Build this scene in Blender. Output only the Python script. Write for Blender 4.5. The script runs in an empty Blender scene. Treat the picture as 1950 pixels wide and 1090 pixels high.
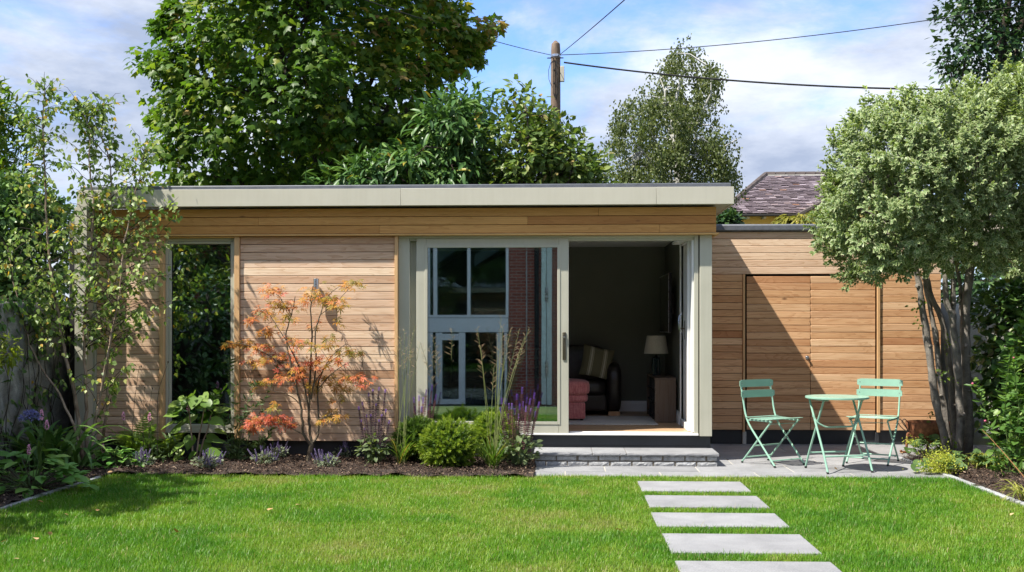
import bpy, bmesh, math, random
import numpy as np
from mathutils import Vector, Matrix

R = math.radians
rng = np.random.default_rng(7)
random.seed(7)
scene = bpy.context.scene
COL = scene.collection

# ------------------------------------------------------------------ camera, sky, sun, exposure
FPX, UC, VH, EYE, YAW = 2140.0, 975.0, 620.0, 1.4, R(2.62)
cam_data = bpy.data.cameras.new('camera')
cam = bpy.data.objects.new('camera', cam_data)
COL.objects.link(cam)
cam.location = (0, 0, EYE)
cam.rotation_euler = (R(90), 0, YAW)
cam_data.sensor_width = 36.0
cam_data.lens = FPX / 1950.0 * 36.0
cam_data.shift_y = 75.0 / 1950.0
cam_data.clip_start = 0.05
cam_data.clip_end = 2000
scene.camera = cam

SUN = Vector((0.61, 0.32, -1.0)).normalized()          # direction the light travels
SUN_EL = math.asin(-SUN.z)
sun_az = math.atan2(-SUN.x, -SUN.y)                     # from +Y, clockwise towards +X
sd = bpy.data.lights.new('sun', 'SUN')
sd.energy = 2.5
sd.angle = R(0.53)
sd.color = (1.0, 0.94, 0.84)
sun = bpy.data.objects.new('sun', sd)
COL.objects.link(sun)
sun.location = (-6, -3, 12)
sun.rotation_euler = SUN.to_track_quat('-Z', 'Y').to_euler()

world = bpy.data.worlds.new('World')
scene.world = world
world.use_nodes = True
wn = world.node_tree.nodes
wl_ = world.node_tree.links
wn.clear()
w_out = wn.new('ShaderNodeOutputWorld')
w_bg = wn.new('ShaderNodeBackground')
w_bg.inputs['Strength'].default_value = 0.15
sky = wn.new('ShaderNodeTexSky')
sky.sky_type = 'NISHITA'
sky.sun_disc = False
sky.sun_elevation = SUN_EL
sky.sun_rotation = sun_az
sky.air_density = 1.0
sky.dust_density = 0.6
sky.ozone_density = 1.6
w_tc = wn.new('ShaderNodeTexCoord')
w_map = wn.new('ShaderNodeMapping')
w_map.inputs['Scale'].default_value = (1.0, 1.0, 2.1)
w_map.inputs['Location'].default_value = (8.842, 7.852, 2.604)
wl_.new(w_tc.outputs['Generated'], w_map.inputs['Vector'])
w_n1 = wn.new('ShaderNodeTexNoise')
w_n1.inputs['Scale'].default_value = 3.1
w_n1.inputs['Detail'].default_value = 9
w_n1.inputs['Roughness'].default_value = 0.62
w_n1.inputs['Distortion'].default_value = 0.25
wl_.new(w_map.outputs[0], w_n1.inputs['Vector'])
w_r1 = wn.new('ShaderNodeMapRange')
w_r1.interpolation_type = 'SMOOTHSTEP'
w_r1.inputs['From Min'].default_value = 0.36
w_r1.inputs['From Max'].default_value = 0.55
wl_.new(w_n1.outputs['Fac'], w_r1.inputs['Value'])
w_n2 = wn.new('ShaderNodeTexNoise')
w_n2.inputs['Scale'].default_value = 4.3
w_n2.inputs['Detail'].default_value = 7
w_n2.inputs['Roughness'].default_value = 0.6
w_map2 = wn.new('ShaderNodeMapping')
w_map2.inputs['Scale'].default_value = (1.0, 1.0, 2.8)
w_map2.inputs['Location'].default_value = (2.2, 0.4, 0.9)
wl_.new(w_tc.outputs['Generated'], w_map2.inputs['Vector'])
wl_.new(w_map2.outputs[0], w_n2.inputs['Vector'])
w_cr = wn.new('ShaderNodeValToRGB')
w_cr.color_ramp.elements[0].position = 0.38
w_cr.color_ramp.elements[0].color = (0.80, 0.95, 1.28, 1)
w_cr.color_ramp.elements[1].position = 0.63
w_cr.color_ramp.elements[1].color = (1.66, 1.77, 2.0, 1)
wl_.new(w_n2.outputs['Fac'], w_cr.inputs['Fac'])
w_sc = wn.new('ShaderNodeVectorMath')
w_sc.operation = 'MULTIPLY'
w_sc.inputs[1].default_value = (0.29, 0.36, 0.50)
wl_.new(sky.outputs[0], w_sc.inputs[0])
w_mix = wn.new('ShaderNodeMix')
w_mix.data_type = 'RGBA'
wl_.new(w_r1.outputs[0], w_mix.inputs['Factor'])
wl_.new(w_sc.outputs[0], w_mix.inputs['A'])
wl_.new(w_cr.outputs[0], w_mix.inputs['B'])
wl_.new(w_mix.outputs['Result'], w_bg.inputs['Color'])
wl_.new(w_bg.outputs[0], w_out.inputs['Surface'])

scene.view_settings.view_transform = 'Standard'
scene.view_settings.look = 'None'
scene.view_settings.gamma = 1.0
scene.view_settings.use_curve_mapping = False
scene.view_settings.exposure = 2.0
scene.render.engine = 'CYCLES'
scene.cycles.use_denoising = True
scene.cycles.max_bounces = 10
scene.cycles.transparent_max_bounces = 16
scene.cycles.sample_clamp_indirect = 4.0

# ------------------------------------------------------------------ survey helpers
CS, SN = math.cos(YAW), math.sin(YAW)

def ray(u, v):
    xc = (u - UC) / FPX
    return (xc * CS - SN, xc * SN + CS, (VH - v) / FPX)

def PY(u, v, Y):                      # the point at depth Y
    d = ray(u, v)
    t = Y / d[1]
    return Vector((d[0] * t, Y, EYE + d[2] * t))

def PG(u, v, z=0.0):                  # the point on the ground
    d = ray(u, v)
    t = (z - EYE) / d[2]
    return Vector((d[0] * t, d[1] * t, z))

def XY(u, Y):
    d = ray(u, VH)
    return d[0] / d[1] * Y

def ZY(u, v, Y):
    return PY(u, v, Y).z

# ------------------------------------------------------------------ object helpers
def tag(o, label=None, cat=None, group=None, kind=None):
    if label: o['label'] = label
    if cat: o['category'] = cat
    if group: o['group'] = group
    if kind: o['kind'] = kind
    return o

def thing(name, label, cat, loc=(0, 0, 0), rz=0.0, group=None):
    o = bpy.data.objects.new(name, None)
    o.empty_display_size = 0.1
    COL.objects.link(o)
    o.location = loc
    o.rotation_euler = (0, 0, rz)
    return tag(o, label, cat, group)

def wloc(o):
    p = Vector((0, 0, 0))
    while o is not None:
        p = p + o.location
        o = o.parent
    return p

def link(name, mesh, parent=None, loc=(0, 0, 0)):
    o = bpy.data.objects.new(name, mesh)
    COL.objects.link(o)
    o.location = loc
    o.color = (float(rng.random()), 1, 1, 1)
    if parent is not None:
        o.parent = parent
    return o

def copy_tree(o, parent=None):
    c = o.copy()
    COL.objects.link(c)
    c.parent = parent
    for ch in list(o.children):
        copy_tree(ch, c)
    return c

class MB:
    """collects boxes, tubes, lathes, sheets; build() links them as one mesh object"""
    def __init__(s):
        s.v, s.f = [], []

    def add(s, verts, faces):
        b = len(s.v)
        s.v += [tuple(p) for p in verts]
        s.f += [tuple(i + b for i in f) for f in faces]
        return s

    def box(s, x0, x1, y0, y1, z0, z1):
        return s.add([(x0, y0, z0), (x1, y0, z0), (x1, y1, z0), (x0, y1, z0), (x0, y0, z1), (x1, y0, z1), (x1, y1, z1), (x0, y1, z1)],
                     [(0, 3, 2, 1), (4, 5, 6, 7), (0, 1, 5, 4), (1, 2, 6, 5), (2, 3, 7, 6), (3, 0, 4, 7)])

    def prism(s, poly, z0, z1):                       # poly counter-clockwise in xy
        n = len(poly)
        vs = [(p[0], p[1], z0) for p in poly] + [(p[0], p[1], z1) for p in poly]
        fs = [tuple(range(n - 1, -1, -1)), tuple(range(n, 2 * n))]
        fs += [(i, (i + 1) % n, n + (i + 1) % n, n + i) for i in range(n)]
        return s.add(vs, fs)

    def tube(s, pts, rad, n=8, caps=True):
        pts = [Vector(p) for p in pts]
        if not hasattr(rad, '__len__'): rad = [rad] * len(pts)
        m = len(pts)
        vs, fs = [], []
        up = None
        for i, p in enumerate(pts):
            t = (pts[min(i + 1, m - 1)] - pts[max(i - 1, 0)])
            t = t.normalized() if t.length > 1e-9 else Vector((0, 0, 1))
            if up is None:
                up = Vector((0, 0, 1)) if abs(t.z) < 0.9 else Vector((1, 0, 0))
            a = up - t * up.dot(t)
            a = a.normalized() if a.length > 1e-6 else t.orthogonal().normalized()
            up = a
            b = t.cross(a)
            for k in range(n):
                w = 2 * math.pi * k / n
                vs.append(p + (a * math.cos(w) + b * math.sin(w)) * rad[i])
        for i in range(m - 1):
            for k in range(n):
                k2 = (k + 1) % n
                fs.append((i * n + k, i * n + k2, (i + 1) * n + k2, (i + 1) * n + k))
        if caps:
            fs.append(tuple(range(n - 1, -1, -1)))
            fs.append(tuple(range((m - 1) * n, m * n)))
        return s.add(vs, fs)

    def lathe(s, prof, c=(0, 0, 0), n=24):            # prof: (r, z)
        vs, fs = [], []
        for r, z in prof:
            for k in range(n):
                w = 2 * math.pi * k / n
                vs.append((c[0] + r * math.cos(w), c[1] + r * math.sin(w), c[2] + z))
        for i in range(len(prof) - 1):
            for k in range(n):
                k2 = (k + 1) % n
                fs.append((i * n + k, i * n + k2, (i + 1) * n + k2, (i + 1) * n + k))
        if prof[0][0] > 1e-4: fs.append(tuple(range(n - 1, -1, -1)))
        if prof[-1][0] > 1e-4: fs.append(tuple(range((len(prof) - 1) * n, len(prof) * n)))
        return s.add(vs, fs)

    def mesh(s, name, mat, org=(0, 0, 0)):
        me = bpy.data.meshes.new(name)
        me.from_pydata([(x - org[0], y - org[1], z - org[2]) for x, y, z in s.v], [], s.f)
        if mat is not None: me.materials.append(mat)
        return me

    def build(s, name, mat, parent=None, bevel=0.0, smooth=False, local=False, seg=2, kind=None):
        a = np.array(s.v)
        org = Vector((a.min(0) + a.max(0)) / 2)
        me = s.mesh(name, mat, org)
        loc = org
        if parent is not None and not local:
            loc = org - wloc(parent)
        o = link(name, me, parent, loc)
        if bevel > 0:
            md = o.modifiers.new('bevel', 'BEVEL')
            md.width = bevel
            md.segments = seg
            md.limit_method = 'ANGLE'
            md.angle_limit = R(40)
        if smooth or bevel > 0:
            me.polygons.foreach_set('use_smooth', [True] * len(me.polygons))
            if hasattr(me, 'set_sharp_from_angle'): me.set_sharp_from_angle(angle=R(38))
        if kind: o['kind'] = kind
        return o

def np_mesh(name, V, F, mat, attrs=None, smooth=False):
    """V (n,3), F (m,k) arrays -> mesh, fast"""
    me = bpy.data.meshes.new(name)
    V = np.ascontiguousarray(V, dtype=np.float32)
    F = np.ascontiguousarray(F, dtype=np.int32)
    m, k = F.shape
    me.vertices.add(len(V))
    me.vertices.foreach_set('co', V.ravel())
    me.loops.add(m * k)
    me.loops.foreach_set('vertex_index', F.ravel())
    me.polygons.add(m)
    me.polygons.foreach_set('loop_start', np.arange(0, m * k, k, dtype=np.int32))
    if smooth: me.polygons.foreach_set('use_smooth', np.ones(m, dtype=bool))
    for an, av in (attrs or {}).items():
        at = me.attributes.new(an, 'FLOAT', 'POINT')
        at.data.foreach_set('value', np.ascontiguousarray(av, dtype=np.float32))
    if mat is not None: me.materials.append(mat)
    me.update(calc_edges=True)
    me.validate()
    return me

# ------------------------------------------------------------------ materials
def nodes_of(name):
    m = bpy.data.materials.new(name)
    m.use_nodes = True
    nt = m.node_tree
    return m, nt, nt.nodes, nt.links, nt.nodes['Principled BSDF']

def ramp(n, stops):
    r = n.new('ShaderNodeValToRGB')
    e = r.color_ramp.elements
    while len(e) < len(stops): e.new(0.5)
    for i, (p, c) in enumerate(stops):
        e[i].position = p
        e[i].color = (*c, 1)
    return r

def noise(n, l, vec, scale, detail=5, rough=0.55, dist=0.0):
    t = n.new('ShaderNodeTexNoise')
    t.inputs['Scale'].default_value = scale
    t.inputs['Detail'].default_value = detail
    t.inputs['Roughness'].default_value = rough
    t.inputs['Distortion'].default_value = dist
    if vec is not None: l.new(vec, t.inputs['Vector'])
    return t

def math_(n, l, op, a, b=None, clamp=False):
    t = n.new('ShaderNodeMath')
    t.operation = op
    t.use_clamp = clamp
    for i, x in enumerate((a, b)):
        if x is None: continue
        if isinstance(x, (int, float)): t.inputs[i].default_value = x
        else: l.new(x, t.inputs[i])
    return t.outputs[0]

def mixc(n, l, fac, a, b, mode='MIX'):
    t = n.new('ShaderNodeMix')
    t.data_type = 'RGBA'
    t.blend_type = mode
    for key, x in (('Factor', fac), ('A', a), ('B', b)):
        if isinstance(x, (int, float)): t.inputs[key].default_value = x
        elif isinstance(x, tuple): t.inputs[key].default_value = (*x, 1)
        else: l.new(x, t.inputs[key])
    return t.outputs['Result']

def bump(n, l, h, strength, dist=0.01):
    b = n.new('ShaderNodeBump')
    b.inputs['Strength'].default_value = strength
    b.inputs['Distance'].default_value = dist
    l.new(h, b.inputs['Height'])
    return b.outputs[0]

def plain(name, col, rough=0.5, metal=0.0, var=0.12, scale=8.0, bmp=0.05, spec=0.5, bdist=0.002, coat=0.0):
    """a base colour with slight mottling and fine relief"""
    m, nt, n, l, p = nodes_of(name)
    tc = n.new('ShaderNodeTexCoord')
    a = noise(n, l, tc.outputs['Object'], scale, 6, 0.6)
    lo = tuple(c * (1 - var) for c in col)
    hi = tuple(min(1, c * (1 + var)) for c in col)
    r = ramp(n, [(0.3, lo), (0.7, hi)])
    l.new(a.outputs['Fac'], r.inputs['Fac'])
    l.new(r.outputs[0], p.inputs['Base Color'])
    b = noise(n, l, tc.outputs['Object'], scale * 9, 4, 0.6)
    if bmp > 0: l.new(bump(n, l, b.outputs['Fac'], bmp, bdist), p.inputs['Normal'])
    rr = math_(n, l, 'MULTIPLY_ADD', a.outputs['Fac'], 0.16)
    rr.node.inputs[2].default_value = rough - 0.08
    l.new(rr, p.inputs['Roughness'])
    p.inputs['Metallic'].default_value = metal
    p.inputs['Specular IOR Level'].default_value = spec
    p.inputs['Coat Weight'].default_value = coat
    return m

def wood_mat(name, tones, grain=1.0, knots=True, rough=0.6, along=0):
    """boards: per-board tone, streaky grain along one axis, growth-ring figure, scattered knots"""
    m, nt, n, l, p = nodes_of(name)
    tc = n.new('ShaderNodeTexCoord')
    oi = n.new('ShaderNodeObjectInfo')
    off = n.new('ShaderNodeVectorMath'); off.operation = 'SCALE'
    off.inputs[0].default_value = (37.0, 21.0, 53.0)
    l.new(oi.outputs['Random'], off.inputs['Scale'])
    ad = n.new('ShaderNodeVectorMath'); ad.operation = 'ADD'
    l.new(tc.outputs['Object'], ad.inputs[0]); l.new(off.outputs[0], ad.inputs[1])
    def mp(sc):
        t = n.new('ShaderNodeMapping')
        s3 = [sc[1]] * 3
        s3[along] = sc[0]
        t.inputs['Scale'].default_value = s3
        l.new(ad.outputs[0], t.inputs['Vector'])
        return t.outputs[0]
    tone = ramp(n, tones)
    l.new(oi.outputs['Random'], tone.inputs['Fac'])
    big = noise(n, l, mp((0.55, 5.5)), 1.6, 3, 0.5, 0.4)
    rings = math_(n, l, 'FRACT', math_(n, l, 'MULTIPLY', big.outputs['Fac'], 13.0))
    rings = math_(n, l, 'POWER', rings, 3.0)
    fine = noise(n, l, mp((1.6, 130)), 1.0, 5, 0.62)
    mott = noise(n, l, mp((1.2, 6)), 1.0, 4, 0.6)
    dark = mixc(n, l, math_(n, l, 'MULTIPLY', rings, 0.50 * grain), tone.outputs[0], (0.60, 0.42, 0.28), 'MULTIPLY')
    fr = ramp(n, [(0.32, (0.74, 0.67, 0.60)), (0.62, (1.04, 1.03, 1.02))])
    l.new(fine.outputs['Fac'], fr.inputs['Fac'])
    c2 = mixc(n, l, 0.62 * grain, dark, fr.outputs[0], 'MULTIPLY')
    mr = ramp(n, [(0.3, (0.86, 0.82, 0.78)), (0.7, (1.07, 1.06, 1.05))])
    l.new(mott.outputs['Fac'], mr.inputs['Fac'])
    c3 = mixc(n, l, 0.8, c2, mr.outputs[0], 'MULTIPLY')
    if knots:
        vo = n.new('ShaderNodeTexVoronoi')
        vo.inputs['Scale'].default_value = 1.0
        l.new(mp((2.3, 5.2)), vo.inputs['Vector'])
        k = n.new('ShaderNodeMapRange')
        k.inputs['From Min'].default_value = 0.10
        k.inputs['From Max'].default_value = 0.035
        l.new(vo.outputs['Distance'], k.inputs['Value'])
        sel = n.new('ShaderNodeSeparateColor'); l.new(vo.outputs['Color'], sel.inputs[0])
        some = math_(n, l, 'GREATER_THAN', sel.outputs[0], 0.52)
        c3 = mixc(n, l, math_(n, l, 'MULTIPLY', k.outputs[0], math_(n, l, 'MULTIPLY', some, 0.85)), c3, (0.10, 0.045, 0.022))
    l.new(c3, p.inputs['Base Color'])
    l.new(bump(n, l, fine.outputs['Fac'], 0.22, 0.002), p.inputs['Normal'])
    p.inputs['Roughness'].default_value = rough
    p.inputs['Specular IOR Level'].default_value = 0.3
    return m

def leaf_mat(name, stops, trans=0.3, rough=0.42, spec=0.45, rim=None, tint=1.25):
    """leaves: tone by the leaf's own random value, some light passing through"""
    m, nt, n, l, p = nodes_of(name)
    at = n.new('ShaderNodeAttribute'); at.attribute_name = 'rnd'
    oi = n.new('ShaderNodeObjectInfo')
    # leaves kept as objects of their own carry their tone in the object colour; joined ones in 'rnd'
    oc = n.new('ShaderNodeSeparateColor'); l.new(oi.outputs['Color'], oc.inputs[0])
    ft = oc.outputs[0]
    has = n.new('ShaderNodeAttribute'); has.attribute_name = 'joined'
    mx = n.new('ShaderNodeMix')
    l.new(has.outputs['Fac'], mx.inputs['Factor'])
    l.new(ft, mx.inputs['A']); l.new(at.outputs['Fac'], mx.inputs['B'])
    r = ramp(n, stops)
    l.new(mx.outputs['Result'], r.inputs['Fac'])
    c = r.outputs[0]
    if rim is not None:
        ed = n.new('ShaderNodeAttribute'); ed.attribute_name = 'edge'
        k = n.new('ShaderNodeMapRange')
        k.inputs['From Min'].default_value = 0.45
        k.inputs['From Max'].default_value = 0.85
        l.new(ed.outputs['Fac'], k.inputs['Value'])
        c = mixc(n, l, k.outputs[0], c, rim)
    l.new(c, p.inputs['Base Color'])
    p.inputs['Roughness'].default_value = max(rough, 0.40)
    p.inputs['Specular IOR Level'].default_value = min(spec, 0.26)
    tr = n.new('ShaderNodeBsdfTranslucent')
    tcol = mixc(n, l, 1.0, c, (tint, tint * 1.08, 0.55), 'MULTIPLY')
    l.new(tcol, tr.inputs['Color'])
    ms = n.new('ShaderNodeMixShader')
    ms.inputs[0].default_value = trans
    out = n['Material Output']
    l.new(p.outputs[0], ms.inputs[1]); l.new(tr.outputs[0], ms.inputs[2])
    l.new(ms.outputs[0], out.inputs['Surface'])
    return m

def glass_mat(name, tint=(0.80, 0.86, 0.84), refl=2.2):
    """double glazing: clear, tinted a little, with the mirror reflection of its faces"""
    m, nt, n, l, p = nodes_of(name)
    n.remove(p)
    fr = n.new('ShaderNodeFresnel'); fr.inputs['IOR'].default_value = 1.52
    fac = math_(n, l, 'MULTIPLY', fr.outputs[0], refl, True)
    tr = n.new('ShaderNodeBsdfTransparent'); tr.inputs['Color'].default_value = (*tint, 1)
    gl = n.new('ShaderNodeBsdfGlossy'); gl.inputs['Roughness'].default_value = 0.012
    tcg = n.new('ShaderNodeNewGeometry')
    wv = noise(n, l, tcg.outputs['Position'], 2.2, 2, 0.5)
    l.new(bump(n, l, wv.outputs['Fac'], 0.007, 0.01), gl.inputs['Normal'])
    gl.inputs['Color'].default_value = (0.86, 0.97, 1.0, 1)
    ms = n.new('ShaderNodeMixShader')
    l.new(fac, ms.inputs[0]); l.new(tr.outputs[0], ms.inputs[1]); l.new(gl.outputs[0], ms.inputs[2])
    l.new(ms.outputs[0], n['Material Output'].inputs['Surface'])
    return m

def stone_mat(name, lo, hi, rough=0.75, speck=0.3, scale=6.0, bmp=0.25):
    m, nt, n, l, p = nodes_of(name)
    tc = n.new('ShaderNodeTexCoord')
    oi = n.new('ShaderNodeObjectInfo')
    off = n.new('ShaderNodeVectorMath'); off.operation = 'SCALE'
    off.inputs[0].default_value = (17.0, 31.0, 23.0); l.new(oi.outputs['Random'], off.inputs['Scale'])
    ad = n.new('ShaderNodeVectorMath'); ad.operation = 'ADD'
    l.new(tc.outputs['Object'], ad.inputs[0]); l.new(off.outputs[0], ad.inputs[1])
    a = noise(n, l, ad.outputs[0], scale, 6, 0.62, 0.3)
    r = ramp(n, [(0.3, lo), (0.7, hi)]); l.new(a.outputs['Fac'], r.inputs['Fac'])
    s = noise(n, l, ad.outputs[0], scale * 45, 3, 0.7)
    sr = ramp(n, [(0.35, (1 - speck,) * 3), (0.65, (1 + speck * 0.5,) * 3)]); l.new(s.outputs['Fac'], sr.inputs['Fac'])
    c = mixc(n, l, 1.0, r.outputs[0], sr.outputs[0], 'MULTIPLY')
    tone = ramp(n, [(0.0, (0.90,) * 3), (1.0, (1.06,) * 3)]); l.new(oi.outputs['Random'], tone.inputs['Fac'])
    c = mixc(n, l, 1.0, c, tone.outputs[0], 'MULTIPLY')
    l.new(c, p.inputs['Base Color'])
    b2 = noise(n, l, ad.outputs[0], scale * 5, 8, 0.7)
    l.new(bump(n, l, b2.outputs['Fac'], bmp, 0.008), p.inputs['Normal'])
    p.inputs['Roughness'].default_value = rough
    p.inputs['Specular IOR Level'].default_value = 0.3
    return m

def streaks(m, k):
    """faint weathering: vertical drip marks and blotches on painted trim"""
    n, l = m.node_tree.nodes, m.node_tree.links
    p = n['Principled BSDF']
    src = p.inputs['Base Color'].links[0].from_socket
    tc = n.new('ShaderNodeTexCoord')
    mp = n.new('ShaderNodeMapping'); mp.inputs['Scale'].default_value = (22, 22, 1.3)
    l.new(tc.outputs['Object'], mp.inputs['Vector'])
    a = noise(n, l, mp.outputs[0], 1.0, 5, 0.65)
    r = ramp(n, [(0.38, (1 - k, 1 - k, 1 - k * 1.2)), (0.58, (1, 1, 1))])
    l.new(a.outputs['Fac'], r.inputs['Fac'])
    l.new(mixc(n, l, 1.0, src, r.outputs[0], 'MULTIPLY'), p.inputs['Base Color'])

M = {}
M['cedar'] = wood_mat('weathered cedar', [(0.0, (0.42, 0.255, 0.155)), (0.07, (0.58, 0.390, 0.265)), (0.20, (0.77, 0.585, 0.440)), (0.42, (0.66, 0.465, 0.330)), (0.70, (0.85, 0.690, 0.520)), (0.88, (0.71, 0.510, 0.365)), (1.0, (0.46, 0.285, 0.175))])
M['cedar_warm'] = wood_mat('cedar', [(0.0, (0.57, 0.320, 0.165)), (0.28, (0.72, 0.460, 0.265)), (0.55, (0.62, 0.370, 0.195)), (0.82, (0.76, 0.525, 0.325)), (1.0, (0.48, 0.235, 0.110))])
M['cedar_orange'] = wood_mat('orange cedar', [(0.0, (0.52, 0.265, 0.080)), (0.5, (0.65, 0.360, 0.120)), (1.0, (0.45, 0.205, 0.060))], 0.8)  # deeper orange tones for the header and side boards
M['cedar_trim'] = wood_mat('cedar trim', [(0.0, (0.56, 0.34, 0.16)), (1.0, (0.64, 0.42, 0.22))], 0.6, False, 0.55, 2)
M['cedar_ledge'] = wood_mat('cedar ledge', [(0.0, (0.62, 0.38, 0.15)), (1.0, (0.66, 0.42, 0.18))], 0.6, False, 0.5, 0)
M['sage'] = plain('sage beige powder coat', (0.45, 0.44, 0.36), 0.38, 0, 0.04, 3, 0.02)
streaks(M['sage'], 0.045)
M['fascia'] = plain('pale beige powder coat', (0.50, 0.48, 0.395), 0.42, 0, 0.03, 2, 0.02)
streaks(M['fascia'], 0.03)
M['membrane'] = plain('grey roofing membrane', (0.105, 0.115, 0.135), 0.5, 0, 0.2, 14, 0.2)
M['plinth'] = plain('charcoal plinth', (0.022, 0.025, 0.03), 0.55, 0, 0.25, 5, 0.1)
M['black_core'] = plain('black breather membrane', (0.01, 0.01, 0.01), 0.8, 0, 0.2, 5, 0.0)
M['white_paint'] = plain('white paint', (0.78, 0.78, 0.76), 0.45, 0, 0.03, 3, 0.02)
M['room_wall'] = plain('dark olive wall paint', (0.16, 0.163, 0.128), 0.85, 0, 0.06, 3, 0.05)
M['ceiling'] = plain('ceiling paint', (0.78, 0.79, 0.77), 0.8, 0, 0.03, 2, 0.02)
M['floor_wood'] = wood_mat('oak floor', [(0.0, (0.40, 0.27, 0.16)), (1.0, (0.50, 0.35, 0.22))], 0.7, False, 0.4)
M['leather'] = plain('black brown leather', (0.026, 0.021, 0.019), 0.34, 0, 0.3, 16, 0.35, 0.5, 0.004)
M['steel'] = plain('brushed steel', (0.55, 0.55, 0.56), 0.28, 1.0, 0.06, 20, 0.03)
M['bronze'] = plain('bronze handle', (0.13, 0.115, 0.085), 0.35, 0.8, 0.1, 12, 0.03)
M['glass'] = glass_mat('window glass', (0.72, 0.80, 0.78), 6.2)
M['glass_house'] = glass_mat('house glass', (0.6, 0.66, 0.66), 1.6)
M['mint'] = plain('mint green enamel', (0.25, 0.44, 0.34), 0.36, 0, 0.06, 10, 0.05, 0.5, 0.002, 0.25)
M['rust'] = plain('rusted iron', (0.20, 0.082, 0.038), 0.75, 0.25, 0.55, 26, 0.5, 0.4, 0.004)
M['iron'] = plain('dark iron', (0.07, 0.062, 0.058), 0.5, 0.6, 0.3, 20, 0.2)
M['paving'] = stone_mat('grey paving', (0.205, 0.208, 0.217), (0.300, 0.303, 0.312), 0.7, 0.22, 3.0, 0.2)
M['joint'] = stone_mat('pale joint mortar', (0.36, 0.34, 0.30), (0.46, 0.44, 0.39), 0.9, 0.2, 20, 0.3)
M['split_stone'] = stone_mat('split faced stone', (0.26, 0.265, 0.27), (0.52, 0.53, 0.54), 0.8, 0.55, 22, 0.7)
M['mortar'] = stone_mat('mortar', (0.11, 0.095, 0.075), (0.17, 0.15, 0.12), 0.95, 0.3, 30, 0.5)
M['kerb'] = stone_mat('grey granite edging', (0.30, 0.31, 0.32), (0.44, 0.45, 0.46), 0.85, 0.5, 18, 0.4)
M['render'] = stone_mat('old grey render', (0.10, 0.10, 0.095), (0.46, 0.46, 0.43), 0.95, 0.5, 4.5, 1.0)
M['render_pale'] = stone_mat('pale render', (0.42, 0.41, 0.37), (0.58, 0.57, 0.53), 0.95, 0.25, 3.0, 0.6)
M['bark'] = stone_mat('grey brown bark', (0.12, 0.105, 0.09), (0.33, 0.30, 0.26), 0.9, 0.5, 9, 1.0)
M['bark_dark'] = stone_mat('dark bark', (0.028, 0.022, 0.017), (0.075, 0.060, 0.045), 0.9, 0.5, 14, 0.8)
M['bark_birch'] = stone_mat('young birch bark', (0.16, 0.10, 0.065), (0.50, 0.39, 0.29), 0.7, 0.4, 9, 0.4)
M['bark_maple'] = stone_mat('maple bark', (0.045, 0.030, 0.020), (0.20, 0.165, 0.115), 0.8, 0.3, 6, 0.4)
# ------------------------------------------------------------------ ground, lawn, beds, paving
def pip(P, poly):
    """points (n,2) inside polygon"""
    P = np.asarray(P, float); poly = np.asarray(poly, float)
    x, y = P[:, 0], P[:, 1]
    ins = np.zeros(len(P), bool)
    j = len(poly) - 1
    for i in range(len(poly)):
        xi, yi = poly[i]; xj, yj = poly[j]
        c = ((yi > y) != (yj > y)) & (x < (xj - xi) * (y - yi) / (yj - yi + 1e-12) + xi)
        ins ^= c
        j = i
    return ins

def clip_half(poly, a, b):
    """keep the part of a polygon to the left of the line a->b"""
    out = []
    def side(p): return (b[0] - a[0]) * (p[1] - a[1]) - (b[1] - a[1]) * (p[0] - a[0])
    for i in range(len(poly)):
        p, q = poly[i], poly[(i + 1) % len(poly)]
        sp, sq = side(p), side(q)
        if sp >= 0: out.append(p)
        if sp * sq < 0:
            t = sp / (sp - sq)
            out.append((p[0] + (q[0] - p[0]) * t, p[1] + (q[1] - p[1]) * t))
    return out

m, nt, n, l, p = nodes_of('distant ground')
tc = n.new('ShaderNodeTexCoord')
a = noise(n, l, tc.outputs['Object'], 0.4, 6)
r = ramp(n, [(0.3, (0.035, 0.045, 0.018)), (0.7, (0.06, 0.07, 0.03))]); l.new(a.outputs['Fac'], r.inputs['Fac'])
l.new(r.outputs[0], p.inputs['Base Color']); p.inputs['Roughness'].default_value = 0.95
g = MB()
for q in ((-700, -5.8, -300, 1100), (5.8, 700, -300, 1100), (-5.7999, 5.7999, 3.9, 1100), (-5.7999, 5.7999, -300, -3.9)): g.box(*q, -0.75, -0.10)
g = g.build('ground', m); tag(g, kind='structure')

def lawn_colour(n, l, vec):
    a = noise(n, l, vec, 0.75, 3, 0.5)
    b = noise(n, l, vec, 3.2, 4, 0.6)
    s = math_(n, l, 'ADD', math_(n, l, 'MULTIPLY', a.outputs['Fac'], 0.6), math_(n, l, 'MULTIPLY', b.outputs['Fac'], 0.4))
    return s
m, nt, n, l, p = nodes_of('lawn turf')
ge = n.new('ShaderNodeNewGeometry')
s = lawn_colour(n, l, ge.outputs['Position'])
r = ramp(n, [(0.40, (0.040, 0.085, 0.010)), (0.60, (0.10, 0.125, 0.026))]); l.new(s, r.inputs['Fac'])
f = noise(n, l, ge.outputs['Position'], 90, 3)
c = mixc(n, l, 0.5, r.outputs[0], f.outputs['Fac'], 'OVERLAY')
l.new(c, p.inputs['Base Color']); p.inputs['Roughness'].default_value = 0.9
M['turf'] = m

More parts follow.
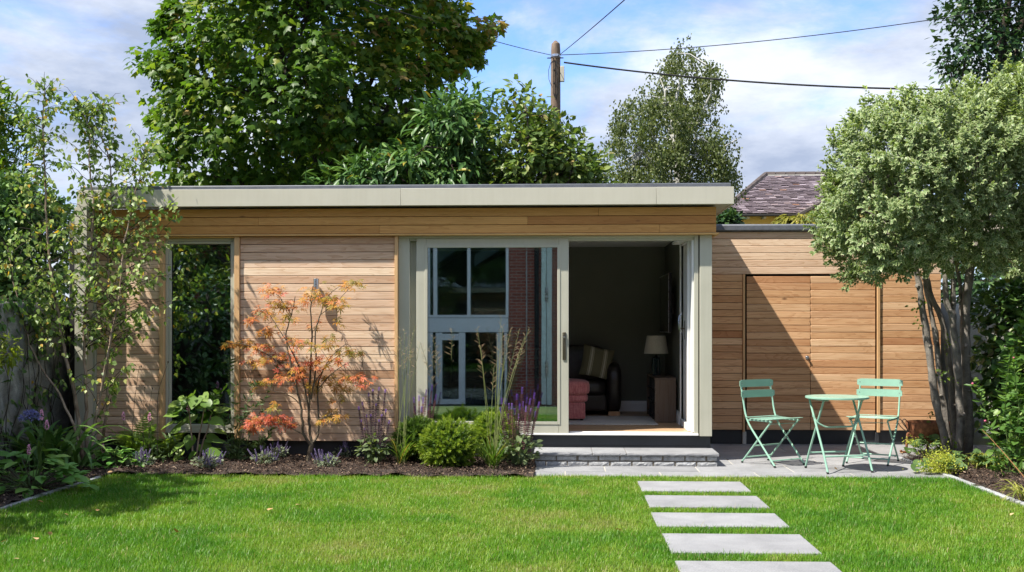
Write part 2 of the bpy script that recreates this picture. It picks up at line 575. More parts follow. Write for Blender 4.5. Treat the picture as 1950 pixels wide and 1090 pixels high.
KL0, KL1 = PG(0, 972), PG(195, 909.5)           # left edging line
dL = (KL0 - KL1); dL = dL / dL.length
KLN = KL1 + dL * 11.0
KR0, KR1 = PG(1703, 870), PG(1950, 964)         # right edging line
dR = (KR1 - KR0); dR = dR / dR.length
KRN = KR0 + dR * 13.0
Y_LAWN_BED = PG(600, 906).y
Y_LAWN_PAT = PG(1400, 908).y
X_STEP_L = PG(1017, 907).x
tK = (Y_LAWN_PAT - KR0.y) / dR.y
KRC = KR0 + dR * tK                              # where the edging meets the lawn
LAWN = [(KLN.x, KLN.y), (KRN.x, KRN.y), (KRC.x, Y_LAWN_PAT), (X_STEP_L, Y_LAWN_PAT), (X_STEP_L - 0.01, Y_LAWN_BED), (KL1.x, Y_LAWN_BED), (KL1.x, KL1.y)]
LAWN = clip_half(LAWN, (-50, 3.9), (50, 3.9))
lw = MB(); lw.prism(LAWN, -0.09, -0.012)
tag(lw.build('lawn', M['turf']), kind='structure')

# soil of the beds
m, nt, n, l, p = nodes_of('bark mulch')
tc = n.new('ShaderNodeNewGeometry')
vo = n.new('ShaderNodeTexVoronoi'); vo.inputs['Scale'].default_value = 70; l.new(tc.outputs['Position'], vo.inputs['Vector'])
r = ramp(n, [(0.0, (0.014, 0.009, 0.007)), (0.55, (0.040, 0.025, 0.018)), (0.9, (0.075, 0.050, 0.036)), (1.0, (0.15, 0.11, 0.08))])
sp = n.new('ShaderNodeSeparateColor'); l.new(vo.outputs['Color'], sp.inputs[0])
l.new(sp.outputs[0], r.inputs['Fac']); l.new(r.outputs[0], p.inputs['Base Color'])
p.inputs['Roughness'].default_value = 0.95
l.new(bump(n, l, vo.outputs['Distance'], 0.8, 0.02), p.inputs['Normal'])
M['mulch'] = m
M['brick_dark'] = stone_mat('retaining stone', (0.08, 0.06, 0.05), (0.16, 0.12, 0.10), 0.9, 0.4, 10, 0.5)
def soil(name, poly, zb, step=0.06):
    P = np.array(poly)
    x0, y0 = P.min(0); x1, y1 = P.max(0)
    nx, ny = int((x1 - x0) / step) + 2, int((y1 - y0) / step) + 2
    gx, gy = np.meshgrid(np.linspace(x0, x1, nx), np.linspace(y0, y1, ny))
    z = zb + 0.018 * np.sin(gx * 5.1 + 1) * np.cos(gy * 6.3) + 0.012 * np.sin(gx * 17 + gy * 13) + rng.normal(0, 0.006, gx.shape)
    V = np.stack([gx, gy, z], -1).reshape(-1, 3)
    idx = np.arange(nx * ny).reshape(ny, nx)
    F = np.stack([idx[:-1, :-1], idx[:-1, 1:], idx[1:, 1:], idx[1:, :-1]], -1).reshape(-1, 4)
    cen = V[F].mean(1)[:, :2]
    F = F[pip(cen, poly)]
    o = link(name, np_mesh(name, V, F, M['mulch'], smooth=True))
    return tag(o, kind='structure')
BED_L = [(X_STEP_L, Y_LAWN_BED - 0.05), (X_STEP_L, 11.9), (-6.5, 11.9), (-6.5, 3.9), ((KL1 + dL * 7.0).x, 3.9), (KL1.x - 0.05, KL1.y), (KL1.x, Y_LAWN_BED - 0.05)]
BED_R = [(KR0.x + 0.03, KR0.y), ((KR0 + dR * 8.6).x + 0.03, 3.9), (7.0, 3.9), (7.0, 12.05), (KR0.x + 0.03, 12.05)]
soil('flower_bed', BED_L, 0.012)
soil('flower_bed', BED_R, 0.0)
def chips(name, poly, n):
    P = np.array(poly); x0, y0 = P.min(0); x1, y1 = P.max(0)
    y0 = max(y0, 7.5)
    c = np.stack([rng.uniform(x0, x1, n), rng.uniform(y0, y1, n)], 1)
    c = c[pip(c, poly)]
    k = len(c)
    L = rng.uniform(0.007, 0.028, k); W = L * rng.uniform(0.25, 0.55, k)
    an = rng.uniform(0, np.pi, k); ti = rng.normal(0, 0.35, k)
    ax = np.stack([np.cos(an), np.sin(an), ti], 1); sx = np.stack([-np.sin(an), np.cos(an), rng.normal(0, 0.4, k)], 1)
    z = 0.03 + rng.uniform(-0.012, 0.02, k)
    cc = np.concatenate([c, z[:, None]], 1)
    q = [cc + ax * L[:, None] / 2 * a + sx * W[:, None] / 2 * b for a, b in ((-1, -1), (1, -.6), (1, .7), (-1, 1))]
    V = np.stack(q, 1).reshape(-1, 3); F = np.arange(4 * k).reshape(k, 4)
    o = link(name, np_mesh(name, V, F, M['chip'], {'rnd': np.repeat(rng.random(k), 4), 'joined': np.ones(4 * k)}))
    return tag(o, kind='stuff')
M['chip'] = leaf_mat('mulch chip', [(0, (0.016, 0.010, 0.008)), (0.7, (0.055, 0.034, 0.024)), (0.92, (0.12, 0.08, 0.056)), (1.0, (0.32, 0.24, 0.17))], 0.0, 0.9, 0.2)
tag(chips('bark_mulch', BED_L, 80000), 'dark bark chips spread over the long flower bed', kind='stuff')
tag(chips('bark_mulch', BED_R, 40000), 'dark bark chips under the multi-stemmed tree', kind='stuff')

# edging kerbs: lengths of stone end to end
def kerb(A, d, length, side, n, unit):
    nn = Vector((-d.y, d.x, 0)) * side
    for i in range(n):
        a = A + d * (i * unit + 0.003); b = A + d * ((i + 1) * unit - 0.003)
        pts = [a, b, b + nn * 0.055, a + nn * 0.055]
        if side < 0: pts = pts[::-1]
        o = MB().prism([(q.x, q.y) for q in pts], -0.08, 0.012 + rng.uniform(0, 0.004)).build('edging_stone', M['kerb'], KERB[side], bevel=0.004, seg=1)
KERB = {}
KERB[-1] = tag(thing('lawn_edging', '', '', KL1), kind='structure')
KERB[1] = tag(thing('lawn_edging', '', '', KR0), kind='structure')
for o in KERB.values():
    for k in ('label', 'category'):
        if k in o: del o[k]
kerb(KL1, dL, 10, -1, int((KL1.y - 3.9) / -dL.y / 0.6), 0.6)
kerb(KR0, dR, 10, 1, int((KR0.y - 3.9) / -dR.y / 0.6), 0.6)
tr_ = thing('terrace', None, None, (0, 0, -0.5)); tag(tr_, kind='structure')
MB().box(-5.79, 5.79, -3.89, 3.75, -0.75, -0.545).build('joint_mortar', M['mortar'], tr_)
for i in range(13):
    for j in range(13):
        MB().box(-5.78 + i * 0.9, -5.78 + i * 0.9 + 0.89, -3.88 + j * 0.59, -3.88 + j * 0.59 + 0.58, -0.6, -0.54).build('paving_slab', M['paving'], tr_)
MB().box(-5.79, 5.79, 3.76, 3.898, -0.75, -0.03).build('retaining_wall', M['brick_dark'], tr_)

# patio: slabs with pale joints
patio = thing('patio', None, None, (2.5, 12, 0)); tag(patio, kind='structure')
YB = 12.0
pm = MB()
front = [(X_STEP_L, Y_LAWN_PAT), (KRC.x, Y_LAWN_PAT), (KR0.x, KR0.y), (KR0.x, YB), (X_STEP_L, YB)]
pm.prism(front, -0.09, -0.004)
pm.box(X_STEP_L, 5.2, YB + .001, 13.42, -0.09, -0.0043)
pm.build('joint_mortar', M['joint'], patio)
rows = [(Y_LAWN_PAT, 10.82, 0.32), (10.82, 11.42, 0.75), (11.42, 12.0, 0.2), (12.0, 12.6, 0.62), (12.6, 13.2, 0.05), (13.2, 13.4, 0.5)]
for ya, yb, off in rows:
    x = X_STEP_L - 0.9 + off * 0.9
    while x < 5.2:
        xa, xb = max(x, X_STEP_L) + 0.006, min(x + 0.9, 5.2) - 0.006
        x += 0.9
        if xb - xa < 0.08: continue
        poly = [(xa, ya + 0.006), (xb, ya + 0.006), (xb, yb - 0.006), (xa, yb - 0.006)]
        if ya < YB - 0.05:
            poly = clip_half(poly, (KR0.x - 0.06, KR0.y), (KR0.x - 0.06 - dR.x, KR0.y - dR.y)) if False else clip_half(poly, (KRN.x - 0.012, KRN.y), (KR0.x - 0.012, KR0.y))
        if len(poly) < 3: continue
        MB().prism(poly, -0.05, rng.uniform(-0.0008, 0.0012)).build('paving_slab', M['paving'], patio, bevel=0.003, seg=1)

# stepping stones across the lawn, nearest the patio first
steps_px = [(1214, 917.5, 936), (1227, 944.5, 966.5), (1239.7, 977.4, 1003.3), (1261.4, 1017.3, 1053.5), (1285.8, 1069.4, None)]
order = ['nearest the patio', 'second from the patio', 'third from the patio', 'fourth from the patio', 'closest to the camera']
STEPS = []
for (u, va, vb), wd in zip(steps_px, order):
    a = PG(u, va)
    yb = PG(u, vb).y if vb else a.y - 0.6
    x0, x1 = a.x, a.x + 0.915
    tilt_ = rng.normal(0, .35)
    t = thing('stepping_stone', 'grey rectangular paving slab set in the lawn, ' + wd, 'paving slab', ((x0 + x1) / 2, (a.y + yb) / 2, 0), 0, 'stepping stones across the lawn')
    MB().box(x0, x1, yb, a.y, -0.05, 0.006).build('slab', M['paving'], t, bevel=0.004)
    t.rotation_euler.z = R(tilt_)
    STEPS.append((x0, x1, yb, a.y))

# ------------------------------------------------------------------ garden room
YF, YH, YP, YD = 11.48, 11.62, 11.665, 11.70
ZFB, ZFT = ZY(1398, 388.5, YF), ZY(1398, 355.5, YF)
XFR, XFL = XY(1398, YF), XY(146, YF)
XHR = XY(1364, YH)
ZHT, ZHB = ZFB - 0.012, ZY(1364, 443, YH)
ZPB = 0.187
Y_BACK = 14.62
Z_FLOOR = 0.285
room = thing('garden_room', 'long low cedar clad garden room with flat pale edged roof and sliding glass door', 'garden room', (-1.2, 13, 0))

def plank_rows(name, x0, x1, yf, z0, z1, nrow, mat, parent, th=0.018, gap=0.0045, joints=None, level=False):
    h = (z1 - z0) / nrow
    for i in range(nrow):
        xs = [x0] + sorted((joints or {}).get(i, [])) + [x1]
        for a, b in zip(xs[:-1], xs[1:]):
            dy = rng.uniform(-0.0012, 0.0012)
            MB().box(a + 0.0006, b - 0.0006, yf + dy, yf + dy + th, z0 + i * h + gap / 2, z0 + (i + 1) * h - gap / 2).build(name, mat, parent, bevel=0.003, seg=1)

# roof
XF1, XF2 = XY(763, YF), XY(1250, YF)
for a, b in ((XFL, XF1), (XF1, XF2), (XF2, XFR)):
    MB().box(a + 0.0012, b - 0.0012, YF, YF + 0.022, ZFB, ZFT).build('fascia_panel', M['fascia'], room, bevel=0.002)
MB().box(XFR - 0.022, XFR - 0.0005, YF + 0.0225, 15.1, ZFB + 0.0005, ZFT - 0.0005).build('fascia_panel', M['fascia'], room, bevel=0.002)
MB().box(XFL + 0.0005, XFL + 0.022, YF + 0.0225, 15.1, ZFB + 0.0005, ZFT - 0.0005).build('fascia_panel', M['fascia'], room, bevel=0.002)
MB().box(XFL + 0.023, XFR - 0.023, YF + 0.0225, 15.1, ZFB + 0.006, ZFB + 0.02).build('soffit', M['sage'], room)
MB().box(XFL + 0.03, XFR - 0.03, YF + 0.03, 15.0, ZFB + 0.021, ZFT - 0.02).build('roof_deck', M['black_core'], room)
z1 = ZY(1398, 348.3, YF + 0.03)
mbr = MB(); mbr.box(XFL + 0.02, XFR - 0.025, YF + 0.032, YF + 0.12, ZFT - 0.019, z1)
mbr.box(XFR - 0.115, XFR - 0.025, YF + 0.121, 15.0, ZFT - 0.019, z1); mbr.box(XFL + 0.02, XFL + 0.11, YF + 0.121, 15.0, ZFT - 0.019, z1)
mbr.box(XFL + 0.111, XFR - 0.116, YF + 0.121, 15.0, ZFT - 0.019, ZFT - 0.004)
mbr.build('roof_membrane', M['membrane'], room, bevel=0.012)
# header boards under the eaves and the ledge below them
XLEG = XY(184, YP)
jh = {2: [XY(1140, YH)], 1: [XY(492, YH), XY(1005, YH)], 0: [XY(722, YH), XY(1256, YH)]}
plank_rows('header_board', XLEG, XHR, YH, ZHB, ZHT, 3, M['cedar_orange'], room, joints=jh)
MB().box(XLEG, XHR - 0.004, YH + 0.0195, YH + 0.20, ZHB + 0.002, ZHT - 0.002).build('header_core', M['black_core'], room)
MB().box(XLEG, XHR + 0.028, YH - 0.016, YH + 0.10, ZHB - 0.020, ZHB - 0.0015).build('ledge_trim', M['cedar_ledge'], room, bevel=0.003)
MB().box(XHR - 0.003, XHR + 0.028, YH + 0.101, 13.3, ZHB - 0.020, ZHB - 0.0015).build('ledge_trim', M['cedar_ledge'], room, bevel=0.003)
MB().box(XHR - 0.02, XHR - 0.0005, YH + 0.0195, 15.0, ZHB, ZHT).build('side_board', M['cedar_orange'], room, bevel=0.003)
ZPT = ZHB - 0.022
# cladding: between the leg and the window, between the window and the sliding door
XW0, XW1 = XY(315, YD), XY(449, YD)           # window frame
XD0, XD1 = XY(759, YD), XY(1330, YD)          # sliding door frame
XT0, XT1, XT2 = XY(305, YP), XY(457, YP), XY(752, YP)
plank_rows('cladding_plank', XLEG, XT0 - 0.002, YP, ZPB, ZPT, 26, M['cedar'], room)
plank_rows('cladding_plank', XT1 + 0.002, XT2 - 0.002, YP, ZPB, ZPT, 26, M['cedar'], room)
for a, b in ((XLEG - 0.3, XT0), (XT1, XT2)):
    MB().box(a, b, YP + 0.0205, YP + 0.16, ZPB + 0.004, ZPT).build('wall_core', M['black_core'], room)
for a, b in ((XT0, XW0 - 0.001), (XW1 + 0.001, XT1), (XT2, XD0 - 0.001)):
    MB().box(a, b, YP - 0.024, YD + 0.05, ZPB - 0.004, ZPT - 0.0005).build('window_trim', M['cedar_trim'], room, bevel=0.002)
MB().box(XW0, XW1, YP - 0.02, YD + 0.05, ZPT - 0.014, ZPT - 0.0007).build('window_trim', M['cedar_ledge'], room, bevel=0.002)
# left leg of the frame
XL0, XL1 = XY(142, YF), XY(165, YF)
MB().box(XL0, XL1, YF + 0.001, YF + 0.2, -0.04, ZFB - 0.001).build('corner_panel', M['fascia'], room, bevel=0.002)
MB().box(XL1 + 0.0006, XLEG - 0.0006, YP - 0.03, YF + 0.2, -0.04, ZFB - 0.001).build('corner_panel', M['sage'], room, bevel=0.002)
# plinths
MB().box(XLEG, XD0 + 0.4, YP + 0.055, YP + 0.12, -0.06, ZPB + 0.003).build('plinth', M['plinth'], room)
XPR = XY(1353, YD + 0.03)
pl = MB(); pl.box(XD0 + 0.4005, XPR, YD + 0.03, YD + 0.09, -0.06, 0.15); pl.box(XD0 + 0.4005, XPR - 0.001, YD + 0.024, YD + 0.09, 0.1515, 0.258)
pl.box(XPR - 0.06, XPR - 0.0005, YD + 0.091, 15.0, -0.06, 0.26)
pl.build('plinth', M['plinth'], room, bevel=0.003)
# right corner post
XPO1 = XY(1356, YD - 0.02)
MB().box(XD1 + 0.012, XPO1, YD - 0.02, YD + 0.12, 0.255, ZHB - 0.021).build('corner_post', M['sage'], room, bevel=0.003)
MB().box(XD1 + 0.001, XD1 + 0.0115, YD + 0.006, YD + 0.1, 0.26, ZHB - 0.022).build('post_gasket', M['black_core'], room)
MB().box(1.42, XPO1 - 0.002, YD + 0.1205, 15.0, 0.2, ZHB - 0.0215).build('side_wall', M['cedar_orange'], room)

# tall fixed window
ZW0, ZW1 = ZY(380, 822, YD), ZPT - 0.0145
def ring(mb, x0, x1, y0, y1, z0, z1, w, wb=None, wt=None):
    wb = wb or w; wt = wt or w
    mb.box(x0, x0 + w, y0, y1, z0, z1); mb.box(x1 - w, x1, y0, y1, z0, z1)
    mb.box(x0 + w + .0002, x1 - w - .0002, y0 + .0004, y1, z0, z0 + wb); mb.box(x0 + w + .0002, x1 - w - .0002, y0 + .0004, y1, z1 - wt, z1)
win = MB(); ring(win, XW0, XW1, YD, YD + 0.07, ZW0, ZW1, 0.030, 0.035, 0.028)
win = win.build('window', M['sage'], room, bevel=0.003)
sash = MB(); ring(sash, XW0 + 0.031, XW1 - 0.031, YD + 0.012, YD + 0.06, ZW0 + 0.036, ZW1 - 0.029, 0.028, 0.04, 0.03)
sash.build('sash', M['sage'], win, bevel=0.004)
MB().box(XW0 + 0.2, XW1 - 0.2, YD + 0.004, YD + 0.011, ZW1 - 0.05, ZW1 - 0.032).build('trickle_vent', M['fascia'], win, bevel=0.002)
MB().box(XW0 + 0.058, XW1 - 0.058, YD + 0.034, YD + 0.040, ZW0 + 0.075, ZW1 - 0.058).build('pane', M['glass'], win)
bead = MB(); ring(bead, XW0 + 0.059, XW1 - 0.059, YD + 0.028, YD + 0.033, ZW0 + 0.076, ZW1 - 0.059, 0.007)
bead.build('glazing_bead', M['black_core'], win)
MB().box(XW0 - 0.01, XW1 + 0.01, YD - 0.02, YD - 0.0005, ZW0 - 0.012, ZW0 - 0.0005).build('sill', M['sage'], win, bevel=0.002)

# sliding door: frame, fixed panel behind, sliding leaf in front
ZD0, ZD1 = ZY(1073, 828, YD), ZHB - 0.0215
fr = MB()
fr.box(XD0, XY(780, YD), YD + 0.002, YD + 0.16, ZD0, ZD1)
fr.box(XY(1322, YD), XD1, YD + 0.002, YD + 0.16, ZD0, ZD1)
fr.box(XY(780, YD) + .0003, XY(1322, YD) - .0003, YD + 0.022, YD + 0.16, ZD1 - 0.048, ZD1)
fr.box(XY(780, YD) + .0003, XY(1322, YD) - .0003, YD - 0.004, YD + 0.0215, ZD1 - 0.022, ZD1 - 0.0005)
df = fr.build('door_frame', M['sage'], room, bevel=0.003)
th = MB(); th.box(XY(780, YD) + .0003, XY(1330, YD), YD - 0.012, YD + 0.17, ZD0 - 0.004, ZD0 + 0.016)
th.box(XY(1085, YD), XY(1322, YD) - .001, YD + 0.07, YD + 0.085, ZD0 + 0.0165, ZD0 + 0.026)
th.build('threshold', M['white_paint'], df, bevel=0.002)
ij = MB(); ij.box(XY(1318, YD), XY(1322, YD) - .0006, YD + 0.03, YD + 0.15, ZD0 + 0.03, ZD1 - 0.05)
ij.build('inner_jamb', M['white_paint'], df)

def leaf_door(x0, x1, y, z0, z1, name, label=None):
    o = MB(); ring(o, x0, x1, y, y + 0.05, z0, z1, 0.105, 0.105, 0.085)
    o = o.build(name, M['sage'], room, bevel=0.004)
    if label: o['label'] = label
    b = MB(); ring(b, x0 + 0.088, x1 - 0.088, y - 0.006, y - 0.0004, z0 + 0.088, z1 - 0.068, 0.030)
    b.build('glazing_bead', M['sage'], o, bevel=0.004)
    g = MB(); ring(g, x0 + 0.1055, x1 - 0.1055, y + 0.006, y + 0.012, z0 + 0.1055, z1 - 0.0855, 0.006)
    g.build('gasket', M['black_core'], o)
    MB().box(x0 + 0.1055, x1 - 0.1055, y + 0.016, y + 0.024, z0 + 0.1055, z1 - 0.0855).build('pane', M['glass'], o)
    return o
leaf_door(XY(780, YD + .08) + 0.002, XY(1062, YD), YD + 0.075, ZD0 + 0.018, ZD1 - 0.05, 'fixed_panel')
sl = leaf_door(XY(793, YD), XY(1083, YD), YD - 0.006, ZD0 + 0.017, ZD1 - 0.0235, 'sliding_door')
hx = XY(1074.5, YD)
hm = MB(); hm.box(hx - 0.018, hx + 0.018, YD - 0.016, YD - 0.0065, ZY(1074, 686, YD), ZY(1074, 633, YD))
hm.box(hx - 0.010, hx + 0.010, YD - 0.045, YD - 0.0165, ZY(1074, 648, YD), ZY(1074, 637, YD))
hm.box(hx - 0.011, hx + 0.011, YD - 0.062, YD - 0.044, ZY(1074, 684, YD), ZY(1074, 636, YD))
hm.build('handle', M['bronze'], sl, bevel=0.004)
hm = MB().lathe([(0.0, 0.006), (0.011, 0.005), (0.012, -0.004)], (0, 0, 0), 12)
hm.v = [(hx + a, YD - 0.0645 - c, ZY(1074, 642, YD) + b) for a, b, c in hm.v]
hm.build('lock_cylinder', M['steel'], sl, smooth=True)

# interior of the room
XIR = XY(1266.5, Y_BACK)                       # right inner wall
XIL, XPART = -5.2, -2.1
ZC = ZY(1180, 470.5, Y_BACK)
inn = MB()
inn.box(XIL, XIR + 0.1, Y_BACK, Y_BACK + 0.1, 0.1, ZC + 0.1)
inn.build('back_wall', M['room_wall'], room)
MB().box(XIR, XIR + 0.08, 12.62, Y_BACK - 0.001, 0.1, ZC + 0.1).build('inner_wall', M['room_wall'], room)
MB().box(XIR, XIR + 0.08, YD + 0.165, 12.619, 2.36, ZC + 0.1).build('inner_wall', M['room_wall'], room)
MB().box(XPART - 0.1, XPART, YP + 0.17, Y_BACK - 0.001, 0.1, ZC + 0.1).build('inner_wall', M['room_wall'], room)
MB().box(XIL - 0.1, XIL, YP + 0.17, Y_BACK - 0.001, 0.1, ZC + 0.1).build('inner_wall', M['room_wall'], room)
ce = MB().box(XIL, XIR + 0.08, YD + 0.165, Y_BACK - 0.002, ZC, ZC + 0.05).build('ceiling', M['ceiling'], room)
for dx, y in ((0.2, 13.8), (0.95, 12.4)):
    d = MB().lathe([(0.0, -0.004), (0.032, -0.004), (0.045, -0.006), (0.045, -0.001)], (dx, y, ZC), 16)
    d.build('downlight', M['white_paint'], ce, smooth=True)
MB().box(XIL, XIR + 0.08, YD + 0.171, Y_BACK - 0.002, 0.12, Z_FLOOR - 0.016).build('floor_base', M['black_core'], room)
y = YD + 0.172
k = 0
while y < Y_BACK - 0.05:
    w = 0.19
    cuts = [XPART, XPART + 0.7 + (k * 0.83) % 1.3, XPART + 2.3 + (k * 0.57) % 0.9, XIR + 0.06]
    for a, b in zip(cuts[:-1], cuts[1:]):
        MB().box(a + .001, b - .001, y + .001, min(y + w, Y_BACK - .003) - .001, Z_FLOOR - 0.015, Z_FLOOR).build('floor_plank', M['floor_wood'], room, bevel=0.002, seg=1)
    y += w; k += 1
def skirt(mb, axis, a, b, w, s):
    prof = [(0, 0.0), (0.02, 0.0), (0.02, 0.095), (0.014, 0.11), (0.012, 0.125), (0.006, 0.135), (0, 0.137)]
    n = len(prof)
    if axis == 'x': vs = [(q, w + s * d, Z_FLOOR + h + .001) for q in (a, b) for d, h in prof]
    else: vs = [(w + s * d, q, Z_FLOOR + h + .001) for q in (a, b) for d, h in prof]
    fs = [(i, (i + 1) % n, n + (i + 1) % n, n + i) for i in range(n)] + [tuple(range(n)), tuple(range(2 * n - 1, n - 1, -1))]
    mb.add(vs, fs)
sk = MB(); skirt(sk, 'x', XPART, XIR - 0.021, Y_BACK - 0.0005, -1); sk.build('skirting', M['white_paint'], room)
sk = MB(); skirt(sk, 'y', 12.70, Y_BACK - 0.021, XIR - 0.0005, -1); sk.build('skirting', M['white_paint'], room)
# glazed side door in the right-hand wall
sdr = MB()
def ring_x(mb, x0, x1, y0, y1, z0, z1, w):
    mb.box(x0, x1, y0, y0 + w, z0, z1); mb.box(x0, x1, y1 - w, y1, z0, z1)
    mb.box(x0 + .0004, x1, y0 + w + .0002, y1 - w - .0002, z0, z0 + w); mb.box(x0 + .0004, x1, y0 + w + .0002, y1 - w - .0002, z1 - w, z1)
ring_x(sdr, XIR - 0.012, XIR + 0.06, YD + 0.19, 12.69, Z_FLOOR + 0.002, 2.355, 0.07)
sdo = sdr.build('side_door', M['white_paint'], room, bevel=0.004)
MB().box(XIR + 0.02, XIR + 0.05, YD + 0.261, 12.619, Z_FLOOR + 0.08, 2.28).build('door_leaf', M['white_paint'], sdo, bevel=0.003)
hb = MB(); hb.tube([(XIR - 0.012, 12.40, 1.33), (XIR - 0.045, 12.40, 1.36), (XIR - 0.05, 12.40, 1.43), (XIR - 0.045, 12.40, 1.50), (XIR - 0.012, 12.40, 1.53)], 0.009, 8)
hb.build('pull_handle', M['steel'], sdo, smooth=True)
hb = MB(); hb.box(XIR - 0.018, XIR - 0.0125, 12.10, 12.14, 1.25, 1.45); hb.box(XIR - 0.05, XIR - 0.019, 12.11, 12.13, 1.36, 1.375); hb.box(XIR - 0.062, XIR - 0.051, 12.02, 12.13, 1.357, 1.378)
hb.build('lever_handle', M['bronze'], sdo, bevel=0.002)
rb = MB(); rb.box(XIR - 0.10, XIR - 0.013, 12.02, 12.62, 2.30, 2.325); rb.tube([(XIR - 0.07, 12.05, 2.30), (XIR - 0.072, 12.05, 2.22), (XIR - 0.066, 12.06, 2.15)], 0.004, 6)
rb.build('door_closer', M['white_paint'], sdo, bevel=0.002)

# ------------------------------------------------------------------ stone step
step = thing('stone_step', 'low stone step with grey coping slabs below the sliding door', 'step', (1.1, 11.5, 0))
YS = 11.22
def rough_block(x0, x1, y0, y1, z0, z1, nx, nz, amp, seed):
    """block whose front face is split stone"""
    g = np.random.default_rng(seed)
    vs, fs = [], []
    for j in range(nz + 1):
        for i in range(nx + 1):
            e = i in (0, nx) or j in (0, nz)
            x = x0 + (x1 - x0) * i / nx + (0 if e else g.normal(0, 0.12) * (x1 - x0) / nx)
            z = z0 + (z1 - z0) * j / nz + (g.normal(0, 0.0016) if j in (0, nz) else 0)
            vs.append((x, y0 - (g.uniform(0.1, 0.45) if e else g.uniform(0.5, 1.2)) * amp, z))
    for j in range(nz):
        for i in range(nx):
            a = j * (nx + 1) + i
            fs.append((a, a + 1, a + nx + 2, a + nx + 1))
    b = len(vs)
    for j in (0, nz):
        for i in (0, nx):
            vs.append((x0 if i == 0 else x1, y1, z0 if j == 0 else z1))
    bl, br, tl, tr = b, b + 1, b + 2, b + 3
    bot = list(range(nx + 1)); top = list(range(nz * (nx + 1), (nz + 1) * (nx + 1)))
    fs.append(tuple([bl, br] + bot[::-1])); fs.append(tuple(top + [tr, tl]))
    lef = [j * (nx + 1) for j in range(nz + 1)]; rig = [j * (nx + 1) + nx for j in range(nz + 1)]
    fs.append(tuple(lef + [tl, bl])[::-1]); fs.append(tuple(rig[::-1] + [br, tr])[::-1]); fs.append((bl, tl, tr, br))
    return MB().add(vs, fs)
row1 = [(85, 202), (209, 317), (331, 437), (448, 559), (567, 676), (688, 799), (810, 925), (934, 1044), (1056, 1110)]
row2 = [(85, 142), (150, 263), (270, 380), (388, 501), (512, 626), (635, 746), (757, 869), (879, 990), (999, 1110)]
for zz, rw in (((0.055, 0.0985), row1), ((-0.003, 0.041), row2)):
    for i, (a, b) in enumerate(rw):
        xa, xb = XY(990 + a / 2.955, YS), XY(990 + b / 2.955, YS)
        rough_block(xa, xb, YS + 0.014, YS + 0.1, zz[0], zz[1], 8, 3, 0.010, int(a * 7 + zz[0] * 1000)).build('brick', M['split_stone'], step)
cx = [XY(1016, YS), XY(1128, YS), XY(1193, YS), XY(1369.5, YS)]
for i in range(3):
    rough_block(cx[i] + 0.003, cx[i + 1] - 0.003, YS - 0.008, YD + 0.028, 0.1025, 0.128, 22, 2, 0.007, 50 + i).build('coping_slab', M['paving'], step)
mo = MB(); mo.box(cx[0] + 0.03, cx[3] - 0.045, YS + 0.013, YD + 0.027, -0.04, 0.1015)
mo.box(cx[0] + 0.01, cx[3] - 0.01, YS + 0.012, YD + 0.026, 0.1055, 0.1235)
mo.build('mortar_core', M['mortar'], step)
for k in range(4):                                       # the return of the step on its right end
    ya = YS + 0.115 + k * 0.115
    for j, z0 in enumerate((0.055, -0.003)):
        MB().box(cx[3] - 0.045, cx[3] - 0.018, ya + j * 0.02, ya + 0.105 + j * 0.02, z0, z0 + 0.0435).build('brick', M['split_stone'], step, bevel=0.005, seg=1)

# ------------------------------------------------------------------ storage shed set back on the right
YA = 13.35
shed = thing('storage_shed', 'lower cedar clad store set back beside the garden room with flush double doors', 'shed', (3.3, 14, 0))
XA0, XA1 = 1.75, XY(1792, YA)
ZA0, ZA1 = ZY(1500, 819.5, YA), ZY(1450, 441.5, YA)
NA = 28
HA = (ZA1 - ZA0) / NA
XJ0, XJ1 = XY(1419.5, YA), XY(1669, YA)
n_door = round((ZY(1500, 522, YA) - ZA0) / HA)
ZDT = ZA0 + n_door * HA
plank_rows('cladding_plank', XA0, XJ0 - 0.034, YA, ZA0, ZDT, n_door, M['cedar_warm'], shed)
plank_rows('cladding_plank', XJ1 + 0.040, XA1, YA, ZA0, ZDT, n_door, M['cedar_warm'], shed)
plank_rows('cladding_plank', XA0, XA1, YA, ZDT, ZA1, NA - n_door, M['cedar'], shed)
MB().box(XA0, XA1 - .002, YA + 0.09, YA + 0.2, ZA0 + 0.002, ZA1).build('wall_core', M['black_core'], shed)
fill = MB(); fill.box(XA0, XJ0 - 0.03, YA + 0.0205, YA + 0.0895, ZA0 + 0.003, ZA1 - .001); fill.box(XJ1 + 0.033, XA1 - .003, YA + 0.0205, YA + 0.0895, ZA0 + 0.003, ZA1 - .001)
fill.box(XJ0 - 0.0295, XJ1 + 0.0325, YA + 0.0205, YA + 0.0895, ZDT + 0.012, ZA1 - .001); fill.build('wall_core', M['black_core'], shed)
for a, b in ((XJ0 - 0.032, XJ0 - 0.006), (XJ1 + 0.008, XJ1 + 0.038)):
    MB().box(a, b, YA - 0.02, YA + 0.06, ZA0 - 0.02, ZDT - 0.002).build('door_jamb', M['cedar_trim'], shed, bevel=0.002)
xm = XY(1543.5, YA)
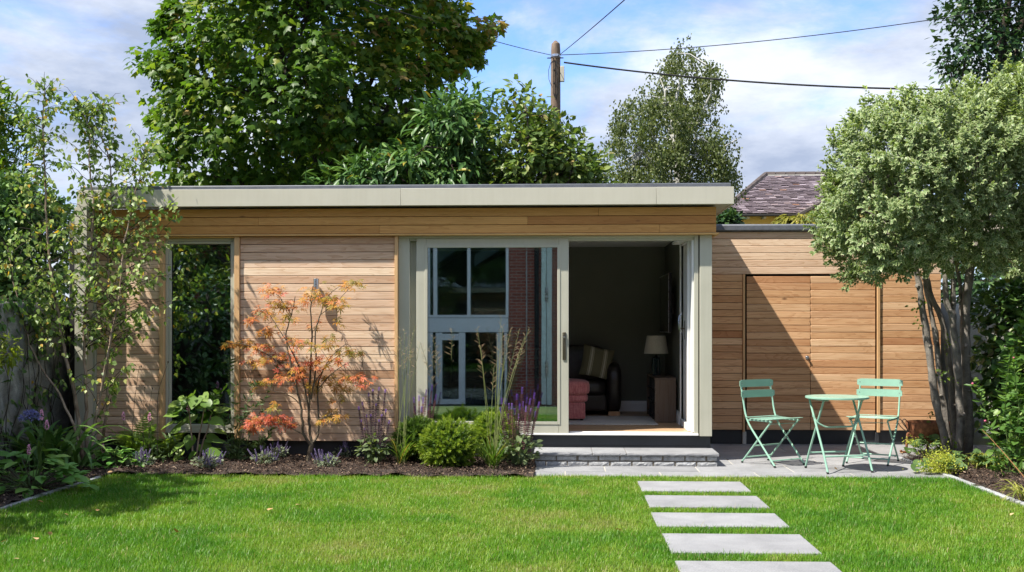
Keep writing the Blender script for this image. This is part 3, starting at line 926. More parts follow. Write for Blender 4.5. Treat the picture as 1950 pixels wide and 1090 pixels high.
for a, b in ((XJ0 + 0.016, xm - 0.002), (xm + 0.002, XJ1 - 0.012)):
    dr = MB().box(a + 0.003, b - 0.003, YA + 0.022, YA + 0.06, ZA0 + 0.004, ZDT - 0.028).build('shed_door', M['black_core'], shed)
    plank_rows('plank', a, b, YA + 0.003, ZA0, ZDT - 0.024, n_door, M['cedar_warm'], dr)
    if a < XJ0 + 0.1:
        lk = MB().lathe([(0.022, 0.0), (0.022, 0.006), (0.013, 0.010), (0.012, 0.03), (0.0, 0.032)], (0, 0, 0), 14)
        lk.v = [(XY(1537, YA) + p_[0], YA + 0.002 - p_[2], ZY(1537, 681, YA) + p_[1]) for p_ in lk.v]
        lk.build('door_knob', M['steel'], dr, smooth=True)
MB().box(XA0, XA1 - 0.02, YA + 0.045, YA + 0.2, -0.06, ZA0 + 0.0015).build('plinth', M['plinth'], shed)
for u in (1418, 1671):
    MB().box(XY(u, YA) - 0.022, XY(u, YA) + 0.022, YA + 0.012, YA + 0.044, 0.0 if u > 1500 else 0.002, ZA0 - 0.022).build('jamb_foot', M['plinth'] if u > 1500 else M['render_pale'], shed, bevel=0.003)
rm = MB().box(XY(1352, YA), XY(1600, YA) + 1.3, YA - 0.035, 15.2, ZA1 + 0.002, ZY(1450, 427.5, YA)).build('roof_membrane', M['membrane'], shed, bevel=0.018)
MB().box(XA0, XA1, YA + 0.21, 15.1, -0.05, ZA1).build('body', M['black_core'], shed)

# wall light on the cladding
wlx, wlz = XY(602, YP - 0.08), ZY(602, 531, YP - 0.08)
lamp = thing('wall_light', 'stainless steel cylinder light fixed on the cedar wall above the red maple', 'wall light', (wlx, YP, wlz))
MB().lathe([(0.0, 0.001), (0.026, 0.001), (0.030, -0.003), (0.030, -0.225), (0.026, -0.229), (0.0, -0.229)], (wlx, YP - 0.075, wlz), 20).build('cylinder_body', M['steel'], lamp, smooth=True)
MB().box(wlx - 0.026, wlx + 0.026, YP - 0.047, YP - 0.002, wlz - 0.15, wlz - 0.08).build('wall_bracket', M['steel'], lamp, bevel=0.004)
# ------------------------------------------------------------------ furniture inside the room
def cushion_mesh(w, h, d, nu=12, puff=0.5, pinch=0.0):
    """soft box: rounded block in local coords centred on the base"""
    vs, fs = [], []
    bm = bmesh.new()
    bmesh.ops.create_cube(bm, size=1)
    bmesh.ops.subdivide_edges(bm, edges=bm.edges[:], cuts=5, use_grid_fill=True)
    for v in bm.verts:
        x, y, z = v.co * 2
        e = 5.0
        rr = (abs(x) ** e + abs(y) ** e + abs(z) ** e) ** (1 / e)
        k = 1 / max(rr, 1e-6) * max(abs(x), abs(y), abs(z))
        x, y, z = x * k, y * k, z * k
        bul = 1 + puff * 0.12 * (1 - x * x) * (1 - y * y)
        v.co = (x * w / 2 * (1 - pinch * (1 - abs(y)) * 0.1), y * d / 2, z * h / 2 * bul)
    me = bpy.data.meshes.new('soft')
    bm.to_mesh(me); bm.free()
    me.polygons.foreach_set('use_smooth', [True] * len(me.polygons))
    return me

def soft(name, w, h, d, loc, mat, parent, rot=(0, 0, 0), puff=0.5):
    me = cushion_mesh(w, h, d, puff=puff)
    me.materials.append(mat)
    o = link(name, me, parent, Vector(loc) - wloc(parent))
    o.rotation_euler = rot
    return o

def fabric(name, c0, c1, sc=140, rough=0.9):
    m, nt, n, l, p = nodes_of(name)
    tc = n.new('ShaderNodeTexCoord')
    def st(s):
        t = n.new('ShaderNodeMapping'); t.inputs['Scale'].default_value = s; l.new(tc.outputs['Object'], t.inputs['Vector'])
        return noise(n, l, t.outputs[0], 1.0, 4, 0.7).outputs['Fac']
    a = st((sc, sc, sc * 0.12)); b = st((sc * 0.12, sc, sc))
    s = math_(n, l, 'ADD', math_(n, l, 'MULTIPLY', a, 0.65), math_(n, l, 'MULTIPLY', b, 0.35))
    r = ramp(n, [(0.38, c0), (0.62, c1)]); l.new(s, r.inputs['Fac']); l.new(r.outputs[0], p.inputs['Base Color'])
    l.new(bump(n, l, s, 0.4, 0.003), p.inputs['Normal'])
    p.inputs['Roughness'].default_value = rough; p.inputs['Specular IOR Level'].default_value = 0.2
    p.inputs['Sheen Weight'].default_value = 0.2
    return m
M['pink'] = fabric('pink tweed', (0.36, 0.085, 0.09), (0.62, 0.25, 0.24), 90)
M['rug'] = fabric('pale wool rug', (0.38, 0.37, 0.35), (0.58, 0.57, 0.54), 60)
M['linen'] = fabric('linen shade', (0.42, 0.38, 0.28), (0.52, 0.47, 0.36), 200)

s0 = Z_FLOOR
sofa = thing('sofa', 'black brown leather sofa with a scatter cushion in its corner', 'sofa', (0.0, 14.2, s0))
YS0 = 13.9                                               # front of the arm
xa1, xa0 = XY(1183, YS0), XY(1156.5, YS0)
xs0 = xa0 - 1.95
soft('arm', xa1 - xa0 + 0.02, 0.58, 0.66, ((xa0 + xa1) / 2, YS0 + 0.34, s0 + 0.335), M['leather'], sofa, puff=1.2)
soft('arm', 0.22, 0.58, 0.66, (xs0 - 0.11, YS0 + 0.34, s0 + 0.335), M['leather'], sofa, puff=1.2)
MB().box(xs0, xa0, YS0 + 0.05, YS0 + 0.64, s0 + 0.05, s0 + 0.26).build('base', M['leather'], sofa, bevel=0.03)
for k in range(3):
    w = (xa0 - xs0) / 3
    soft('seat_cushion', w, 0.19, 0.56, (xs0 + w * (k + 0.5), YS0 + 0.29, s0 + 0.335), M['leather'], sofa, puff=1.4)
    soft('back_cushion', w * 1.03, 0.50, 0.22, (xs0 + w * (k + 0.5), YS0 + 0.56, s0 + 0.60), M['leather'], sofa, (R(-8), 0, 0), puff=0.6)
for x in (xs0 - 0.1, (xa0 + xa1) / 2):
    for y in (YS0 + 0.05, YS0 + 0.6):
        MB().box(x - 0.07, x + 0.07, y - 0.03, y + 0.03, s0 + 0.001, s0 + 0.05).build('foot', M['cedar_warm'], sofa, bevel=0.004)

ott = thing('ottoman', 'pink tweed footstool with a thick padded top on the rug', 'footstool', (XY(1075, 13.25), 13.25, s0))
ox0, ox1 = XY(1118, 13.0) - 0.78, XY(1118, 13.0)
om = (ox0 + ox1) / 2
MB().box(ox0 + 0.02, ox1 - 0.02, 13.03, 13.56, s0 + 0.03, s0 + 0.22).build('base', M['pink'], ott, bevel=0.02)
soft('band', ox1 - ox0 + 0.03, 0.11, 0.56, (om, 13.295, s0 + 0.265), M['pink'], ott)
soft('cushion', ox1 - ox0 + 0.07, 0.19, 0.60, (om, 13.295, s0 + 0.385), M['pink'], ott)
for x in (ox0 + .06, ox1 - .06):
    for y in (13.08, 13.5):
        MB().lathe([(0.018, 0.002), (0.022, 0.03)], (x, y, s0 + 0.011), 8).build('foot', M['black_core'], ott)

m, nt, n, l, p = nodes_of('striped cushion')
tc = n.new('ShaderNodeTexCoord'); sx = n.new('ShaderNodeSeparateXYZ'); l.new(tc.outputs['Object'], sx.inputs[0])
q = math_(n, l, 'ABSOLUTE', math_(n, l, 'SUBTRACT', math_(n, l, 'ABSOLUTE', sx.outputs[0]), 0.085))
stp = math_(n, l, 'LESS_THAN', q, 0.011)
thin = math_(n, l, 'LESS_THAN', math_(n, l, 'ABSOLUTE', math_(n, l, 'SUBTRACT', q, 0.022)), 0.003)
c = mixc(n, l, math_(n, l, 'MAXIMUM', stp, thin), (0.17, 0.15, 0.085), (0.50, 0.46, 0.34))
l.new(c, p.inputs['Base Color']); p.inputs['Roughness'].default_value = 0.9
M['stripe'] = m
M['pattern'] = plain('patterned cushion cloth', (0.42, 0.37, 0.27), 0.9, 0, 0.1, 10, 0.1)
def pillow(name, label, cx, cy, cz, size, mat, rot, group=None):
    t = thing(name, label, 'cushion', (cx, cy, cz), 0, group)
    nq = 14
    vs, fs = [], []
    for sgn in (1, -1):
        for j in range(nq + 1):
            for i in range(nq + 1):
                a, b = 2 * i / nq - 1, 2 * j / nq - 1
                th_ = 0.075 * (max(0, (1 - a * a)) ** 0.45) * (max(0, (1 - b * b)) ** 0.45)
                pin = 1 - 0.07 * (1 - abs(a) ** 2) * abs(b) ** 3 - 0.0
                pin2 = 1 - 0.07 * (1 - abs(b) ** 2) * abs(a) ** 3
                vs.append((a * size / 2 * pin2, -sgn * th_, b * size / 2 * pin))
    o1 = (nq + 1) ** 2
    for s_ in (0, 1):
        for j in range(nq):
            for i in range(nq):
                a = s_ * o1 + j * (nq + 1) + i
                f = (a, a + 1, a + nq + 2, a + nq + 1)
                fs.append(f if s_ == 0 else f[::-1])
    o = MB().add(vs, fs).build('cover', mat, t, smooth=True, local=True)
    o.location = (0, 0, 0); o.rotation_euler = rot
    return t
pillow('cushion', 'olive cushion with pale stripes propped in the corner of the leather sofa', XY(1137, 14.02), 14.06, s0 + 0.655, 0.40, M['stripe'], (R(-16), R(12), R(6)))
# cushion of dark rounded chain pattern, seen through the glass
pc = pillow('cushion', 'pale cushion with a dark chain pattern seen through the glass door', XY(1036, 14.02), 14.02, s0 + 0.64, 0.42, M['pattern'], (R(-14), 0, 0))
M['pattern_dark'] = plain('dark print', (0.05, 0.02, 0.02), 0.9, 0, 0.1, 10, 0)
cov = pc.children[0]
pr = MB()
for i in range(4):
    for j in range(3):
        x0, z0 = -0.15 + i * 0.10, -0.12 + j * 0.12
        th_ = lambda x, z: -0.078 * (max(0, 1 - (2 * x / .42) ** 2) ** .45) * (max(0, 1 - (2 * z / .42) ** 2) ** .45) - 0.004
        pts = [(x0 + 0.032 * math.copysign(abs(math.cos(w)) ** .6, math.cos(w)), z0 + 0.042 * math.copysign(abs(math.sin(w)) ** .6, math.sin(w))) for w in np.linspace(0, 2 * math.pi, 15)]
        pr.tube([(x, th_(x, z), z) for x, z in pts], 0.008, 4, False)
pm_ = link('print', pr.mesh('print', M['pattern_dark']), cov, (0, 0, 0))

rug = MB().box(XY(960, 13.2), XY(1253.5, 12.62), 12.62, 13.75, s0 + 0.001, s0 + 0.010).build('rug', M['rug'], None, bevel=0.004)
tag(rug, 'pale grey wool rug on the wooden floor inside the open door', 'rug')

M['walnut'] = wood_mat('dark walnut', [(0.0, (0.13, 0.092, 0.070)), (1.0, (0.18, 0.132, 0.10))], 0.9, False, 0.5, 2)
M['ebony'] = plain('near black wood', (0.018, 0.015, 0.013), 0.5, 0, 0.2, 8, 0.05)
YC0, YC1 = 12.95, 14.2
xc1 = XIR - 0.025; xc0 = XY(1247, YC0)
hz = s0 + 0.515
cab = thing('media_cabinet', 'low dark walnut cabinet with open shelves against the right wall', 'cabinet', ((xc0 + xc1) / 2, 13.6, s0))
MB().box(xc0, xc1, YC0, YC0 + 0.022, s0 + 0.002, hz - 0.0205).build('side_panel', M['walnut'], cab, bevel=0.002)
MB().box(xc0, xc1, YC1 - 0.022, YC1, s0 + 0.002, hz - 0.0205).build('side_panel', M['walnut'], cab, bevel=0.002)
MB().box(xc0 - 0.003, xc1, YC0 - 0.003, YC1 + 0.003, hz - 0.02, hz).build('top', M['walnut'], cab, bevel=0.002)
for z in (s0 + 0.05, s0 + 0.20, s0 + 0.35):
    MB().box(xc0 + 0.01, xc1 - 0.011, YC0 + 0.0225, YC1 - 0.0225, z, z + 0.016).build('shelf', M['ebony'], cab)
for y in (13.36, 13.78):
    MB().box(xc0 + 0.002, xc1 - 0.012, y, y + 0.018, s0 + 0.002, hz - 0.0205).build('divider', M['ebony'], cab)
MB().box(xc1 - 0.010, xc1 - 0.001, YC0 + 0.0225, YC1 - 0.0225, s0 + 0.002, hz - 0.0205).build('back_panel', M['ebony'], cab)
tag(MB().box(xc0 + 0.06, xc0 + 0.14, 13.06, 13.16, s0 + 0.2165, s0 + 0.245).build('case', plain('yellow card', (0.5, 0.33, 0.06), 0.5), None, bevel=0.002), 'small yellow box lying on the cabinet shelf', 'box')

tl = thing('table_lamp', 'table lamp with ribbed dark glass base and drum shade on the cabinet', 'lamp', (XY(1249.5, 13.6), 13.6, hz))
M['ribbed'] = plain('dark green glass', (0.02, 0.035, 0.03), 0.12, 0, 0.2, 10, 0.0, 0.8)
rb = MB()
lx = XY(1249.5, 13.6)
sc_ = 13.6 / FPX
nn_ = 36
prof = [(0.0, 0.0), (0.052, 0.002), (0.052, 0.015), (0.05, 0.02), (0.052, 0.19), (0.044, 0.21), (0.018, 0.222), (0.012, 0.24)]
vs, fs = [], []
for r_, z_ in prof:
    for k in range(nn_):
        w = 2 * math.pi * k / nn_
        rr = r_ * (1 - (0.10 if (k % 2 and 0.018 < z_ < 0.2) else 0))
        vs.append((lx + rr * math.cos(w), 13.6 + rr * math.sin(w), hz + 0.001 + z_))
for i in range(len(prof) - 1):
    for k in range(nn_):
        fs.append((i * nn_ + k, i * nn_ + (k + 1) % nn_, (i + 1) * nn_ + (k + 1) % nn_, (i + 1) * nn_ + k))
MB().add(vs, fs).build('lamp_base', M['ribbed'], tl)
MB().lathe([(0.010, 0.0), (0.010, 0.03), (0.005, 0.032), (0.005, 0.10)], (lx, 13.6, hz + 0.24), 10).build('stem', M['bronze'], tl, smooth=True)
zs = ZY(1249, 673.5, 13.6)
MB().lathe([(0.147, 0.0), (0.112, 0.215), (0.110, 0.213), (0.145, 0.001), (0.147, 0.0)], (lx, 13.6, zs), 40).build('lamp_shade', M['linen'], tl, smooth=True)

tv = thing('television', 'thin black television on a bracket on the dark right wall', 'television', (XIR - 0.1, 13.4, 1.45))
M['screen'] = plain('black screen', (0.006, 0.006, 0.007), 0.12, 0, 0.05, 3, 0.0)
o = MB().box(-0.018, 0.018, -0.60, 0.60, -0.345, 0.345).build('panel', M['screen'], tv, bevel=0.004, local=True)
e = MB(); e.box(-0.0215, -0.0185, -0.602, -0.590, -0.346, 0.346); e.box(-0.0215, -0.0185, -0.5898, 0.602, 0.334, 0.346); e.box(-0.0215, -0.0185, -0.5898, 0.602, -0.346, -0.334); e.build('bezel', M['steel'], tv, local=True)
MB().box(0.019, 0.085, -0.12, 0.12, -0.12, 0.12).build('bracket', M['iron'], tv, local=True)
tv.location = (XIR - 0.09, 13.55, ZY(1284, 577, 13.0))
tag(MB().box(XPART + 0.002, XPART + 0.06, 12.7, 13.3, 1.2, 1.7).build('picture_frame', M['ebony'], None, bevel=0.003), 'dark framed picture on the left inner wall', 'picture') if False else None

# ------------------------------------------------------------------ bistro set
def arc_pts(pts, n=4):
    """round the corners of a polyline"""
    P = [Vector(p) for p in pts]
    out = [P[0]]
    for i in range(1, len(P) - 1):
        a, b, c = P[i - 1], P[i], P[i + 1]
        r = min((b - a).length, (c - b).length) * 0.3
        p0 = b + (a - b).normalized() * r; p1 = b + (c - b).normalized() * r
        for k in range(n + 1):
            t = k / n
            out.append(p0 * (1 - t) ** 2 + b * 2 * t * (1 - t) + p1 * t * t)
    out.append(P[-1])
    return out

def make_chair(name, label):
    """folding slatted bistro chair; local: seat faces -y, origin on the ground"""
    t = thing(name, label, 'chair', (0, 0, 0), 0, 'folding bistro chairs')
    W = 0.205
    for s in (-1, 1):                                  # long tube: front foot up to the back
        x = s * W
        pts = arc_pts([(x, -0.24, 0.012), (x, 0.155, 0.44), (x, 0.235, 0.82)])
        MB().tube(pts, 0.0095, 8).build('back_leg', M['mint'], t, smooth=True, local=True)
        x2 = s * (W - 0.022)
        MB().tube([(x2, 0.235, 0.012), (x2, -0.165, 0.435)], 0.0095, 8).build('front_leg', M['mint'], t, smooth=True, local=True)
        for q, xx in (((-0.24), x), ((0.235), x2)):
            MB().tube([(xx, q, 0.001), (xx, q * 0.985, 0.016)], 0.0115, 8).build('foot_cap', M['black_core'], t, local=True)
        MB().tube([(x * 1.06, -0.012, 0.253), (x * 0.86, -0.012, 0.253)], 0.006, 6).build('rivet', M['steel'], t, local=True)
    for a, b, xx in (((-0.195), 0.06, W), ((0.19), 0.06, W - 0.022), ((0.075), 0.185, W - 0.022)):
        MB().tube([(-xx, a, b), (xx, a, b)], 0.0075, 8).build('crossbar', M['mint'], t, smooth=True, local=True)
    for s in (-1, 1):
        MB().box(s * (W - 0.012) - 0.008, s * (W - 0.012) + 0.008, -0.19, 0.155, 0.437, 0.455).build('seat_rail', M['mint'], t, bevel=0.002, local=True)
    for k in range(7):                                  # dished seat slats
        y = -0.195 + k * 0.054
        dz = 0.008 * math.cos((k - 3) / 3 * 1.4) * -1 + (0.006 if k in (0, 6) else 0)
        MB().box(-W - 0.012, W + 0.012, y - 0.021, y + 0.021, 0.456 + 0.008 + dz, 0.456 + 0.013 + dz).build('seat_slat', M['mint'], t, bevel=0.002, local=True)
    for z, hgt in ((0.805, 0.075), (0.700, 0.075)):     # curved back slats
        vs, fs = [], []
        nn = 12
        for d in (0, 0.006):
            for i in range(nn + 1):
                u_ = i / nn * 2 - 1
                hh = hgt / 2 * (1 - 0.30 * max(0, (abs(u_) - 0.93) / 0.07))
                yb = 0.155 + (z - 0.44) / 0.38 * 0.08
                for sg in (-1, 1):
                    vs.append((u_ * (W + 0.028), yb - 0.012 - d + 0.014 * (1 - u_ * u_), z + sg * hh))
        k = 2 * (nn + 1)
        for i in range(nn):
            a = 2 * i
            fs += [(a, a + 2, a + 3, a + 1), (k + a, k + a + 1, k + a + 3, k + a + 2), (a, k + a, k + a + 2, a + 2), (a + 1, a + 3, k + a + 3, k + a + 1)]
        fs += [(0, 1, k + 1, k), (2 * nn, k + 2 * nn, k + 2 * nn + 1, 2 * nn + 1)]
        bs = MB().add(vs, fs).build('back_slat', M['mint'], t, local=True, smooth=True)
        for s in (-1, 1):
            rv = MB().lathe([(0.0, 0.002), (0.006, 0.001), (0.007, 0.0)], (0, 0, 0), 8)
            rv.v = [(s * W + a, yb - 0.017 - c + 0.014 * 0.2, z + b) for a, b, c in rv.v]
            rv_o = link('rivet', rv.mesh('rivet', M['steel'], bs.location), bs, (0, 0, 0))
    MB().tube([(-W, -0.155, 0.418), (W, -0.155, 0.418)], 0.003, 6).build('hinge_rod', M['mint'], t, local=True)
    return t
cA = make_chair('bistro_chair', 'mint green folding chair left of the round table, turned towards it')
pc_ = PG(1470, 884)
cA.location = (pc_.x, pc_.y, 0.003); cA.rotation_euler.z = R(35)
cB = copy_tree(cA)
cB['label'] = 'mint green folding chair right of and behind the round table, facing the camera'
pc_ = PG(1664, 881)
cB.location = (pc_.x, pc_.y, 0.003); cB.rotation_euler.z = R(-31)

tb = thing('bistro_table', 'small round mint green metal table on folding legs between the two chairs', 'table', (0, 0, 0))
MB().lathe([(0.0, 0.0), (0.292, 0.0), (0.300, 0.004), (0.300, 0.018), (0.297, 0.021), (0.0, 0.018)], (0, 0, 0.692), 56).build('table_top', M['mint'], tb, smooth=True, local=True)
for s in (-1, 1):
    for x, nm, k in ((0.235 * 1.0, 'leg', 1), (0.205, 'leg', -1)):
        xx = s * x
        pts = arc_pts([(xx * (1.0 if k > 0 else 1.0), k * -0.235 + 0, 0.012), (xx, k * -0.165, 0.17), (xx, k * 0.11, 0.685)], 3)
        MB().tube(pts, 0.0105, 8).build(nm, M['mint'], tb, smooth=True, local=True)
        MB().tube([(xx, k * -0.236, 0.001), (xx, k * -0.23, 0.018)], 0.0125, 8).build('foot_cap', M['black_core'], tb, local=True)
for x, k in ((0.235, 1), (0.205, -1)):
    MB().tube([(-x, k * -0.172, 0.155), (x, k * -0.172, 0.155)], 0.0085, 8).build('crossbar', M['mint'], tb, smooth=True, local=True)
MB().tube(arc_pts([(-0.25, 0.02, 0.53), (-0.215, -0.015, 0.46), (-0.14, -0.03, 0.42), (0.14, -0.03, 0.42), (0.215, -0.015, 0.46), (0.25, 0.02, 0.53)], 4), 0.0085, 8).build('lock_bar', M['mint'], tb, smooth=True, local=True)
for s in (-1, 1):
    MB().box(s * 0.19 - 0.02, s * 0.19 + 0.02, -0.14, 0.14, 0.676, 0.691).build('top_rail', M['mint'], tb, bevel=0.002, local=True)
tb.location = (PG(1594, 896).x, PG(1594, 896).y + 0.0, 0.003)
tb.rotation_euler.z = R(17)

# ------------------------------------------------------------------ fire bowl
fy = 12.55
fx = XY(1769, fy)
fb = thing('fire_bowl', 'rusty iron fire bowl on bent legs with folded tongs behind the tree trunks', 'fire bowl', (fx, fy, 0))
k = [(0.0, 0.115), (0.08, 0.12), (0.16, 0.15), (0.205, 0.20), (0.225, 0.26), (0.236, 0.335), (0.242, 0.342), (0.246, 0.335), (0.235, 0.26), (0.213, 0.195), (0.165, 0.14), (0.085, 0.11), (0.0, 0.105)]
MB().lathe([(r_, z_) for r_, z_ in k][::-1], (fx, fy, 0), 36).build('bowl', M['rust'], fb, smooth=True)
MB().lathe([(0.0, 0.27), (0.228, 0.272), (0.229, 0.268), (0.0, 0.262)], (fx, fy, 0), 30).build('ash_bed', M['rust'], fb, smooth=True)
rg = MB(); rg.tube([(fx + 0.222 * math.cos(w), fy + 0.222 * math.sin(w), 0.185) for w in np.linspace(0, 2 * math.pi, 33)], 0.009, 6, False)
rg.build('stand_ring', M['rust'], fb, smooth=True)
for w in (R(195), R(315), R(75)):
    c_, s_ = math.cos(w), math.sin(w)
    MB().tube(arc_pts([(fx + 0.20 * c_, fy + 0.20 * s_, 0.19), (fx + 0.26 * c_, fy + 0.26 * s_, 0.225), (fx + 0.275 * c_, fy + 0.275 * s_, 0.05), (fx + 0.275 * c_, fy + 0.275 * s_, 0.014), (fx + 0.335 * c_, fy + 0.335 * s_, 0.016), (fx + 0.345 * c_, fy + 0.345 * s_, 0.035)], 3), 0.014, 8).build('leg', M['rust'], fb, smooth=True)
hd = MB()
for dx in (-0.02, 0.03):
    b = Vector((fx - 0.26, fy - 0.06, 0.225))
    hd.tube(arc_pts([b + Vector((0.02, 0, 0)), b + Vector((-0.03 + dx, 0, 0.05)), b + Vector((-0.085 + dx, 0, 0.12)), b + Vector((-0.055 + dx, 0, 0.155)), b + Vector((0.0 + dx, 0, 0.10)), b + Vector((0.02, 0, 0.005))], 3), 0.005, 6)
hd.tube([b + Vector((0.0, 0, 0.0)), b + Vector((0.05, -0.03, -0.14))], 0.006, 6)
hd.tube([b + Vector((0.06, 0, -0.05)), b + Vector((0.12, -0.03, -0.16))], 0.006, 6)
hd = hd.build('tongs', M['iron'], None, smooth=True)
tag(hd, 'wire handled iron tongs leaning on the rim of the fire bowl', 'tongs')

# ------------------------------------------------------------------ boundary walls, pole, cables, houses
def rough_wall(name, label, cat, x0, x1, y0, y1, z0, z1, mat, amp=0.012, st=0.12):
    bm = bmesh.new()
    bmesh.ops.create_cube(bm, size=1)
    for v in bm.verts:
        v.co = ((x0 + x1) / 2 + v.co.x * (x1 - x0), (y0 + y1) / 2 + v.co.y * (y1 - y0), (z0 + z1) / 2 + v.co.z * (z1 - z0))
    for _ in range(5):
        es = [e for e in bm.edges if e.calc_length() > st * 2.2]
        if not es: break
        bmesh.ops.subdivide_edges(bm, edges=es, cuts=1, use_grid_fill=True)
    for v in bm.verts:
        v.co += Vector((rng.normal(), rng.normal(), rng.normal())) * amp
    me = bpy.data.meshes.new(name); bm.to_mesh(me); bm.free()
    me.materials.append(mat)
    me.polygons.foreach_set('use_smooth', [True] * len(me.polygons))
    return tag(link(name, me), label, cat)
rough_wall('garden_wall', 'rough grey rendered boundary wall in shade at the left of the bed', 'wall', -5.75, -5.35, -2.0, 13.2, -0.7, 1.62, M['render'])
rough_wall('garden_wall', 'pale rendered wall seen between the tree trunks beside the shed', 'wall', XA1 + 0.06, 7.5, 13.7, 13.95, -0.1, 1.66, M['render_pale'])
rough_wall('garden_wall', 'rendered side wall buried under ivy on the right', 'wall', 5.45, 5.75, -2.0, 13.69, -0.7, 1.7, M['render'])

YPO = 28.0
pole = thing('utility_pole', 'weathered brown wooden telegraph pole rising behind the shrubs', 'utility pole', (XY(1057, YPO), YPO, 0))
zt = ZY(1058, 78, YPO)
pxx = XY(1057.5, YPO)
M['pole'] = wood_mat('weathered pole', [(0.0, (0.16, 0.122, 0.092)), (1.0, (0.20, 0.155, 0.118))], 1.3, True, 0.85, 2)
MB().tube([(pxx, YPO, -0.1), (pxx, YPO, 4), (pxx + 0.01, YPO, zt - 0.25), (pxx + 0.01, YPO, zt - 0.08), (pxx, YPO, zt)], [0.15, 0.135, 0.115, 0.105, 0.03], 18).build('shaft', M['pole'], pole, smooth=True)
zb = ZY(1058, 107, YPO)
MB().lathe([(0.118, -0.03), (0.125, -0.03), (0.125, 0.03), (0.118, 0.03)], (pxx + 0.008, YPO, zb), 18).build('band', M['steel'], pole)
MB().tube([(pxx + 0.2 * math.cos(w), YPO + 0.15 * math.sin(w), zb - 0.05 + 0.03 * math.sin(w)) for w in np.linspace(0, 2 * math.pi, 20)], 0.012, 5, False).build('wire_loop', M['black_core'], pole)
bx = XY(1071, YPO)
MB().box(bx - 0.05, bx + 0.05, YPO - 0.12, YPO - 0.02, ZY(1071, 157, YPO), ZY(1071, 128, YPO)).build('junction_box', M['fascia'], pole, bevel=0.01)
cb = MB()
for dx, zlo in ((-0.045, 190), (0.03, 194)):
    cb.tube(arc_pts([(pxx + dx, YPO - 0.135, ZY(1058, 112, YPO)), (pxx + dx * 1.1, YPO - 0.14, ZY(1058, 180, YPO)), (pxx, YPO - 0.14, ZY(1058, zlo, YPO)), (pxx + 0.075, YPO - 0.13, ZY(1058, 178, YPO)), (pxx + 0.085, YPO - 0.12, ZY(1058, 150, YPO))], 4), 0.011, 5)
cb.tube([(pxx - 0.11, YPO - 0.05, ZY(1058, 120, YPO)), (pxx - 0.17, YPO - 0.05, ZY(1058, 135, YPO)), (pxx - 0.16, YPO - 0.05, ZY(1058, 152, YPO)), (pxx - 0.10, YPO - 0.1, ZY(1058, 165, YPO))], 0.007, 5)
cb.build('drop_cable', M['black_core'], pole)
stp_ = MB()
for v in (135, 160, 182, 205):
    stp_.tube([(pxx - 0.03, YPO - 0.11, ZY(1058, v, YPO)), (pxx - 0.03, YPO - 0.15, ZY(1058, v, YPO))], 0.02, 6)
stp_.build('step_socket', M['iron'], pole)
def cable(label, a, b, sag, r):
    pts = []
    for i in range(25):
        t = i / 24
        q = a.lerp(b, t); q.z -= sag * 4 * t * (1 - t)
        pts.append(q)
    tag(MB().tube(pts, r, 5).build('overhead_cable', M['black_core'], None, smooth=True), label, 'cable')
A0 = Vector((pxx, YPO - 0.1, zb))
cable('thin overhead wire climbing steeply from the pole top out of the picture', A0 + Vector((0.1, 0, 0)), PY(1240, -45, 14), 0.02, 0.009)
cable('thin overhead wire from the pole running left across the big tree', A0 + Vector((-0.1, 0, 0)), PY(560, -48, 13.5), 0.08, 0.008)
cable('thin upper wire from the pole running right to the dark treetop', A0 + Vector((0.1, 0, 0)), PY(2050, -8, 24), 0.22, 0.010)
cable('thick black cable sagging right from the pole below the thin wire', Vector((XY(1074, YPO), YPO - 0.1, ZY(1074, 121, YPO))), PY(1990, 170, 25), 0.22, 0.022)

# far house with hipped slate roof
YHO = 38.0
house = thing('house', 'yellow rendered house with a mossy purple slate hipped roof', 'house', (8.5, 42, 0))
M['yellow'] = plain('yellow render', (0.60, 0.46, 0.16), 0.9, 0, 0.12, 1.5, 0.2)
xe0 = XY(1372, YHO); ze = ZY(1440, 407, YHO); zr = ZY(1490, 334, YHO + 3.6)
xr0 = XY(1458, YHO + 3.6)
xe1 = xe0 + 7.6
MB().box(xe0 + 0.4, xe1 - 0.4, YHO + 0.45, YHO + 7.0, -0.1, ze + 0.05).build('wall', M['yellow'], house)
m, nt, n, l, p = nodes_of('old slate')
tc = n.new('ShaderNodeTexCoord')
at = n.new('ShaderNodeAttribute'); at.attribute_name = 'rnd'
r = ramp(n, [(0.0, (0.15, 0.118, 0.138)), (0.5, (0.225, 0.182, 0.205)), (0.86, (0.30, 0.25, 0.28)), (0.95, (0.46, 0.40, 0.44)), (1.0, (0.30, 0.16, 0.10))])
l.new(at.outputs['Fac'], r.inputs['Fac'])
a = noise(n, l, tc.outputs['Object'], 1.1, 6, 0.65)
mr = ramp(n, [(0.35, (0.62, 0.60, 0.60)), (0.65, (1.1, 1.08, 1.1))]); l.new(a.outputs['Fac'], mr.inputs['Fac'])
l.new(mixc(n, l, 0.9, r.outputs[0], mr.outputs[0], 'MULTIPLY'), p.inputs['Base Color'])
p.inputs['Roughness'].default_value = 0.8
M['slate'] = m
M['ridge'] = plain('ridge tile', (0.075, 0.06, 0.055), 0.8, 0, 0.3, 3, 0.2)
rf = MB().add([(xe0, YHO, ze), (xe1, YHO, ze), (xe1 - 1.6, YHO + 3.6, zr), (xr0, YHO + 3.6, zr), (xe1, YHO + 7.2, ze), (xe0, YHO + 7.2, ze)],
              [(0, 1, 2, 3), (0, 3, 5), (3, 2, 4, 5), (1, 4, 2), (0, 5, 4, 1)]).build('roof', M['slate'], house)
sl_v, sl_f, sl_a = [], [], []
nrow = 27
up = Vector((0, 3.6, zr - ze)); upn = up.normalized(); nrm = Vector((0, -upn.z, upn.y))
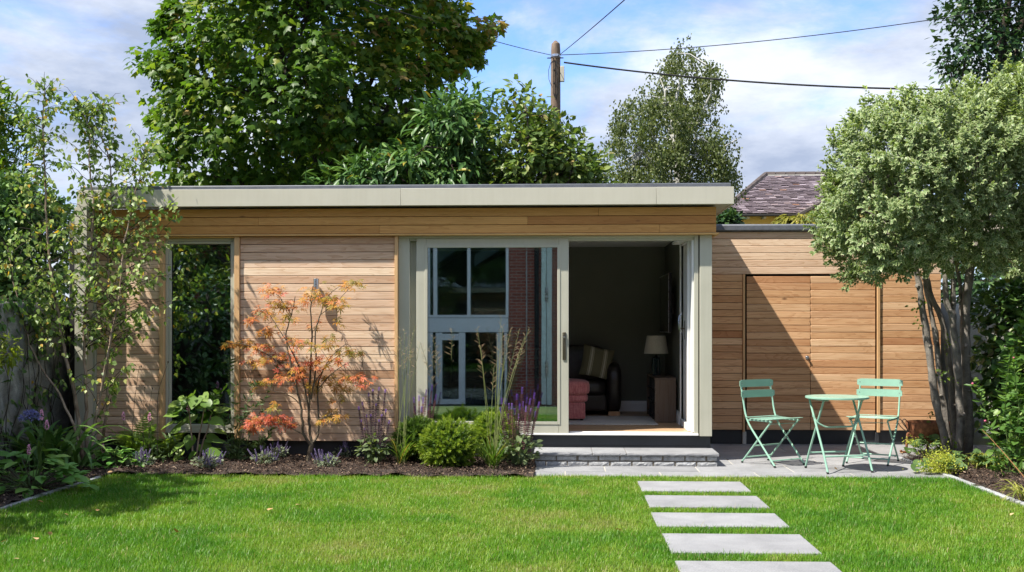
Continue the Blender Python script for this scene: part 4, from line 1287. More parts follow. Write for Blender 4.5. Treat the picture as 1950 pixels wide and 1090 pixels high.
for j in range(nrow):
    t0, t1 = j / nrow, (j + 1.12) / nrow
    xl = xe0 + (xr0 - xe0) * t0 + (0.0 if j % 2 else -0.1) - 0.03
    x = xl
    while x < xe0 + 6.4:
        w = 0.24
        lift = rng.uniform(0.008, 0.026)
        a = Vector((x + 0.004, YHO, ze)) + up * t0 + nrm * (0.03 + lift)
        dx = Vector((w - 0.008, 0, rng.normal(0, 0.004)))
        b = Vector((x + 0.004, YHO, ze)) + up * min(t1, 1.0) + nrm * 0.008
        if rng.random() > 0.012:
            k = len(sl_v)
            thk = nrm * -0.012
            sl_v += [a, a + dx, b + dx, b, a + thk, a + dx + thk]
            sl_f += [(k, k + 1, k + 2, k + 3), (k + 4, k + 5, k + 1, k)]
            sl_a += [rng.random()] * 6
        x += w
me = np_mesh('slate', np.array([tuple(q) for q in sl_v]), np.array(sl_f), M['slate'], {'rnd': np.array(sl_a)})
o = link('slate', me, house, -wloc(house)); o['kind'] = 'stuff'
def ridge_tiles(P, Q, n_):
    for i in range(n_):
        a = P.lerp(Q, i / n_); b = P.lerp(Q, (i + 0.93) / n_)
        MB().tube([a, b], [0.10, 0.105], 8).build('ridge_tile', M['ridge'], house)
    MB().tube([P + Vector((0, -0.08, -0.09)), Q + Vector((0, -0.08, -0.09))], 0.07, 6).build('ridge_mortar', M['render_pale'], house)
ridge_tiles(Vector((xe0, YHO, ze + 0.04)), Vector((xr0, YHO + 3.6, zr + 0.03)), 9)
ridge_tiles(Vector((xr0, YHO + 3.6, zr + 0.03)), Vector((xe0 + 6.5, YHO + 3.6, zr + 0.03)), 12)
MB().box(xe0 + 0.1, xe0 + 7, YHO - 0.1, YHO + 0.02, ze - 0.10, ze - 0.02).build('gutter', M['black_core'], house, bevel=0.02)
for k_ in range(6):
    MB().box(xe0 + 0.9 + k_ * 0.55, xe0 + 0.98 + k_ * 0.55, YHO + 0.03, YHO + 0.44, ze - 0.16, ze - 0.03).build('rafter_end', M['render_pale'], house)
yg = YHO - 2.0                                           # the wing whose gable slope shows at the tree's edge
xg = XY(1528, yg)
MB().add([(xg, yg, 0), (xg + 2.4, yg, 0), (xg + 2.4, yg, ZY(1600, 350, yg)), (xg + 2.0, yg, ZY(1600, 345, yg)), (xg, yg, ZY(1528, 408, yg)),
          (xg, yg + 2, 0), (xg + 2.4, yg + 2, 0), (xg + 2.4, yg + 2, ZY(1600, 350, yg)), (xg + 2.0, yg + 2, ZY(1600, 345, yg)), (xg, yg + 2, ZY(1528, 408, yg))],
         [(0, 1, 2, 3, 4), (9, 8, 7, 6, 5), (0, 4, 9, 5), (4, 3, 8, 9), (3, 2, 7, 8), (1, 6, 7, 2)]).build('gable_wing', M['yellow'], house)
MB().tube([Vector((xg - 0.15, yg - 0.05, ZY(1528, 410, yg))), Vector((xg + 2.0, yg - 0.05, ZY(1600, 342, yg)))], 0.07, 6).build('verge', M['ridge'], house)

# ------------------------------------------------------------------ the owner's house behind the camera (seen mirrored in the door)
YV = 27.0
YO = 2 * (YD + 0.02) - YV
def mx_(u): return XY(u, YV)
def mz_(v): return EYE + (VH - v) / FPX * YV
own = thing('brick_house', 'red brick house with white framed glazed gable, mirrored in the sliding door', 'house', (0, YO, 0))
m, nt, n, l, p = nodes_of('red brick')
tc = n.new('ShaderNodeNewGeometry')
cmb = n.new('ShaderNodeSeparateXYZ'); l.new(tc.outputs['Position'], cmb.inputs[0])
c2 = n.new('ShaderNodeCombineXYZ'); l.new(cmb.outputs[0], c2.inputs[0]); l.new(cmb.outputs[2], c2.inputs[1])
bt = n.new('ShaderNodeTexBrick')
bt.inputs['Color1'].default_value = (0.22, 0.05, 0.03, 1); bt.inputs['Color2'].default_value = (0.33, 0.09, 0.055, 1)
bt.inputs['Mortar'].default_value = (0.30, 0.24, 0.20, 1)
bt.inputs['Scale'].default_value = 1.0; bt.inputs['Brick Width'].default_value = 0.225; bt.inputs['Row Height'].default_value = 0.075; bt.inputs['Mortar Size'].default_value = 0.007
l.new(c2.outputs[0], bt.inputs['Vector']); l.new(bt.outputs['Color'], p.inputs['Base Color']); p.inputs['Roughness'].default_value = 0.9
M['brick'] = m
M['frame_white'] = plain('white window frames', (0.80, 0.80, 0.79), 0.4, 0, 0.02, 3, 0)
M['dark_room'] = plain('dim room', (0.10, 0.125, 0.115), 0.9, 0, 0.2, 1, 0)
xb0 = mx_(968)
MB().box(xb0, 6.5, YO - 0.35, YO, -0.7, 6.5).build('wall', M['brick'], own)
x0 = mx_(700)
MB().box(-9.0, x0, YO - 0.35, YO, -0.7, 5.6).build('wall', M['brick'], own)
MB().box(x0 - 0.1, xb0 + 0.1, YO - 3.0, YO - 2.9, -0.6, 6.4).build('inner_wall', M['dark_room'], own)
MB().box(x0 - 0.1, xb0 + 0.1, YO - 2.95, YO - 0.3, -0.6, -0.5).build('floor', M['dark_room'], own)
MB().box(x0 - 0.1, x0, YO - 2.95, YO - 0.3, -0.6, 6.4).build('inner_wall', M['dark_room'], own)
MB().box(xb0, xb0 + 0.1, YO - 2.95, YO - 0.36, -0.6, 6.4).build('inner_wall', M['dark_room'], own)
MB().box(x0, xb0 - .001, YO - 0.10, YO + 0.02, mz_(633), mz_(606)).build('spandrel', M['frame_white'], own)
fm = MB()
for u, w in ((817, 4), (829, 7), (893, 6), (966, 5), (870, 0)):
    if w: fm.box(mx_(u - w / 2), mx_(u + w / 2), YO - 0.06, YO + 0.03, mz_(605), 5.9)
fm.box(x0, xb0 - .002, YO - 0.05, YO + 0.028, mz_(605), mz_(600))
for u, w in ((818, 12), (836, 12), (880, 12), (951, 10), (963, 5), (740, 10)):
    fm.box(mx_(u - w / 2), mx_(u + w / 2), YO - 0.06, YO + 0.03, -0.5, mz_(634))
fm.box(mx_(836), mx_(880), YO - 0.055, YO + 0.025, mz_(648), mz_(636)); fm.box(mx_(836), mx_(880), YO - 0.055, YO + 0.025, -0.5, -0.38)
fm.build('window_frame', M['frame_white'], own)
for za, zb_ in ((-0.5, mz_(634)), (mz_(600), 5.9)):
    MB().box(x0 + .01, xb0 - .01, YO - 0.03, YO - 0.02, za, zb_).build('pane', M['glass_house'], own)
bg = MB()                                                # bargeboards and pale sloped ceiling of the gable
for (ua, va), (ub, vb), w in (((740, 560), (900, 448), 0.35), ((900, 505), (975, 455), 0.28)):
    a, b = (mx_(ua), mz_(va)), (mx_(ub), mz_(vb))
    bg.add([(a[0], YO - 0.6, a[1]), (b[0], YO - 0.6, b[1]), (b[0], YO - 0.6, b[1] + w), (a[0], YO - 0.6, a[1] + w), (a[0], YO - 1.9, a[1]), (b[0], YO - 1.9, b[1]), (b[0], YO - 1.9, b[1] + w), (a[0], YO - 1.9, a[1] + w)],
           [(0, 3, 2, 1), (4, 5, 6, 7), (0, 1, 5, 4), (3, 7, 6, 2), (0, 4, 7, 3), (1, 2, 6, 5)])
bg.build('sloped_ceiling', M['frame_white'], own)
MB().tube([(mx_(1022), YO + 0.06, -0.54), (mx_(1022), YO + 0.06, 6.4)], 0.055, 10).build('downpipe', M['black_core'], own, smooth=True)
MB().tube([(mx_(1003), YO + 0.02, -0.54), (mx_(1003), YO + 0.02, 6.4)], 0.012, 6).build('wire', M['render_pale'], own)
bd = MB(); bd.box(mx_(1031), mx_(1040), YO + 0.02, YO + 0.06, -0.5, 5.2); bd.box(mx_(1041), mx_(1051), YO + 0.03, YO + 0.07, -0.5, 5.2)
bd.build('door_leaf', plain('glass tinted white paint', (0.66, 0.76, 0.68), 0.4), own, bevel=0.004)  # white door; the green cast of the glass is put into its colour
hg = MB()
for v in (562, 702): hg.box(mx_(1038), mx_(1044), YO + 0.061, YO + 0.10, mz_(v + 14), mz_(v - 14))
hg.build('hinge', M['steel'], own, bevel=0.004)
MB().add([(-9.5, YO + 0.3, 5.5), (7, YO + 0.3, 6.4), (7, YO - 4, 8.4), (-9.5, YO - 4, 8.4)], [(0, 1, 2, 3)]).build('roof', M['slate'], own)
# ------------------------------------------------------------------ foliage tools
def unit(a):
    return a / np.maximum(np.linalg.norm(a, axis=-1, keepdims=True), 1e-9)

def leaf_shape(kind):
    """leaf lying in the xy plane, base at the origin, tip at +y; returns verts, tris, edge value"""
    if kind == 'ovate':
        v = [(0, 0, 0), (-.24, .28, .05), (0, .3, -.02), (.24, .28, .05), (-.24, .6, .03), (0, .62, -.03), (.24, .6, .03), (0, 1, -.08)]
        f = [(0, 2, 1), (0, 3, 2), (1, 2, 5), (1, 5, 4), (2, 3, 6), (2, 6, 5), (4, 5, 7), (5, 6, 7)]
    elif kind == 'wavy':
        v = [(0, 0, 0), (-.23, .25, .07), (0, .28, -.02), (.23, .3, -.02), (-.25, .6, -.03), (0, .62, -.05), (.25, .6, .06), (-.05, 1, -.16)]
        f = [(0, 2, 1), (0, 3, 2), (1, 2, 5), (1, 5, 4), (2, 3, 6), (2, 6, 5), (4, 5, 7), (5, 6, 7)]
    elif kind == 'birch':
        v = [(0, 0, 0), (-.36, .25, .03), (.36, .25, .03), (0, .4, -.03), (-.24, .55, .02), (.24, .55, .02), (0, 1, -.06)]
        f = [(0, 3, 1), (0, 2, 3), (1, 3, 4), (2, 5, 3), (3, 6, 4), (3, 5, 6)]
    elif kind == 'long':
        v = [(0, 0, 0), (-.13, .3, .05), (0, .32, -.01), (.13, .3, .05), (-.11, .68, .0), (0, .7, -.06), (.11, .68, .0), (0, 1, -.16)]
        f = [(0, 2, 1), (0, 3, 2), (1, 2, 5), (1, 5, 4), (2, 3, 6), (2, 6, 5), (4, 5, 7), (5, 6, 7)]
    elif kind == 'heart':
        v = [(0, .06, -.02), (-.20, -.06, .05), (-.42, .18, .07), (-.40, .45, .05), (-.2, .78, 0), (0, 1.0, -.10), (.2, .78, 0), (.40, .45, .05), (.42, .18, .07), (.20, -.06, .05), (0, .3, -.03), (0, .6, -.05)]
        f = [(0, 10, 1), (1, 10, 2), (2, 10, 3), (3, 10, 11), (3, 11, 4), (4, 11, 5), (0, 9, 10), (9, 8, 10), (8, 7, 10), (7, 11, 10), (7, 6, 11), (6, 5, 11)]
    elif kind == 'sycamore':
        rim = [(-.12, .02), (-.42, .05), (-.34, .24), (-.52, .52), (-.24, .52), (-.16, .72), (0, 1.0), (.16, .72), (.24, .52), (.52, .52), (.34, .24), (.42, .05), (.12, .02)]
        v = [(0, .3, .04)] + [(x, y, -.10 * (abs(x) * 2) ** 2 - (.07 if i in (3, 9, 6) else 0)) for i, (x, y) in enumerate(rim)]
        f = [(0, i + 1, i) for i in range(1, len(rim))] + [(0, 1, len(rim))]
    elif kind == 'acer':
        v = [(0, .12, .02)]; f = []
        ang = [-125, -85, -43, 0, 43, 85, 125]; ln = [.38, .62, .86, 1.0, .86, .62, .38]
        for i, (a, L) in enumerate(zip(ang, ln)):
            w0 = R(a - 20); w1 = R(a + 20)
            v.append((math.sin(w0) * .2, .12 + math.cos(w0) * .2, .03))
            v.append((math.sin(R(a - 8)) * L * .55, .12 + math.cos(R(a - 8)) * L * .55, 0))
            v.append((math.sin(R(a)) * L * .9, .12 + math.cos(R(a)) * L * .9, -.12 * L))
            v.append((math.sin(R(a + 8)) * L * .55, .12 + math.cos(R(a + 8)) * L * .55, 0))
            b = 1 + i * 4
            f += [(0, b + 1, b), (0, b + 3, b + 1), (b + 1, b + 3, b + 2)]
        v.append((math.sin(R(145)) * .15, .12 + math.cos(R(145)) * .15, .03))
    elif kind == 'needle':
        v = [(-.06, 0, 0), (.06, 0, 0), (.09, .5, .02), (-.09, .5, .02), (0, 1, 0)]
        f = [(0, 1, 2), (0, 2, 3), (3, 2, 4)]
    elif kind == 'round':
        v = [(0, .45, -.06)] + [(.5 * math.sin(w) * (1 + .07 * math.cos(7 * w)), .45 - .5 * math.cos(w) * (1 + .07 * math.cos(7 * w)), .06 * math.cos(7 * w)) for w in np.linspace(0.25, 2 * math.pi - 0.25, 14)]
        f = [(0, i, i + 1) for i in range(1, 14)]
    v = np.array(v, float); f = np.array(f)
    cen = np.abs(v[:, 0]) / max(np.abs(v[:, 0]).max(), 1e-6)
    edge = np.clip(np.maximum(cen, (v[:, 1] > .95) * 1.0), 0, 1)
    return v, f, edge
SHAPES = {k: leaf_shape(k) for k in ('ovate', 'wavy', 'birch', 'long', 'heart', 'sycamore', 'acer', 'needle', 'round')}

def frames(axis, normal):
    a = unit(axis)
    n = normal - (normal * a).sum(-1, keepdims=True) * a
    n = unit(n)
    s = np.cross(a, n)
    return s, a, n

def place(shape, pos, axis, normal, size, rnd):
    v, f, e = SHAPES[shape]
    s, a, n = frames(axis, normal)
    N, k = len(pos), len(v)
    V = pos[:, None, :] + size[:, None, None] * (v[None, :, 0:1] * s[:, None, :] + v[None, :, 1:2] * a[:, None, :] + v[None, :, 2:3] * n[:, None, :])
    F = (f[None] + (np.arange(N) * k)[:, None, None]).reshape(-1, 3)
    return V.reshape(-1, 3), F, {'rnd': np.repeat(rnd, k), 'edge': np.tile(e, N), 'joined': np.ones(N * k)}

LEAF_MESH = {}
def leaf_mesh(shape, mat):
    if (shape, mat.name) not in LEAF_MESH:
        v, f, e = SHAPES[shape]
        LEAF_MESH[(shape, mat.name)] = np_mesh('leaf', v, f, mat, {'edge': e})
    return LEAF_MESH[(shape, mat.name)]

def screen(P):
    """pixel position and depth in the photograph"""
    d = P - np.array([0, 0, EYE])
    xc = d[:, 0] * CS + d[:, 1] * SN
    yc = -d[:, 0] * SN + d[:, 1] * CS
    return UC + FPX * xc / yc, VH - FPX * d[:, 2] / yc, yc

def foliage(parent, shape, pos, axis, normal, size, rnd, mat, singles=0, name='leaf', mass='leaf_mass', cell=9):
    """the leaves of one plant: the best seen as objects of their own, the others joined"""
    pos = np.asarray(pos, float)
    pick = np.zeros(len(pos), bool)
    if singles:
        u, v, yc = screen(pos)
        inside = (u > 0) & (u < 1950) & (v > 0) & (v < 1090)
        key = (np.floor(u / cell) * 4096 + np.floor(v / cell)).astype(np.int64)
        order_ = np.lexsort((yc, key))
        first = np.ones(len(pos), bool)
        first[1:] = key[order_][1:] != key[order_][:-1]
        front = order_[first]
        front = front[inside[front]]
        s_, a_, n_ = frames(axis[front], normal[front])
        view = unit(np.array([[0, 0, EYE]]) - pos[front])
        score = size[front] * (0.3 + np.abs((n_ * view).sum(-1))) / yc[front] * rng.uniform(0.6, 1.0, len(front))
        front = front[np.argsort(-score)][:singles]
        pick[front] = True
        me = leaf_mesh(shape, mat)
        s_, a_, n_ = frames(axis[front], normal[front])
        base = wloc(parent)
        for i, k in enumerate(front):
            o = bpy.data.objects.new(name, me)
            COL.objects.link(o)
            o.parent = parent
            o.color = (float(rnd[k]), 1, 1, 1)
            z = size[k]
            mtx = Matrix(((s_[i, 0] * z, a_[i, 0] * z, n_[i, 0] * z, pos[k, 0] - base.x), (s_[i, 1] * z, a_[i, 1] * z, n_[i, 1] * z, pos[k, 1] - base.y), (s_[i, 2] * z, a_[i, 2] * z, n_[i, 2] * z, pos[k, 2] - base.z), (0, 0, 0, 1)))
            o.matrix_basis = mtx
    r = ~pick
    if r.any():
        V, F, A = place(shape, pos[r], axis[r], normal[r], size[r], rnd[r])
        c = V.mean(0)
        o = link(mass, np_mesh(mass, V - c, F, mat, A), parent, Vector(c) - wloc(parent))
        o['kind'] = 'stuff'
        return o

def rand_dir(n):
    return unit(rng.normal(size=(n, 3)))

def inside_outline(poly, Y, n, thick, shell=0.0, inset=0.0):
    """points spread through a solid that has the given outline (pixels) at depth Y"""
    P = np.array(poly, float)
    x0, y0 = P.min(0); x1, y1 = P.max(0)
    out = []
    have = 0
    A = P; B = np.roll(P, -1, 0)
    while have < n:
        q = np.stack([rng.uniform(x0, x1, n * 2), rng.uniform(y0, y1, n * 2)], 1)
        q = q[pip(q, P)]
        ab = B - A
        t = np.clip(((q[:, None] - A[None]) * ab[None]).sum(-1) / np.maximum((ab ** 2).sum(-1), 1e-9)[None], 0, 1)
        d = np.linalg.norm(q[:, None] - (A[None] + t[..., None] * ab[None]), axis=-1).min(1)
        ok = d > inset * rng.uniform(0.55, 1.0, len(d))
        q, d = q[ok], d[ok] - inset * 0.5
        out.append(np.concatenate([q, d[:, None]], 1)); have += len(q)
    q = np.concatenate(out)[:n]
    dm = q[:, 2].max()
    half = thick * np.sqrt(np.clip(1 - (1 - np.clip(q[:, 2] / (dm * 0.9), 0, 1)) ** 2, 0, 1))
    s = rng.uniform(-1, 1, n)
    s = np.sign(s) * np.abs(s) ** (1 - shell)
    y = Y + s * half
    d = np.stack([(q[:, 0] - UC) / FPX * CS - SN, (q[:, 0] - UC) / FPX * SN + CS, (VH - q[:, 1]) / FPX], 1)
    t = Y / d[:, 1]
    X = d[:, 0] * t; Z = EYE + d[:, 2] * t
    return np.stack([X, y, Z], 1)

def tubes_np(segs, mat, name, parent, n=4, kind=None):
    """many thin branches joined into one part: segs = list of (points, radii)"""
    mb = MB()
    for pts, rad in segs: mb.tube(pts, rad, n, False)
    return mb.build(name, mat, parent, smooth=True, kind=kind)

def bend(a, b, sag, k=5, wob=0.0):
    pts = []
    for i in range(k + 1):
        t = i / k
        q = a.lerp(b, t)
        q.z += sag * 4 * t * (1 - t) * (b - a).length
        if 0 < i < k and wob: q += Vector(tuple(rng.normal(0, wob, 3)))
        pts.append(q)
    return pts

def clumpy(C, per, rad, flat=0.75, up=0.8, droop=0.3, centre=None):
    """leaves round clump centres: positions, axes, normals"""
    n = len(C) * per
    d = rand_dir(n)
    r = rng.random(n) ** 0.45
    off = d * r[:, None] * np.repeat(rad, per)[:, None] if hasattr(rad, '__len__') else d * r[:, None] * rad
    off[:, 2] *= flat
    pos = np.repeat(C, per, 0) + off
    if centre is not None:
        outw = unit(np.repeat(C, per, 0) - centre)
    else:
        outw = unit(off)
    nor = unit(outw * 0.55 + unit(off) * 0.45 + np.array([0, 0, up]) + rng.normal(0, 0.42, (n, 3)))
    ax = unit(unit(off) * 0.7 + outw * 0.4 + rng.normal(0, 0.5, (n, 3)) + np.array([0, 0, -droop]))
    return pos, ax, nor

def ground_tree(name, label, cat, base, trunk_top, r0, r1, C, bark, limb_n=9, twig_r=0.012, parent=None, group=None, twigs=90):
    """trunk, limbs to a few clumps, joined twigs to others"""
    t = thing(name, label, cat, base, 0, group)
    b, e = Vector(base), Vector(trunk_top)
    tp = bend(b - Vector((0, 0, 0.1)), e, 0.0, 6, (e - b).length * 0.012)
    rr = [r0 * 1.25] + list(np.linspace(r0, r1, 6))
    MB().tube(tp, rr, 10).build('trunk', bark, t, smooth=True)
    idx = rng.permutation(len(C))
    def start(c):
        k = min(0.97, max(0.32, 0.30 + 0.55 * rng.random()))
        z = min(c.z - 0.15 * (c - b).length, b.z + (e.z - b.z) * k) if c.z > b.z + 0.5 else b.z + 0.4 * (e.z - b.z)
        f = min(0.98, max(0.25, (z - b.z) / max(0.1, e.z - b.z)))
        return b.lerp(e, f), r0 + (r1 - r0) * f
    ends = []
    for i in idx[:limb_n]:
        c = Vector(C[i]); s, rs = start(c)
        pts = bend(s, c, 0.06, 6, (c - s).length * 0.02)
        MB().tube(pts, list(np.linspace(rs * 0.55, twig_r, 7)), 7).build('limb', bark, t, smooth=True)
        ends.append(pts)
    segs = []
    for i in idx[limb_n:limb_n + twigs]:
        c = Vector(C[i])
        best = min((q for pts in ends for q in pts[2:]), key=lambda q: (q - c).length) if ends else e
        segs.append((bend(best, c, 0.04, 3, 0.03), list(np.linspace(twig_r * 1.6, twig_r * 0.5, 4))))
    if segs: tubes_np(segs, bark, 'twig', t, 4, 'stuff')
    return t

# ------------------------------------------------------------------ trees beyond the garden room
M['syc_leaf'] = leaf_mat('sycamore leaf', [(0.0, (0.040, 0.092, 0.014)), (0.40, (0.088, 0.171, 0.024)), (0.72, (0.171, 0.242, 0.033)), (0.92, (0.271, 0.289, 0.042)), (1.0, (0.330, 0.224, 0.083))], 0.45, 0.42, 0.4)
M['laurel_leaf'] = leaf_mat('laurel leaf', [(0.0, (0.040, 0.097, 0.028)), (0.6, (0.074, 0.156, 0.041)), (0.97, (0.133, 0.227, 0.053)), (1.0, (0.468, 0.312, 0.047))], 0.2, 0.3, 0.6)
M['elder_leaf'] = leaf_mat('elder leaf', [(0.0, (0.057, 0.106, 0.022)), (0.6, (0.120, 0.184, 0.040)), (0.93, (0.205, 0.255, 0.057)), (1.0, (0.283, 0.212, 0.085))], 0.28, 0.45, 0.4)
M['birch_leaf_far'] = leaf_mat('weeping birch leaf', [(0.0, (0.055, 0.080, 0.024)), (0.6, (0.105, 0.140, 0.042)), (1.0, (0.18, 0.20, 0.07))], 0.3, 0.5, 0.35)
M['poplar_leaf'] = leaf_mat('dark ivy leaf', [(0.0, (0.016, 0.044, 0.016)), (0.6, (0.034, 0.081, 0.023)), (1.0, (0.078, 0.130, 0.039))], 0.15, 0.3, 0.5)
M['ivy_leaf'] = leaf_mat('ivy leaf', [(0.0, (0.031, 0.077, 0.021)), (0.6, (0.073, 0.150, 0.040)), (0.95, (0.153, 0.245, 0.061)), (1.0, (0.245, 0.245, 0.061))], 0.15, 0.32, 0.5)

# the big sycamore
YT = 20.0
syc_poly = [(280, 390), (330, 330), (295, 285), (345, 265), (285, 225), (330, 190), (262, 128), (325, 118), (325, 60), (296, 48), (318, 5), (345, 15), (350, -60), (420, -230), (600, -330), (790, -260), (880, -80), (872, 10), (880, 60), (945, 35), (955, 70), (915, 95), (930, 118), (885, 120), (860, 170), (900, 250), (920, 400)]
C = inside_outline(syc_poly, YT, 760, 2.6, 0.6, 25)
C = np.concatenate([C, np.array([tuple(PY(u, v, YT + rng.uniform(-.8, .8))) for u, v in ((868, 120), (885, 105), (900, 92), (914, 78), (926, 62), (936, 48), (905, 112), (892, 80), (286, 126), (306, 132), (330, 140), (312, 62), (304, 52), (328, 22), (340, 40), (296, 230), (318, 238), (312, 292), (330, 300), (865, 40), (872, 62)) for _ in (0, 1)])])
cen = np.array([XY(600, YT), YT, 6.0])
base = (XY(610, YT), YT + 0.2, 0)
syc = ground_tree('sycamore_tree', 'tall broad sycamore with lobed green leaves towering behind the garden room', 'tree', base, (XY(610, YT), YT + 0.2, 6.5), 0.26, 0.10, C, M['bark_dark'], 12, 0.02)
pos, ax, nor = clumpy(C, 38, np.concatenate([rng.uniform(0.30, 0.60, len(C) - 42), np.full(42, 0.22)]), 0.62, 0.85, 0.45, cen)
n_ = len(pos)
cl = np.repeat(rng.normal(0, 0.22, len(C)), 38)
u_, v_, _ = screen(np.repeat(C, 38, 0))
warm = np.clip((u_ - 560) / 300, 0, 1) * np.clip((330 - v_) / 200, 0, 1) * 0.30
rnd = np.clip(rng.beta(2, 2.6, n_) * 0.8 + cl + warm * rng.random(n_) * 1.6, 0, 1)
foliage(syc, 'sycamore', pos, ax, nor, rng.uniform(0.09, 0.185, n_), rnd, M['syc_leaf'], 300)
# a few sprays that break the outline
# cherry laurel in front of it
YL = 17.6
lau_poly = [(560, 400), (590, 330), (640, 320), (690, 290), (740, 300), (790, 240), (800, 190), (860, 165), (905, 160), (950, 200), (945, 240), (965, 300), (975, 400)]
C = inside_outline(lau_poly, YL, 150, 1.1, 0.5, 30)
cen = np.array([XY(800, YL), YL + 1, 2.2])
lau = ground_tree('laurel_tree', 'glossy long leaved laurel standing in front of the sycamore', 'tree', (XY(820, YL), YL, 0), (XY(830, YL), YL, 3.4), 0.10, 0.05, C, M['bark_dark'], 9, 0.014)
pos, ax, nor = clumpy(C, 36, 0.34, 0.8, 0.9, 0.55, cen)
n_ = len(pos)
foliage(lau, 'long', pos, ax, nor, rng.uniform(0.14, 0.26, n_), rng.random(n_), M['laurel_leaf'], 220)
# elder shrub by the pole
YE = 17.0
eld_poly = [(925, 400), (930, 260), (950, 200), (975, 165), (1000, 160), (1035, 195), (1055, 205), (1080, 240), (1105, 262), (1135, 215), (1142, 235), (1115, 275), (1150, 300), (1160, 345), (1155, 400)]
C = inside_outline(eld_poly, YE, 180, 0.9, 0.5, 20)
cen = np.array([XY(1030, YE), YE + .8, 2.6])
eld = ground_tree('elder_shrub', 'bushy green elder with brownish seed heads round the pole foot', 'shrub', (XY(1030, YE), YE, 0), (XY(1035, YE), YE, 3.0), 0.07, 0.035, C, M['bark_dark'], 10, 0.010)
pos, ax, nor = clumpy(C, 34, 0.26, 0.8, 0.8, 0.4, cen)
n_ = len(pos)
foliage(eld, 'ovate', pos, ax, nor, rng.uniform(0.08, 0.15, n_), rng.random(n_), M['elder_leaf'], 260)
# weeping birch far behind
A_BUNCH = np.array([0.17, 0.17, 0.16])
YW = 32.0
wb_poly = [(1172, 400), (1155, 320), (1148, 255), (1165, 215), (1195, 190), (1215, 150), (1250, 125), (1285, 92), (1318, 88), (1345, 112), (1368, 130), (1376, 190), (1352, 215), (1345, 240), (1385, 262), (1392, 290), (1408, 325), (1400, 365), (1380, 400)]
C0 = inside_outline(wb_poly, YW, 80, 2.0, 0.4, 16)
C = np.concatenate([np.repeat(C0, 9, 0) + rng.normal(0, 1, (len(C0) * 9, 3)) * A_BUNCH])
wb = ground_tree('weeping_birch', 'tall weeping birch far behind the flat roof under the cables', 'tree', (XY(1272, YW), YW, 0), (XY(1300, YW), YW, 8.6), 0.16, 0.03, C, M['render_pale'], 14, 0.02)
pp, aa, nn = [], [], []
for c in C:                                              # leaves hang in strings
    L = rng.uniform(0.35, 1.0)
    k = rng.integers(34, 54)
    t = rng.random(k)
    sway = rng.normal(0, 0.12, 2)
    q = c + np.stack([sway[0] * t + rng.normal(0, 0.085, k), sway[1] * t + rng.normal(0, 0.085, k), 0.25 - L * t], 1)
    pp.append(q); aa.append(unit(np.stack([rng.normal(0, .5, k), rng.normal(0, .5, k), -np.ones(k)], 1))); nn.append(unit(rng.normal(size=(k, 3)) + np.array([0, -.3, .5])))
pos, ax, nor = np.concatenate(pp), np.concatenate(aa), np.concatenate(nn)
keep = screen(pos)[1] < 420
pos, ax, nor = pos[keep], ax[keep], nor[keep]
n_ = len(pos)
foliage(wb, 'birch', pos, ax, nor, rng.uniform(0.058, 0.098, n_), rng.random(n_), M['birch_leaf_far'])
# dark tree at the upper right
YR = 26.0
tr_poly = [(1800, -330), (1795, 0), (1782, 50), (1796, 80), (1785, 110), (1805, 150), (1800, 175), (1830, 195), (1880, 240), (2080, 240), (2100, -330)]
C = inside_outline(tr_poly, YR, 330, 1.6, 0.5, 24)
cen = np.array([XY(1930, YR), YR + 1, 7])
drk = ground_tree('poplar_tree', 'dense dark green tree at the upper right edge of the picture', 'tree', (XY(1930, YR), YR, 0), (XY(1930, YR), YR, 9.5), 0.25, 0.06, C, M['bark_dark'], 8, 0.02)
pos, ax, nor = clumpy(C, 40, 0.42, 0.9, 0.6, 0.4, cen)
n_ = len(pos)
foliage(drk, 'birch', pos, ax, nor, rng.uniform(0.10, 0.18, n_), rng.random(n_), M['poplar_leaf'], 120)

# shrubs beside the far house
def bush(name, label, poly, Y, nC, per, rad, thick, shape, smin, smax, mat, singles=0, cat='shrub', r0=0.04, flat=0.85):
    C = inside_outline(poly, Y, nC, thick, 0.5, min(26, rad * 0.6 * FPX / Y))
    c0 = C.mean(0)
    zb = 0.0
    t = ground_tree(name, label, cat, (c0[0], c0[1], zb), (c0[0], c0[1], max(0.4, c0[2])), r0, r0 * 0.5, C, M['bark_dark'], min(6, nC // 4), 0.008, twigs=30)
    pos, ax, nor = clumpy(C, per, rad, flat, 0.7, 0.3, c0 - np.array([0, -0.5, 0.5]))
    k = len(pos)
    foliage(t, shape, pos, ax, nor, rng.uniform(smin, smax, k), rng.random(k), mat, singles)
    return t
bush('shrub', 'dark green bush between the roof corner and the yellow house', [(1368, 425), (1366, 408), (1380, 405), (1398, 415), (1402, 440), (1366, 440)], 24, 20, 40, 0.25, 0.5, 'birch', 0.08, 0.13, M['poplar_leaf'])
M['golden'] = leaf_mat('golden conifer spray', [(0.0, (0.10, 0.11, 0.015)), (1.0, (0.26, 0.24, 0.03))], 0.3, 0.5, 0.3)
gs = thing('golden_shrub', 'yellow green arching shrub poking above the shed roof', 'shrub', (XY(1515, 20), 20, 0))
pp, aa, nn = [], [], []
segs = []
o_ = Vector((XY(1522, 20), 20, ZY(1522, 440, 20)))
segs.append((bend(Vector((o_.x, 20, -0.05)), o_, 0, 4, .02), [0.05, .045, .04, .03, .02]))
